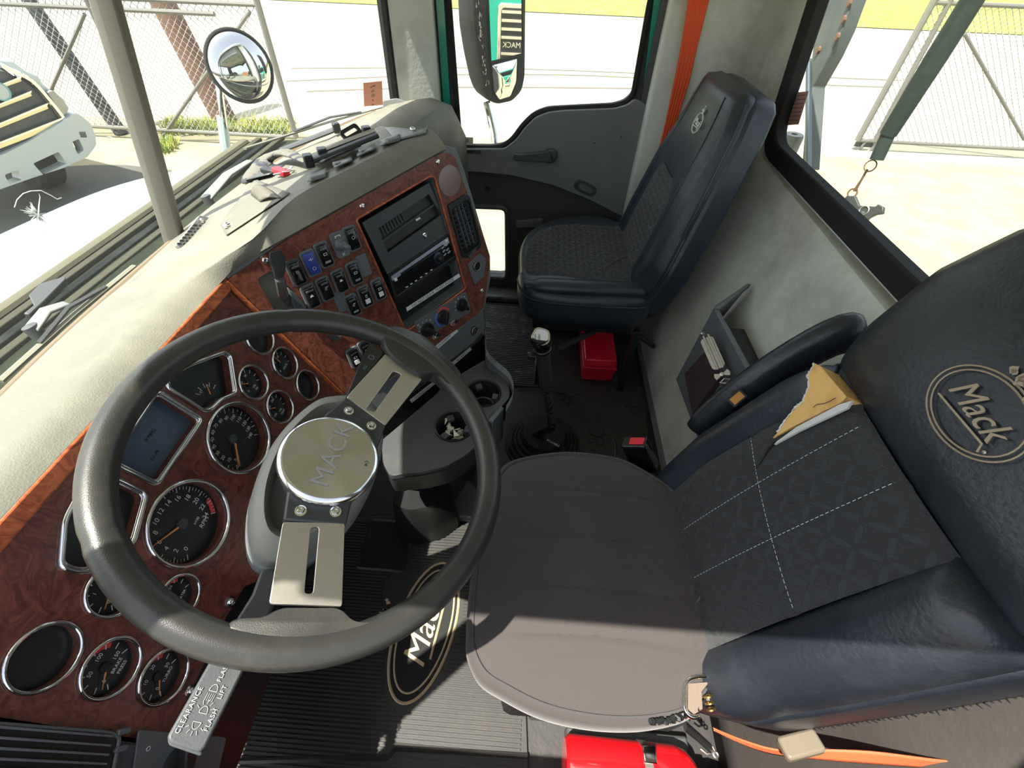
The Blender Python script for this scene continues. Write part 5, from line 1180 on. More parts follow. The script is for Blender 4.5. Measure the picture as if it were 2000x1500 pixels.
pc = mk('cushion', v, f, M['blue_leather'], ps, smooth=60)
# cloth insert
pin = [(1.285, .012), (1.275, -.1), (1.275, -.40), (1.66, -.40), (1.665, -.30), (1.66, -.12), (1.60, -.01), (1.47, .024), (1.36, .026)]
pin = [tuple(p) for p in smoothp(pin, 4)]; cxp = sum(p[0] for p in po) / len(po); cyp = sum(p[1] for p in po) / len(po)
rr = []; n = len(pin); icx, icy = 1.43, -.2
def pz(x, y):
    # height of the cushion top below a point
    best = 0
    ang = math.atan2(y - cyp, x - cxp); d = math.hypot(x - cxp, y - cyp)
    q = min(po, key=lambda p: abs((math.atan2(p[1] - cyp, p[0] - cxp) - ang + PI) % (2 * PI) - PI)); r = d / math.hypot(q[0] - cxp, q[1] - cyp)
    return .50 - .024 * min(r, 1) ** 6
for k in range(1, 13): rr.append([Vector((icx + (a - icx) * k / 12, icy + (b - icy) * k / 12, pz(icx + (a - icx) * k / 12, icy + (b - icy) * k / 12) + (.003 if k < 12 else -.003) - .003 * math.exp(-(((icx + (a - icx) * k / 12) - 1.42 - .25 * ((icy + (b - icy) * k / 12) + .2)) / .006) ** 2 * 0) * 0)) for a, b in pin])
vv = [Vector((icx, icy, .503))] + [p for r in rr for p in r]; ff2 = [(0, 1 + i, 1 + (i + 1) % n) for i in range(n)] + [(1 + k * n + i, 1 + (k + 1) * n + i, 1 + (k + 1) * n + (i + 1) % n, 1 + k * n + (i + 1) % n) for k in range(11) for i in range(n)]
mk('cushion_insert', vv, ff2, M['plate_d'], ps, smooth=180, uvf=uvxy)
s = MB(); s.tube([Vector((x, y, pz(x, y) + .004)) for x, y in [(1.28 + .16 * q, -.24 - .12 * q + .03 * math.sin(q * 3)) for q in np.linspace(0, 2.5, 20)]], .0012, 4); s.obj('seam', M['dgrey'], pc)
# near edge piped roll
s = MB(); s.tube(smoothp([(1.25, .012, .475), (1.232, -.08, .488), (1.232, -.22, .49), (1.242, -.385, .485)], 5, False), [.022] * 3 + [.032] * 13, 12, flat=.8); s.obj('side_roll', M['blue_leather'], pc, smooth=180)
s = MB(); s.tube([Vector((cxp + (a - cxp) * 1.024, cyp + (b - cyp) * 1.024, .455)) for a, b in po], .0026, 5, closed=True); s.obj('piping', M['dark_leather'], pc)
MB().box(H, 1.24, 1.70, -.38, -.02, .30, .375).obj('cushion_pan', M['black'], ps, bev=.01)
for x_, y_ in ((1.26, -.06), (1.70, -.06), (1.26, -.395), (1.70, -.395)): MB().box(H, x_ - .012, x_ + .012, y_ - .012, y_ + .012, .0, .31).obj('leg', M['black'], ps, bev=.003)
MB().box(H, 1.60, 1.74, -.38, -.05, .0, .30).obj('pedestal_box', M['black'], ps, bev=.01)
PB_ = Back(-.345, .49, .27)
qx0 = lambda t: lerp(t, [-.14, -.05, .1, .3, .48, .545, .56], [1.30, 1.21, 1.195, 1.235, 1.285, 1.32, 1.36]); qx1 = lambda t: lerp(t, [-.14, -.05, .1, .3, .48, .545, .56], [1.66, 1.74, 1.755, 1.73, 1.70, 1.67, 1.63])
tt = [-.15 + .71 * q for q in TS]
pshell = blobloft(PB_, qx0, qx1, tt, lambda u, t: -.035 - .015 * (1 - roundt(u, 0, 1, .05)) - .03 * (1 - roundt(t, -.15, .56, .04)), -.125, 'back_shell', M['blue_leather'], ps, smooth=50, bev=.010)
def pcf(u, t):
    e = roundt(t, -.06, .555, .03) ** .8; side = math.sin(PI * min(1, max(0, u))) ** .25
    bol = .020 * (math.exp(-((u - .12) / .09) ** 2) + math.exp(-((u - .88) / .09) ** 2)) * (1 if t < .30 else max(0, 1 - (t - .30) / .12))
    return -.045 + (.052 + bol) * side * e
tt = [-.06 + .615 * q for q in TS]
pfr = blobloft(PB_, lambda t: qx0(t) + .004, lambda t: qx1(t) - .004, tt, pcf, -.06, 'back_front', M['blue_leather'], ps, nx=30, smooth=60)
gi = []
for i in range(30):
    t = -.03 + .325 * i / 29; w0 = .24 + .0 * t; a, b = lerp(t, [-.03, .2, .295], [.25, .25, .27]), lerp(t, [-.03, .2, .295], [.75, .75, .73])
    if t > .25: k_ = (t - .25) / .045; a += .10 * k_ * k_; b -= .10 * k_ * k_
    gi.append([PB_.w(qx0(t) + (qx1(t) - qx0(t)) * (a + (b - a) * j / 16), t, pcf(a + (b - a) * j / 16, t) + .003 - .004 * (1 - roundt(j / 16, 0, 1, .05))) for j in range(17)])
MB().grid(gi).obj('back_insert', M['plate_d'], ps, smooth=180, uvf=uvb(PB_))
for u_ in (.2, .8):
    s = MB(); s.tube([PB_.w(qx0(t) + (qx1(t) - qx0(t)) * u_, t, pcf(u_, t) + .0008) for t in np.linspace(-.04, .53, 30)], .0013, 4); s.obj('seam', M['dark_leather'], pfr)
for qf, sg in ((qx0, 1), (qx1, -1)):
    s = MB(); s.tube([PB_.w(qf(t), t, -.034) for t in np.linspace(-.12, .54, 34)], .003, 6); s.obj('piping', M['dark_leather'], pshell)
x_, t_ = PB_.px(1362, 240, .01)
crest(PB_, 1362, 240, .034, .026, 0, .0105, pfr, mat('silver_embroidery', (.45, .47, .48), .7), .024)
# ================================================================ things in the cab
# --- fire extinguisher lying beside the seat base
ex = thing('fire_extinguisher', 'glossy red fire extinguisher lying beside the driver seat base', 'fire extinguisher', (.05, -.28, .04))
c0 = at(1230, 1472, z=.125); EX = Fr(Vector((.068, c0.y, .115)), (-.02, -1, 0), ax=(1, 0, 0))
MB().lathe(EX, [(.0, -.135), (.048, -.134), (.055, -.125), (.056, .09), (.050, .112), (.035, .128), (.022, .135), (.022, .15)], 40).obj('cylinder', M['redpaint'], ex, smooth=50)
MB().lathe(EX, [(.016, .15), (.018, .165), (.014, .19)], 20).obj('neck', M['steel'], ex)
s = MB(); s.lathe(EX, [(.0568, .018), (.0575, .018), (.0575, .034), (.0568, .034)], 40); st_ = s.obj('strap', M['steel'], ex)
MB().box(EX.off(.03, .052, .026), -.014, .014, -.004, .006, -.010, .016).obj('strap_buckle', M['chrome'], st_, bev=.002)
s = MB(); s.box(Fr(EX.w(0, 0, .19), (1, 0, 0), ax=(0, -1, 0)), -.02, .055, -.006, .004, -.012, .012); s.obj('lever', M['black'], ex, bev=.003)
MB().box(H, -.0, .145, -.42, -.15, .0, .055).obj('cradle', M['dgrey'], ex, bev=.006)
# --- red first aid box / flare case under passenger seat
rb = thing('red_case', 'red plastic case with lid and faded lettering under the passenger seat front edge', 'case', (1.42, -.29, 0))
q = [tuple(at(u, v, z=.12).xy) for u, v in ((1136, 688), (1201, 690), (1198, 632), (1136, 634))]
x0_, x1_ = 1.285, 1.66; y0_, y1_ = -.368, -.238
def case(z0, z1, k0, k1): 
    cx, cy = (x0_ + x1_) / 2, (y0_ + y1_) / 2
    return [[Vector((cx + (x - cx) * k, cy + (y - cy) * k, z)) for x, y in ((x0_, y0_), (x1_, y0_), (x1_, y1_), (x0_, y1_))] for z, k in ((z0, k0), (z1, k1))]
MB().loft(case(.006, .085, .93, 1.0)).obj('tray', M['red'], rb, bev=.004)
MB().loft(case(.085, .093, 1.03, 1.03)).obj('lid_rim', M['red'], rb, bev=.002)
ld = MB().loft(case(.093, .125, 1.0, .96)).obj('lid', M['red'], rb, bev=.005)
text('S17-16', Fr((x0_ - .004, -.30, .106), (-1, 0, .25)), 0, 0, .026, mat('dark_red_marker', (.18, .01, .015), .6), ld, c=.004, ext=.0002)
MB().box(H, 1.45, 1.50, -.33, -.28, .125, .14).obj('latch', M['red'], ld, bev=.004)
# --- black bars under the passenger seat to the rear wall
br_ = thing('support_bar', 'bent black support bar running from passenger seat base to the rear wall foot', 'bar', at(1260, 660, z=.05))
P = [at(1090, 682, z=.24), at(1180, 636, z=.26), at(1205, 628, z=.26)]
MB().tube(P, .012, 10).obj('front_bar', M['tray_black'], br_)
P = [at(1198, 628, z=.25), at(1240, 652, z=.20), at(1274, 674, z=.15), at(1284, 682, z=.11), at(1292, 690, z=.11)]
MB().tube(smoothp(P, 3, False), .010, 10).obj('rear_bar', M['tray_black'], br_)
MB().lathe(Fr(at(1294, 689, z=.11), (-.1, 1, .2)), [(.022, -.01), (.020, .006), (0, .008)], 20, cap1=False).obj('foot', M['rubber'], br_)
# --- paper holder bracket on the rear wall
dk = thing('wall_pocket', 'dark grey plastic wall pocket with open bracket screwed to the rear wall behind the seats', 'holder', (.93, -.62, .3))
# bracket: a U shaped bin seen from above
def wp(u, v, x=None, y=None, z=None): return at(u, v, x=x, y=y, z=z)
M['pocket'] = mat('pocket_grey', (.06, .064, .068), .42, bump=(300, .1))
A1 = [(1395, 600), (1405, 585), (1462, 552), (1468, 580), (1420, 640)]
zt_ = .60
o1_ = [at(1394, 602, z=zt_), at(1402, 588, z=zt_), at(1464, 552, z=zt_ + .02), at(1462, 558, z=zt_ + .015), at(1412, 592, z=zt_ - .002), at(1478, 735, z=zt_ - .01), at(1462, 745, z=zt_ - .01)]
# front strip (arm) and end wall
s = MB()
front = [at(1398, 600, z=.60), at(1475, 742, z=.60)]
s.loft([[p + Vector((0, .006, 0)), p + Vector((0, -.008, 0)), p + Vector((0, -.008, -.03)), p + Vector((0, .014, -.28)), p + Vector((0, .026, -.28))] for p in front]); s.obj('front_wall', M['pocket'], dk, bev=.004)
s = MB(); e0 = front[0]; e1 = at(1462, 556, z=.62); s.loft([[e0 + Vector((.008, 0, 0)), e0 + Vector((-.004, 0, 0)), e0 + Vector((-.004, .01, -.24)), e0 + Vector((.008, .01, -.24))], [e1 + Vector((.008, 0, 0)), e1 + Vector((-.004, 0, 0)), e1 + Vector((-.004, .06, -.22)), e1 + Vector((.008, .06, -.22))]]); s.obj('end_wall', M['pocket'], dk, bev=.003)
s = MB(); s.loft([[e0 + Vector((-.01, .008, .003)), e0 + Vector((-.01, -.008, .003)), e0 + Vector((-.01, -.008, -.012)), e0 + Vector((-.01, .008, -.012))], [e1 + Vector((0, .006, .004)), e1 + Vector((0, -.006, .004)), e1 + Vector((0, -.006, -.01)), e1 + Vector((0, .006, -.01))]]); s.obj('rim', M['pocket'], dk, bev=.002)
# dark inner
s = MB(); s.loft([[p + Vector((0, -.002, -.06)), Vector((p.x, float(yfoot(.5)) + .01, .54)), Vector((p.x, float(yfoot(.35)) + .01, .34)), p + Vector((0, .01, -.26))] for p in (front[0] + Vector((-.01, 0, 0)), front[1])]); s.obj('liner', M['black'], dk)
# slim box in front with a bulldog style steel clip
sb = thing('slim_box', 'slim dark box hooked on the front of the wall pocket below the steel clip', 'box', at(1375, 780, z=.28))
s = MB(); t4 = [at(1368, 640, z=.545), at(1395, 612, z=.56), at(1424, 712, z=.55), at(1402, 735, z=.535)]
t4 = [at(1384, 640, z=.54), at(1402, 636, z=.55), at(1434, 722, z=.55), at(1408, 728, z=.535)]
s.loft([[p for p in t4], [p + Vector((.0, .018 if i in (0, 3) else .0, -.17)) for i, p in enumerate(t4)]][::-1]); s.obj('body', mat('box_brownblack', (.03, .022, .024), .4), sb, bev=.004)
cl = thing('steel_clip', 'bright ribbed steel clip with wing nut clamped over the slim box edge', 'clip', at(1395, 690, z=.55))
CF = Fr(at(1392, 690, z=.57), (-.35, .55, .75)); d_ = Vector(CF.px(1378, 655)) - Vector(CF.px(1407, 720)); CF = CF.rot(math.degrees(math.atan2(d_.y, d_.x)) - 90)
MB().prism(CF, rrect(-.016, .016, -.046, .046, .010), 0, .004).obj('plate', M['steel'], cl, bev=.001)
for a_ in (-.004, .008): MB().prism(CF.off(a_, 0, .004), rrect(-.0022, .0022, -.050, .050, .002, 2), 0, .007).obj('rib', M['steel'], cl, bev=.001)
MB().lathe(CF.off(-.004, .056, .003), [(.006, 0), (.006, .006), (.0025, .012), (0, .013)], 12, cap1=False).obj('pin', M['steel'], cl)
wf = CF.off(0, -.066, .003)
wn = MB().lathe(wf, [(.006, 0), (.005, .012), (0, .013)], 12, cap1=False).obj('wing_nut', M['steel'], cl)
for sg in (-1, 1): MB().prism(wf, [(sg * .004, -.004), (sg * .016, -.009), (sg * .019, 0), (sg * .016, .009), (sg * .004, .004)], .003, .008).obj('wing', M['steel'], wn, bev=.001)
MB().tube([wf.w(-.012, -.016, .004), wf.w(0, -.012, .006), wf.w(.012, -.016, .004), wf.w(0, -.022, .004)], .0018, 6, closed=True).obj('wire_loop', M['steel'], wn)
# --- seat belt buckle beside the driver cushion
bk = thing('belt_buckle', 'black seat belt buckle with red release button standing between the seats', 'buckle', at(1262, 915, z=.38))
b0 = at(1238, 862, z=.50); b1 = at(1262, 912, z=.42); d = (b0 - b1).normalized(); bfz = Fr(b0, d, ax=Vector((.45, 1, .1)).cross(d))
bfz = Fr(b0, d, up=(.3, .9, .2))
s = MB(); s.prism(bfz, rrect(-.0165, .0165, -.0275, .0275, .004), -.095, 0); s.obj('housing', M['gloss'], bk, bev=.003)
MB().prism(bfz, rrect(-.009, .010, -.024, .010, .002), -.002, .002).obj('release_button', M['red'], bk, bev=.001)
MB().tube([b0 - d * .09, b0 - d * .16 + Vector((-.01, -.01, 0))], .010, 8, flat=.5).obj('stem', M['black'], bk)
# --- orange seat belt on the far pillar
pbt = thing('passenger_belt', 'orange seat belt hanging down the passenger side pillar behind the passenger seat', 'seat belt', at(1300, 240, x=1.82))
s = MB(); N_ = 26
def bpt(u, v): return at(u, v, x=1.805)
Lb = [bpt(1345, -6), bpt(1330, 90), bpt(1316, 160), bpt(1300, 236), bpt(1284, 300), bpt(1270, 360)]; Rb = [bpt(1386, -6), bpt(1362, 90), bpt(1346, 160), bpt(1322, 236), bpt(1308, 300), bpt(1296, 360)]
for a, b in zip(Lb, Rb): a.z = b.z = (a.z + b.z) / 2
Lb = smoothp(Lb, 4, False); Rb = smoothp(Rb, 4, False)
g_ = [[a * (1 - k / 20) + b * (k / 20) + Vector((-.0009 * (1 if (k // 2) % 2 else -1), 0, 0)) for k in range(21)] for a, b in zip(Lb, Rb)]
s.grid(g_); s.obj('webbing', M['belt'], pbt, smooth=60, solid=.0015)
# --- driver belt, orange webbing along the lower right
db = thing('driver_belt', 'orange seat belt webbing with pale edge running past the driver backrest lower corner', 'seat belt', at(1500, 1470, z=.38))
e0_ = [at(u, v, z=z) for u, v, z in ((1395, 1426, .42), (1450, 1452, .40), (1505, 1470, .39), (1580, 1480, .42), (1700, 1490, .46), (1850, 1500, .52), (2060, 1512, .60))]
e1_ = [at(u, v, z=z) for u, v, z in ((1392, 1420, .425), (1452, 1444, .41), (1515, 1462, .41), (1590, 1462, .44), (1700, 1466, .48), (1850, 1484, .54), (2060, 1498, .62))]
a_ = smoothp(e0_, 4, False); b_ = smoothp(e1_, 4, False); MB().grid([[p * (1 - k / 4) + q * (k / 4) for k in range(5)] for p, q in zip(a_, b_)]).obj('webbing', mat('orange_brown_webbing', (.28, .065, .025), .6, bump=(300, .3)), db, smooth=60, solid=.002)
MB().tube(a_, .0012, 5).obj('pale_edge', mat('belt_edge', (.8, .5, .3), .6), db)
fb = Fr(at(1562, 1458, z=.45), (.2, .2, 1)); dd = Vector(fb.px(1600, 1448)) - Vector(fb.px(1530, 1466)); fb = fb.rot(math.degrees(math.atan2(dd.y, dd.x)))
MB().prism(fb, rrect(-.030, .030, -.015, .015, .006), -.002, .014).obj('belt_tab', mat('beige_plastic', (.085, .072, .055), .45), db, bev=.004)
# --- strap with metal hook by the seat corner
hk = thing('strap_hook', 'short black strap with metal hook hanging below the cushion corner by the extinguisher', 'strap', at(1400, 1450, z=.25))
MB().tube([at(1338, 1418, z=.36), at(1362, 1438, z=.31), at(1388, 1462, z=.27)], .008, 8, flat=.4).obj('strap', M['black'], hk)
MB().tube([at(u, v, z=.265) for u, v in ((1368, 1462), (1380, 1472), (1396, 1468), (1392, 1458))], .0022, 6).obj('hook', M['steel'], hk)
MB().ring(Fr(at(1398, 1474, z=.265), (0, 0, 1)), 0, 0, .004, .0018, 0, 14, 5).obj('eyelet', M['steel'], hk)
# ================================================================ things on the dash
# elbow/vent grille at the windshield foot
vg = thing('defrost_grille', 'small cream defroster grille with dark slots beside the foot of the windshield post', 'grille', dhit(385, 440) or at(385, 440, z=.85))
def dp(u, v, l=.004):
    p = dhit(u, v, l); return p if p is not None else at(u, v, z=.84)
qd = [(386, 423), (404, 427), (384, 460), (350, 486), (343, 480)]
gp_ = [dp(u, v, .003) for u, v in qd]
cc = sum(gp_, Vector()) / len(gp_); gn = (gp_[1] - gp_[0]).cross(gp_[3] - gp_[0]).normalized(); gn = gn if gn.z > 0 else -gn
GF = Fr(cc, gn); MB().prism(GF, [GF.px(u, v) for u, v in qd], -.004, .006).obj('plate', M['tray'], vg, bev=.001)
for k in range(7):
    u0, v0 = 382 - 5.2 * k, 438 + 6.0 * k
    for du in (0, 8): MB().prism(GF, [GF.px(u0 + du - 4 + (4 if du else 0), v0 + du * .1, .006), GF.px(u0 + du + 3, v0 + du * .1 + .5, .006), GF.px(u0 + du + 2, v0 + 3.6, .006), GF.px(u0 + du - 6 + (4 if du else 0), v0 + 3.4, .006)], .0055, .0065).obj('slot', M['black'], vg)
bolt(GF.off(0, 0, .006), *GF.px(392, 431, .006), vg, .004)
# speaker / access lids on the tray: thin raised plates following the pad
def padplate(pts, name, m, lift=.002, par=dash, n=8, th=.0015):
    a, b, c, d = [Vector(p) for p in pts]; g_ = []
    for i in range(n + 1):
        r = []
        for j in range(n + 1):
            p = (a * (1 - j / n) + b * (j / n)) * (1 - i / n) + (d * (1 - j / n) + c * (j / n)) * (i / n); r.append(dp(p.x, p.y, lift))
        g_.append(r)
    return MB().grid(g_).obj(name, m, par, smooth=60, solid=th)
padplate([(432, 440), (500, 352), (568, 380), (444, 462)], 'access_lid', M['dash'])
padplate([(752, 252), (835, 240), (832, 262), (775, 277)], 'access_lid', M['tray'])
for u, v in ((449, 446), (807, 259)): f_ = Fr(dp(u, v, .006), (0, -.1, 1)); bolt(f_, 0, 0, dash, .006)
# bars and clips of the tray
rib_px = [((604, 362), (640, 345)), ((655, 335), (690, 320)), ((700, 312), (735, 297)), ((745, 292), (782, 276))]
for (a, b) in rib_px: padplate([(a[0], a[1] - 12), (b[0], b[1] - 10), b, a], 'tray_step', M['hood'], .006, n=3)
for u, v in ((622, 352), (668, 325), (718, 300), (768, 280)): 
    f_ = Fr(dp(u, v, .005), (0, -.1, 1)); MB().box(f_.rot(-35), -.018, .018, -.006, .006, -.002, .006).obj('tray_clip', M['tray'], dash, bev=.002)
hn = thing('tablet_holder', 'black sprung two-bar holder with a buckle lying on top of the dashboard tray', 'holder', dp(660, 300, 0))
def bar(a, b, r, nm, m, la=.018, lb=.018, flat=1): return MB().tube([dp(*a, la), dp(*b, lb)], r, 8, flat=flat).obj(nm, m, hn)
bar((612, 337), (745, 284), .010, 'front_bar', M['tray_black'], .022, .022, .6); bar((640, 322), (742, 282), .006, 'slide_rod', M['steel'], .030, .030)
bar((557, 308), (664, 266), .012, 'rear_bar', M['dgrey'], .02, .02, .6)
for u, v in ((613, 336), (640, 323), (664, 268), (724, 280)): 
    f_ = Fr(dp(u, v, .02), (0, 0, 1)).rot(30); MB().box(f_, -.012, .012, -.010, .010, -.008, .018).obj('end_clamp', M['black'], hn, bev=.003)
bkl = Fr(dp(694, 278, .02), (-.4, -.6, .7)).rot(10)
shape2d('buckle', bkl, rrect(-.030, .030, -.018, .018, .008), [rrect(-.022, .022, .000, .010, .004)], -.003, .003, M['black'], hn, bev=.001)
s = MB(); s.loft([[dp(u, v, l) for u, v, l in ((650, 300, .012), (705, 285, .03), (712, 296, .03), (655, 312, .012))], [dp(u, v, l) for u, v, l in ((600, 345, .01), (640, 330, .012), (660, 318, .012), (640, 332, .01))]]); 
padplate([(600, 322), (692, 287), (712, 300), (635, 335)], 'flap', M['black'], .016, hn, 5, .003)
# folded black cloth strap
sk = thing('camouflage_strap', 'olive folded cloth strap draped along the dash by the windshield foot', 'strap', dp(560, 330, 0))
P = smoothp([dp(478, 362, .006), dp(505, 345, .012), dp(535, 326, .022), dp(565, 318, .026), dp(590, 324, .02), dp(606, 331, .016)], 4, False)
wd_ = [.006, .012, .018, .022, .024, .024, .026, .028, .028, .028, .026, .024, .022, .020, .018, .015, .013, .012, .010, .008, .007]
MB().tube(P, wd_[:len(P)], 10, flat=.35, up=(0, 0, 1)).obj('fold', mat('olive_cloth', (.075, .072, .06), .8, var=(25, (.02, .022, .03), .5, .56), bump=(300, .3)), sk, smooth=180)
padplate([(478, 360), (520, 325), (560, 330), (530, 348)], 'loose_end', M['dgrey'], .008, sk, 5)
# keys with red tag
ky = thing('keys', 'bunch of keys with red plastic tag lying on the sunlit dash top', 'keys', dp(550, 345, 0))
f_ = Fr(dp(553, 345, .006), (0, 0, 1)); 
MB().box(f_.rot(60), -.022, .022, -.010, .010, 0, .012).obj('red_tag', M['red'], ky, bev=.003); MB().box(Fr(dp(530, 343, .006), (0, 0, 1)).rot(70), -.024, .020, -.010, .010, 0, .012).obj('fob', M['black'], ky, bev=.003)
s = MB(); s.ring(Fr(dp(567, 342, .010), (.2, .1, 1)), 0, 0, .013, .0012, 0, 20, 5); s.obj('ring', M['steel'], ky)
for a_ in (10, 70, 130): MB().box(Fr(dp(567, 342, .008), (0, 0, 1)).rot(a_), .010, .034, -.003, .003, -.001, .001).obj('key', M['steel'], ky)
# leather scrap
ls = thing('leather_scrap', 'curled dark olive leather scrap on the flat lid of the dash', 'scrap', dp(518, 390, 0))
g_ = []
for i in range(7):
    r = []
    for j in range(7):
        u = 494 + 40 * j / 6 + 3 * i; v = 384 + 14 * i / 6 - (6 * j / 6) * (1 if i else 1); l = .004 + .018 * math.sin(PI * j / 6) * (1 - i / 9); r.append(dp(u, v, l))
    g_.append(r)
MB().grid(g_).obj('flap', mat('olive_leather', (.07, .065, .05), .6, bump=(100, .4)), ls, smooth=60, solid=.002)
# windshield sticker and phone holder foot by the pillar
p_ = whit(729, 183, None, .004) or at(729, 183, x=1.66); nrm = Vector((-.2, -1, .3)).normalized(); SF = Fr(p_, nrm)
stk = MB().prism(SF, [SF.px(u, v) for u, v in ((709, 162), (746, 158), (748, 205), (711, 208))], -.0003, .0003).obj('service_sticker', mat('salmon_paper', (.42, .18, .11), .7))
tag(stk, 'small salmon brown service sticker with dark writing inside the right windshield pane', 'sticker')
for k, (t, s_) in enumerate((('OIL CHANGE', .006), ('DATE', .008), ('12/20', .010), ('OIL', .008), ('MILES', .006))): text(t, SF, *SF.px(728, 169 + k * 9), s_, M['dgrey'], stk, c=.0008, ext=.0001)
ph = thing('grey_bracket', 'small grey hinged bracket standing on the dash beside the passenger pillar', 'bracket', at(775, 205, x=1.72))
fq = Fr(at(770, 205, x=1.70), (-1, -.3, .2)); MB().prism(fq, roundp([fq.px(u, v) for u, v in ((748, 196), (776, 192), (798, 200), (796, 214), (748, 220))], .006, 3), -.01, .01).obj('body', M['tray'], ph, bev=.003)
bolt(fq.off(0, 0, .01), *fq.px(788, 204, .01), ph, .004)
s = MB(); s.tube([at(845, 250, x=1.80), at(858, 262, x=1.80), at(862, 270, x=1.80)], .005, 6); o = s.obj('pillar_catch', M['steel']); tag(o, 'little bare metal catch at the foot of the passenger windshield pillar', 'catch')
# star crack in the left windshield pane
CG = mat('crushed_glass', (.75, .95, .85), .3, trans=.3)
cp_ = whit(75, 420, None, -.002) or at(75, 420, y=.75); ck = MB()
CFr = Fr(cp_, (-.05, -.93, .35))
for k in range(46):
    a = random.uniform(0, 6.28); r0 = random.uniform(0, .006); r1 = r0 + random.uniform(.002, .010); p = CFr.w(r0 * math.cos(a), r0 * math.sin(a) * 1.3); q = CFr.w(r1 * math.cos(a + random.uniform(-.5, .5)), r1 * 1.3 * math.sin(a)); ck.tube([p, q], [random.uniform(.0005, .0013), .0003], 4)
ck.tube([CFr.w(*CFr.px(u, v)) for u, v in ((74, 425), (76, 400), (78, 385), (76, 378))], [.0012, .001, .0006, .0003], 4)
ck.tube([CFr.w(*CFr.px(u, v)) for u, v in ((28, 405), (33, 390), (45, 378), (60, 373), (80, 372), (100, 382), (112, 389), (120, 386))], .0007, 4)
ck.tube([CFr.w(*CFr.px(u, v)) for u, v in ((80, 435), (86, 445), (90, 455))], .0005, 4)
o = ck.obj('windshield_chip', CG, smooth=0); tag(o, 'white star shaped stone chip with hairline cracks in the left windshield pane', 'crack')
# ================================================================ outside: own truck
hood_t = thing('truck_hood', 'bright green truck hood of this truck glaring in the sun ahead of the windshield', 'hood', (.9, 1.8, -.4))
def hz(x, y):
    e = abs(x - .85) / 1.0
    return .66 - .10 * max(0, y - 1.15) - .17 * max(0, y - 1.15) ** 2 - .05 * e ** 2 - (.0 if e < .93 else (e - .93) * 2.5)
g_ = []
for i in range(22):
    y = 1.16 + 1.62 * i / 21; tp = .04 * max(0, y - 1.5); r = [Vector((1.86 - tp, y, -.25)), Vector((1.86 - tp, y, hz(1.8, y) - .16))]
    for j in range(25): x = 1.835 - tp - (1.97 - 2 * tp) * j / 24; r.append(Vector((x, y, hz(x, y))))
    r += [Vector((-.16 + tp, y, hz(-.1, y) - .16)), Vector((-.16 + tp, y, -.25))]; g_.append(r)
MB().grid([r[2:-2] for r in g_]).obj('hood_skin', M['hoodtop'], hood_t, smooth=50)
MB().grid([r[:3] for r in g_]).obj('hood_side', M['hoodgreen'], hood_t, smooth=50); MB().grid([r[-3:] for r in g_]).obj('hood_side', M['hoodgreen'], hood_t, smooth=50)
fr_ = g_[-1]; MB().grid([fr_, [p + Vector((0, .08, -.25)) for p in fr_], [Vector((p.x, 2.86, -.7)) for p in fr_]]).obj('hood_nose', M['hoodgreen'], hood_t, smooth=50)
for j, (x0_, x1_) in enumerate(((-.5, -.14), (1.84, 2.2))):
    fd = MB(); fd.loft([[Vector((x, y, z)) for y, z in ((1.5, -.75), (1.55, -.35), (1.75, -.12), (2.2, -.08), (2.55, -.25), (2.7, -.65), (2.6, -.8), (1.6, -.8))] for x in (x0_, x1_)]); fd.obj('fender', M['hoodgreen'], hood_t, bev=.04, bseg=3)
# cowl between hood and glass
cw = MB(); xs_ = [-.12, .1, .35, .6, .9, 1.2, 1.45, 1.7, 1.86]
bt_ = [np.interp(x, [-.12, .1, .35, .6, .9, 1.2, 1.45, 1.7, 1.86], [.60, .715, .785, .825, .845, .825, .785, .715, .62]) for x in xs_]
M['cowl'] = mat('cowl_green_grey', (.012, .017, .010), .8, spec=.1, var=(6, (.028, .032, .018), .45, .7)); M['cowldark'] = mat('cowl_dark', (.006, .009, .010), .8, spec=.1, var=(9, (.022, .026, .024), .45, .7))
cw.grid([[Vector((x, b, .765)) for x, b in zip(xs_, bt_)], [Vector((x, b + .05, .735)) for x, b in zip(xs_, bt_)], [Vector((x, b + .11, .70)) for x, b in zip(xs_, bt_)]]); cw = cw.obj('cowl_panel', M['cowldark'], smooth=50); tag(cw, 'dark plastic cowl tray just below the outside of the windshield glass', 'cowl')
s = MB(); s.grid([[Vector((x, b + .11, .70)) for x, b in zip(xs_, bt_)], [Vector((x, b + .15, .695)) for x, b in zip(xs_, bt_)], [Vector((x, 1.17, .665)) for x, b in zip(xs_, bt_)]]); s.obj('cowl_step', M['cowl'], cw, smooth=50)
s = MB(); s.tube([Vector((x, 1.165, .672)) for x in np.linspace(-.12, 1.84, 12)], .018, 8, flat=.6); s.obj('hood_seal', mat('seal_tan', (.09, .085, .055), .8), cw)
for yy_, zz_, m_ in ((1.10, .690, 'cowl_tan'), (1.05, .693, 'cowldark'), (1.005, .700, 'cowl_tan')): MB().box(H, -.1, 1.84, yy_ - .010, yy_ + .010, zz_ - .012, zz_).obj('cowl_rail', M.setdefault('cowl_tan', mat('cowl_tan', (.05, .05, .034), .8, spec=.1)) if m_ == 'cowl_tan' else M[m_], cw, bev=.002)
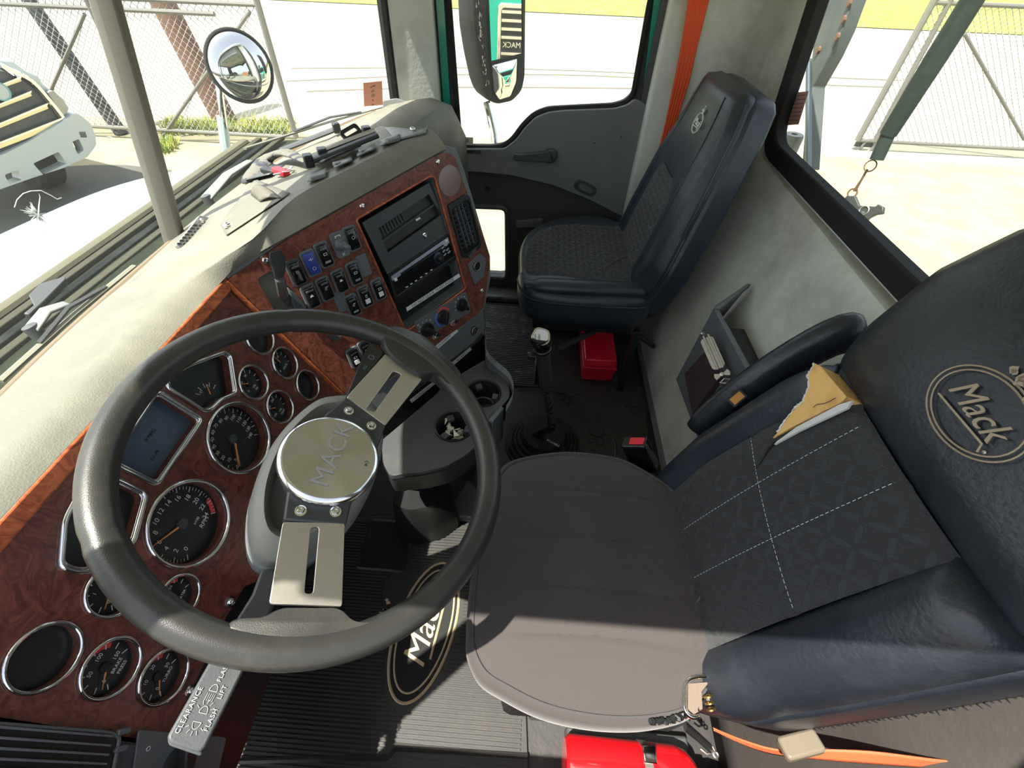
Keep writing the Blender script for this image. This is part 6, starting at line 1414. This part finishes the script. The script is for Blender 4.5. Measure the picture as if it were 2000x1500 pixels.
def wiper(nm, lab_, base, tip, b0_, b1_):
    t = thing('wiper', lab_, 'wiper', base - Vector((0, 0, .02)), 'windshield wipers outside the glass')
    s = MB(); d = (tip - base).normalized(); n_ = d.cross(Z1).normalized() * .014
    s.loft([[p + n_ * k, p - n_ * k, p - n_ * k - Vector((0, 0, .006)), p + n_ * k - Vector((0, 0, .006))] for p, k in ((base, 1.3), (base * .5 + tip * .5 + Vector((0, .0, .012)), 1.1), (tip, .8))]); s.obj('arm', mat('wiper_silver', (.16, .165, .16), .5, spec=.3), t, bev=.002)
    MB().lathe(Fr(base, (0, .2, 1)), [(.013, -.02), (.013, .004), (0, .008)], 14, cap1=False).obj('pivot', M['dgrey'], t)
    s = MB(); s.tube([b0_, b0_ * .5 + b1_ * .5 + Vector((0, 0, .004)), b1_], .007, 6, flat=.6); s.obj('blade', mat('blade_grey', (.16, .155, .12), .6), t)
    s = MB(); q0 = b0_ * .75 + b1_ * .25; q1 = b0_ * .25 + b1_ * .75; s.tube([q0 + Vector((0, .0, .006)), (q0 + q1) / 2 + Vector((0, .004, .018)), q1 + Vector((0, 0, .006))], .0045, 5); s.obj('bridge', M['dgrey'], t); return t
wiper('r', 'silver windshield wiper arm on the right pane beyond the dash straps', at(402, 385, z=.74), at(488, 312, z=.77), at(478, 290, y=.90), at(752, 208, y=.78))
wiper('l', 'grey windshield wiper lying along the foot of the left pane', at(60, 640, z=.74), at(130, 590, z=.75), at(0, 745, z=.755), at(262, 520, z=.755))
wb = Fr(at(100, 570, z=.70), (0, -.3, 1)); MB().prism(wb, [wb.px(u, v) for u, v in ((58, 580), (80, 558), (128, 543), (131, 548), (88, 590), (60, 618), (48, 616), (68, 600))], -.006, .004)
s = MB(); s.prism(wb, [wb.px(u, v) for u, v in ((58, 580), (80, 558), (128, 543), (131, 548), (88, 592), (60, 618), (48, 616), (68, 600))], -.01, .006); o = s.obj('hood_latch', M['dgrey'], bev=.002); tag(o, 'dark bolted latch bracket on the hood edge in front of the left pane', 'latch')
# ---------------------------------------------------------------- hood mirror (round)
HM = thing('hood_mirror', 'round convex mirror in a black ring on a chrome stalk beyond the right pane', 'mirror', at(442, 296, x=1.93))
mc = at(473, 130, x=1.95); 
toC = (Vector(EYE) - mc).normalized(); mn = (toC + Vector((-.10, -.55, .10))).normalized()
MF = Fr(mc, mn); RR = .112
prf = [(RR * math.sin(a), .36 * RR * (math.cos(a) - 1) / 1 + .012) for a in np.linspace(R(88), 0, 12)]
MB().lathe(MF, [(r, h) for r, h in prf], 48, cap0=False, cap1=False).obj('mirror_glass', mat('mirror_silver', (.8, .8, .8), .01, 1), HM, smooth=180)
MB().ring(MF, 0, 0, RR, .007, -.022, 56, 8).obj('ring', M['rubber'], HM)
MB().lathe(MF, [(RR, -.022), (RR * .8, -.05), (RR * .3, -.07), (0, -.072)], 40, cap0=False, cap1=False).obj('shell', M['galv'], HM, smooth=180)
P = smoothp([at(443, 302, x=1.90), at(437, 240, x=1.90), at(428, 170, x=1.92), at(428, 145, x=1.94), at(440, 130, x=1.97), mc - mn * .06], 4, False); MB().tube(P, .012, 12).obj('stalk', M['chrome'], HM, smooth=180)
MB().tube([at(442, 296, x=1.895), at(433, 228, x=1.905)], .019, 10).obj('stalk_sleeve', M['wpaint'], HM)
# ---------------------------------------------------------------- door mirror (passenger side)
DM = thing('door_mirror', 'tall black cased door mirror outside the passenger window showing a green truck', 'mirror', at(965, 290, x=2.2))
cM = at(985, 80, x=2.30); tgt = Vector((2.45, -6.0, -.05))
nrm_ = ((Vector(EYE) - cM).normalized() + (tgt - cM).normalized()).normalized()
DF = Fr(cM, nrm_)
hp = [DF.px(u, v) for u, v in ((918, -80), (1026, -80), (1025, 40), (1024, 150), (1018, 178), (1000, 197), (972, 203), (957, 198), (946, 180), (932, 110), (922, 40))]
hp = roundp(hp, .02, 4)
s = MB(); s.loft([[DF.w(a, b, c) for a, b in sc(hp, k)] for c, k in ((-.12, .78), (-.09, .92), (-.03, .99), (0, 1.0), (.006, .97))]); s.obj('casing', M['rubber'], DM, smooth=45)
up_m = roundp([DF.px(u, v, .008) for u, v in ((950, -70), (1020, -70), (1021, 106), (958, 122))], .008, 3)
lo_m = roundp([DF.px(u, v, .008) for u, v in ((959, 126), (1012, 112), (1010, 160), (998, 190), (975, 197), (964, 180))], .012, 4)
sil = mat('mirror_silver_flat', (.8, .82, .81), .01, 1)
MB().prism(DF, up_m, .004, .0075).obj('upper_glass', sil, DM)
# convex lower glass
lc = (sum(p[0] for p in lo_m) / len(lo_m), sum(p[1] for p in lo_m) / len(lo_m)); s = MB(); rr = []
for k in range(8, 0, -1): rr.append([DF.w(a, b, .008 + .014 * (1 - (k / 8) ** 2)) for a, b in sc(lo_m, k / 8, *lc)])
s.loft(rr, False, True); s.obj('lower_glass', sil, DM, smooth=180)
s = MB(); s.tube([DF.w(a, b, .009) for a, b in lo_m], .004, 5, closed=True); s.tube([DF.w(a, b, .009) for a, b in up_m], .004, 5, closed=True); tag(s.obj('glass_seal', M['rubber'], DM), kind='stuff')
sp_ = MB()
for k in range(46):
    t = random.random(); p = Vector(DF.px(922 + 22 * t + random.uniform(0, 9), 200 * t - 30, .0)); sp_.prism(DF, [(p.x + random.uniform(-.006, .006), p.y + random.uniform(-.012, .012)) for _ in range(3)], .0062, .0068)
tag(sp_.obj('peeling_chrome', M['steel'], DM, smooth=0), kind='stuff')
P = [at(950, 198, x=2.26), at(957, 225, x=2.25), at(965, 262, x=2.22), at(969, 300, x=2.15)]; MB().tube(P, .016, 10).obj('support_arm', M['chrome'], DM)
# ---------------------------------------------------------------- green truck parked behind, seen in the mirrors
def green_truck(loc, rz):
    t = thing('green_truck', 'green conventional truck parked alongside seen only as a reflection in the door mirror', 'truck', loc)
    f = Fr(loc, (math.cos(rz), math.sin(rz), 0)); a = lambda nm, m, *b, bev=.05: MB().box(f, *b).obj(nm, m, t, bev=bev)
    a('body', M['green'], -1.0, 1.0, .5, 1.9, -1.8, 0); a('cab', M['green'], -1.1, 1.1, .6, 2.9, -4.0, -1.8); a('bumper', M['chrome'], -1.2, 1.2, .3, .65, .0, .15)
    s = MB(); s.prism(f, rrect(-.42, .42, .75, 1.75, .06), 0, .05); gr = s.obj('grille_surround', M['chrome'], t, bev=.01); a('windshield', M['gloss'], -.95, .95, 1.95, 2.7, -1.82, -1.78, bev=.01)
    MB().prism(f, rrect(-.37, .37, .80, 1.70, .05), .05, .055).obj('grille_back', M['black'], t)
    for k in (0, 1, 2, 4, 5, 6, 7): MB().box(f, -.36, .36, .82 + k * .10 + (.12 if k > 0 else 0), .855 + k * .10 + (.12 if k > 0 else 0), .055, .075).obj('grille_bar', M['chrome'], t)
    text('MACK', f, .20, 1.265, .10, M['chrome'], t, c=.065, ext=.01)
    for sx_ in (-.85, .85): MB().prism(f, rrect(sx_ - .14, sx_ + .14, .85, 1.05, .03), 0, .05).obj('headlamp', M['wpaint'], t); MB().lathe(Fr(f.w(sx_, .48, -.9), f.ax), [(.48, -.15), (.5, -.1), (.5, .1), (.48, .15)], 28).obj('wheel', M['tyre'], t)
green_truck(Vector((2.75, -6.0, GZ)), R(90))
# ================================================================ neighbour truck at far left
NT = thing('white_truck', 'white truck with chrome barred grille parked outside the left windshield pane', 'truck', at(60, 330, z=GZ))
P0 = at(0, 366, z=-.98); P1 = at(150, 316, z=-.98); nx_ = (P1 - P0).normalized(); nn_ = Vector((nx_.y, -nx_.x, 0)).normalized()
if nn_.dot(Vector(EYE) - P0) < 0: nn_ = -nn_
N = Fr(P0, nn_)
def npoly(pts, c=0): return [N.px(u, v, c) for u, v in pts]
bump_o = roundp(npoly([(-160, 372), (-60, 388), (0, 366), (60, 345), (120, 326), (165, 305), (182, 282), (180, 262), (170, 240), (152, 224), (140, 219), (100, 246), (50, 275), (0, 300), (-160, 330)]), .03, 3)
bh = [roundp(npoly(q), .02, 3) for q in ([(2, 340), (30, 330), (36, 350), (12, 358)], [(58, 318), (108, 295), (124, 318), (78, 340)], [(134, 276), (148, 270), (158, 292), (146, 300)])]
shape2d('bumper', N, bump_o, bh, -.10, .06, M['wpaint'], NT, bev=.015)
MB().prism(N, npoly([(-150, 350), (160, 300), (150, 240), (-150, 320)]), -.30, -.14).obj('bumper_back', M['dgrey'], NT)
for k in range(4): MB().prism(N, npoly([(155 + k * 3.2, 258 + k * -.4), (157 + k * 3.2, 257.5), (161 + k * 3, 268), (159 + k * 3, 269)], .065), .058, .064).obj('bumper_slot', M['dgrey'], NT)
body_o = npoly([(-160, 330), (0, 298), (50, 273), (100, 244), (138, 219), (136, 196), (110, 180), (92, 165), (84, 150), (60, 140), (30, 118), (0, 114), (-160, 120)])
s = MB(); s.loft([[N.w(a, b, -.06) for a, b in body_o], [N.w(a * 1, b + .10, -1.2) for a, b in body_o], [N.w(a, b + .25, -3.4) for a, b in body_o]][::-1]); s.obj('hood', M['wpaint'], NT, bev=.03, smooth=40)
bar_m = mat('amber_reflecting_chrome', (.62, .58, .42), .2, 1)  # chrome tinted amber, its reflection put into the colour
MB().prism(N, npoly([(-160, 318), (0, 292), (60, 262), (128, 236), (118, 214), (98, 196), (70, 172), (48, 150), (20, 140), (-160, 150)]), -.06, -.03).obj('grille_back', M['dgrey'], NT)
for (a_, b_, c_, d_) in (((-160, 180), (0, 168), (40, 152), 7), ((-160, 222), (0, 205), (60, 180), 8), ((-160, 260), (0, 243), (92, 204), 9), ((-160, 300), (0, 280), (122, 232), 12)):
    MB().prism(N, npoly([a_, b_, c_, (c_[0] + 4, c_[1] + d_), (b_[0], b_[1] + d_), (a_[0], a_[1] + d_)], .02), -.03, .02).obj('grille_bar', bar_m, NT, bev=.008)
    MB().prism(N, npoly([(a_[0], a_[1] - 3), (b_[0], b_[1] - 3), (c_[0] + 1, c_[1] - 3), (c_[0] + 1, c_[1] + 1), (b_[0], b_[1] + 1), (a_[0], a_[1] + 1)], .03), .0, .035).obj('bar_edge', M['chrome'], NT)
s = MB(); P = [N.w(*N.px(u, v, .0)) for u, v in ((0, 128), (20, 138), (60, 158), (95, 196), (128, 238))]; s.tube(smoothp(P, 3, False), .035, 6); s.obj('grille_frame', M['chrome'], NT)
bg_ = N.off(*N.px(-2, 178, .03), .03); b_ = MB().lathe(bg_, [(.09, 0), (.085, .02), (0, .02)], 28, cap1=False).obj('round_badge', M['wpaint'], NT); MB().ring(bg_, 0, 0, .085, .008, .02, 28, 6).obj('badge_ring', mat('teal_ring', (.15, .4, .38), .4), b_)
MB().prism(N, roundp(npoly([(92, 180), (104, 176), (130, 205), (134, 214), (124, 226), (112, 212)], .02), .02, 3), -.06, .03).obj('headlamp', mat('lamp_lens', (.30, .32, .30), .15, .4), NT, bev=.01)
MB().prism(N, npoly([(128, 238), (142, 222), (146, 228), (130, 244)], .03), -.05, .03).obj('marker_lamp', M['dgrey'], NT, bev=.01)
for u, v in ((105, 345),):
    c = P0 + nx_ * .75; c.z = GZ + .42; c = c - nn_ * .75; MB().lathe(Fr(c, nx_), [(.40, -.16), (.45, -.12), (.45, .12), (.40, .16)], 28).obj('tyre', M['tyre'], NT)
# ================================================================ gates and poles
M['wire'] = mat('chain_wire', (.30, .29, .27), .5, .3)
def gate(nm, lab_, fr, a0, a1, b0, b1, braces, uprights, rails, wstep=.10, r=.03, wr_=.0045, parent=None, wheel=None):
    t = thing(nm, lab_, 'gate', fr.w((a0 + a1) / 2, b0, 0))
    for k, (b, ax0, ax1) in enumerate(rails): MB().tube([fr.w(ax0, b), fr.w(ax1, b)], r, 8).obj('rail', M['galv'], t)
    for (p, q, rr_) in uprights: MB().tube([fr.w(*p), fr.w(*q)], rr_, 8).obj('upright', M['galv'], t)
    for (p, q) in braces: MB().tube([fr.w(*p), fr.w(*q)], r * .8, 8).obj('brace', M['galv'], t)
    s = MB(); h = b1 - b0
    for sg in (1, -1):
        a = a0 - h
        while a < a1 + h:
            # wire from (a, b0) slope sg, clipped
            p0 = [a, b0]; p1 = [a + sg * h, b1]
            if sg < 0: pass
            def clip(p, q):
                out = []
                for t_ in (0, 1): out.append([p[0] + (q[0] - p[0]) * t_, p[1] + (q[1] - p[1]) * t_])
                A, B = out
                for lim, sgn in ((a0, 1), (a1, -1)):
                    ia = (A[0] - lim) * sgn >= 0; ib = (B[0] - lim) * sgn >= 0
                    if not ia and not ib: return None
                    if ia != ib:
                        k_ = (lim - A[0]) / (B[0] - A[0]); C_p = [lim, A[1] + (B[1] - A[1]) * k_]
                        if ia: B = C_p
                        else: A = C_p
                return A, B
            c = clip(p0, p1)
            if c and abs(c[0][0] - c[1][0]) > .02: s.tube([fr.w(*c[0], .006 * sg), fr.w(*c[1], .006 * sg)], wr_, 3)
            a += wstep
    tag(s.obj('chain_link_mesh', M['wire'], t, smooth=0), kind='stuff')
    if wheel:
        f = Fr(fr.w(*wheel), fr.n); MB().ring(f, 0, 0, .10, .025, 0, 24, 8).obj('roller_wheel', M['galv'], t); MB().box(f, -.22, .12, -.03, .05, -.05, -.02).obj('wheel_bracket', M['dgrey'], t, bev=.01)
    return t
# left gate, plane x = 7.6
L = Fr((7.6, 0, 0), (-1, 0, 0))   # a = -y, b = z
def lp2(u, v): return L.px(u, v)
bot = lp2(575, 268)[1]; aR = lp2(578, 268)[0]; tR = lp2(481, 5)
topb = lp2(480, 8)[1]; top2 = lp2(480, 30)[1]; aL = lp2(-60, 270)[0]
gate('chain_link_gate', 'left chain link gate with rolling wheel standing beyond the windshield', L, aL, aR, bot, topb + .5,
     [(lp2(318, 266), lp2(488, 22)), (lp2(60, 265), lp2(165, 28))], [((aR, bot), (aR + .02, topb + .7), .045), (lp2(150, -40), lp2(235, 140), .035)], [(bot, aL, aR), (topb, aL, aR), (top2, aL, lp2(420, 30)[0])], wheel=lp2(222, 282))
# right gate, plane x = 9
G2 = Fr((9.0, 0, 0), (-1, 0, 0)); rp2 = lambda u, v: G2.px(u, v)
a0_ = rp2(1675, 274)[0]; b0_ = rp2(1675, 274)[1]; a1_ = rp2(2150, 276)[0]; b1_ = rp2(1850, 6)[1]
gate('chain_link_gate', 'right chain link gate with pale privacy panel seen through the rear cab window', G2, a0_, a1_, b0_, b1_,
     [(rp2(1884, 66), rp2(2000, 272))], [((a0_, b0_), rp2(1836, -20), .05), ((a0_ + .3, b0_), rp2(1862, -10), .04)], [(b0_, a0_, a1_), (b1_, a0_, a1_), (rp2(1680, 298)[1], a0_, a1_)], wheel=rp2(1695, 285))
# tall utility poles behind the left gate
for (u0, v0, u1, v1, r, m, lb_) in ((440, 236, 310, -10, .20, M['wood_pole'], 'brown wooden utility pole standing behind the left gate'), (238, 262, 52, -6, .10, mat('dark_post', (.07, .075, .08), .8, bump=(20, .4)), 'dark grey slim pole standing behind the left gate near its wheel')):
    b = at(u0, v0, z=GZ); tp = at(u1, v1, x=b.x + .1); tp = b + (tp - b) * 1.8
    o = MB().tube([b, tp], [r, r * .85], 14).obj('utility_pole', m); tag(o, lb_, 'pole')
# ================================================================ behind the cab
hpz = thing('hose_pole', 'dark green sprung hose support pole with ring and hook hanging behind the rear window', 'pole', at(1665, 410, y=-1.10))
yb = -1.10; a = at(1712, 312, y=yb); b = at(1735, 262, y=yb); c = at(1905, -10, y=yb); c = b + (c - b) * 1.5
M['polegreen'] = mat('pole_green', (.022, .034, .030), .7, spec=.2, var=(12, (.045, .058, .048), .5, .75))
MB().tube([b, b * .6 + c * .4, c], [.024, .028, .026], 14).obj('tube', M['polegreen'], hpz); MB().tube([a, b + (b - a) * .1], .020, 14).obj('end_sleeve', M['polegreen'], hpz)
rg1 = at(1700, 324, y=yb); rg2 = at(1665, 377, y=yb)
MB().ring(Fr(rg1, (-.5, .8, .3)), 0, 0, .017, .0022, 0, 22, 6).obj('ring', M['rust'], hpz); MB().ring(Fr(rg2, (-.5, .8, .3)), 0, 0, .014, .003, 0, 22, 6).obj('ring', M['rust'], hpz)
MB().tube([at(1694, 331, y=yb), at(1682, 352, y=yb), at(1669, 373, y=yb)], [.004, .0035, .006], 8).obj('snap_hook', M['rust'], hpz)
bf2 = Fr(at(1670, 405, y=yb), (-.4, .8, .3)); cl = MB(); cl.prism(bf2, [bf2.px(u, v) for u, v in ((1655, 383), (1672, 383), (1680, 402), (1712, 404), (1716, 399), (1728, 405), (1726, 418), (1712, 420), (1700, 426), (1690, 436), (1672, 430), (1640, 402))], -.008, .008); cl.obj('hose_clamp', mat('clamp_black', (.03, .034, .036), .45), hpz, bev=.003)
for u, v in ((1660, 412), (1690, 412)): MB().ring(bf2.off(*bf2.px(u, v), .01), 0, 0, .014, .002, 0, 20, 6).obj('hose_ring', M['steel'], hpz)
MB().tube([bf2.w(*bf2.px(1690, 412)), bf2.w(*bf2.px(1672, 440), -.02), bf2.w(*bf2.px(1650, 480), -.1)], .012, 10).obj('air_hose', mat('hose_blue_grey', (.12, .16, .18), .5), hpz)
# exhaust stack guard and pipe
ye = -1.0
eg = thing('exhaust_guard', 'tall dark bolted exhaust guard standing outside the rear window edge', 'exhaust', at(1600, 300, y=ye))
q = [at(u, v, y=ye) for u, v in ((1560, 340), (1598, 170), (1668, -10), (1560, -60))]
EF2 = Fr(at(1600, 100, y=ye), (-.05, 1, 0), ax=(-1, 0, 0))
gp2 = [EF2.px(u, v) for u, v in ((1572, 330), (1583, 332), (1588, 170), (1622, 110), (1645, 60), (1668, -6), (1610, -20), (1590, 60), (1580, 150))]
MB().prism(EF2, gp2, -.05, 0).obj('guard', mat('guard_grey', (.06, .075, .075), .55, var=(7, (.10, .11, .10), .45, .7)), eg, bev=.004)
for u, v in ((1652, 38), (1640, 72), (1600, 98), (1663, 6)): MB().lathe(EF2.off(*EF2.px(u, v), 0), [(.012, 0), (.011, .008), (0, .009)], 8, cap1=False).obj('bolt', M['rust'], eg)
pp_ = [at(1580, 118, y=ye + .03), at(1578, 340, y=ye + .03)]; MB().tube(pp_, .010, 12).obj('pipe', mat('pipe_blue_grey', (.14, .18, .20), .35, .5), eg)
cy = at(1552, 262, y=ye); CYF = Fr(cy, (0, 0, 1)); o = MB().lathe(CYF, [(.034, GZ - cy.z), (.034, -.36), (.038, -.35), (.037, -.01), (.034, 0), (.012, .0), (.011, -.02), (0, -.02)], 28).obj('round_canister', mat('canister_grey', (.15, .16, .165), .35, .3)); tag(o, 'grey round canister with a hole in its top outside the rear window corner', 'canister')
wlf = Fr(Vector((0, -.752, 0)), (0, 1, 0), ax=(-1, 0, 0)); wq = [wlf.px(u, v) for u, v in ((1560, 180), (1580, 178), (1560, 243), (1534, 245))]
o = MB().prism(wlf, wq, 0, .001).obj('warning_label', mat('pink_label', (.55, .33, .30), .6)); tag(o, 'slanted pinkish warning label stuck low in the corner of the rear window', 'label')
for k in range(7):
    f = wlf; p = Vector(wq[0]) * (1 - (k + .7) / 8) + Vector(wq[3]) * ((k + .7) / 8); q_ = Vector(wq[1]) * (1 - (k + .7) / 8) + Vector(wq[2]) * ((k + .7) / 8); MB().prism(f, [tuple(p * .92 + q_ * .08), tuple(p * .1 + q_ * .9), tuple(p * .1 + q_ * .9 + Vector((0, -.0028))), tuple(p * .92 + q_ * .08 + Vector((0, -.0028)))], .001, .0014).obj('text_line', M.setdefault('label_red', mat('label_red', (.20, .06, .05), .6)), o)
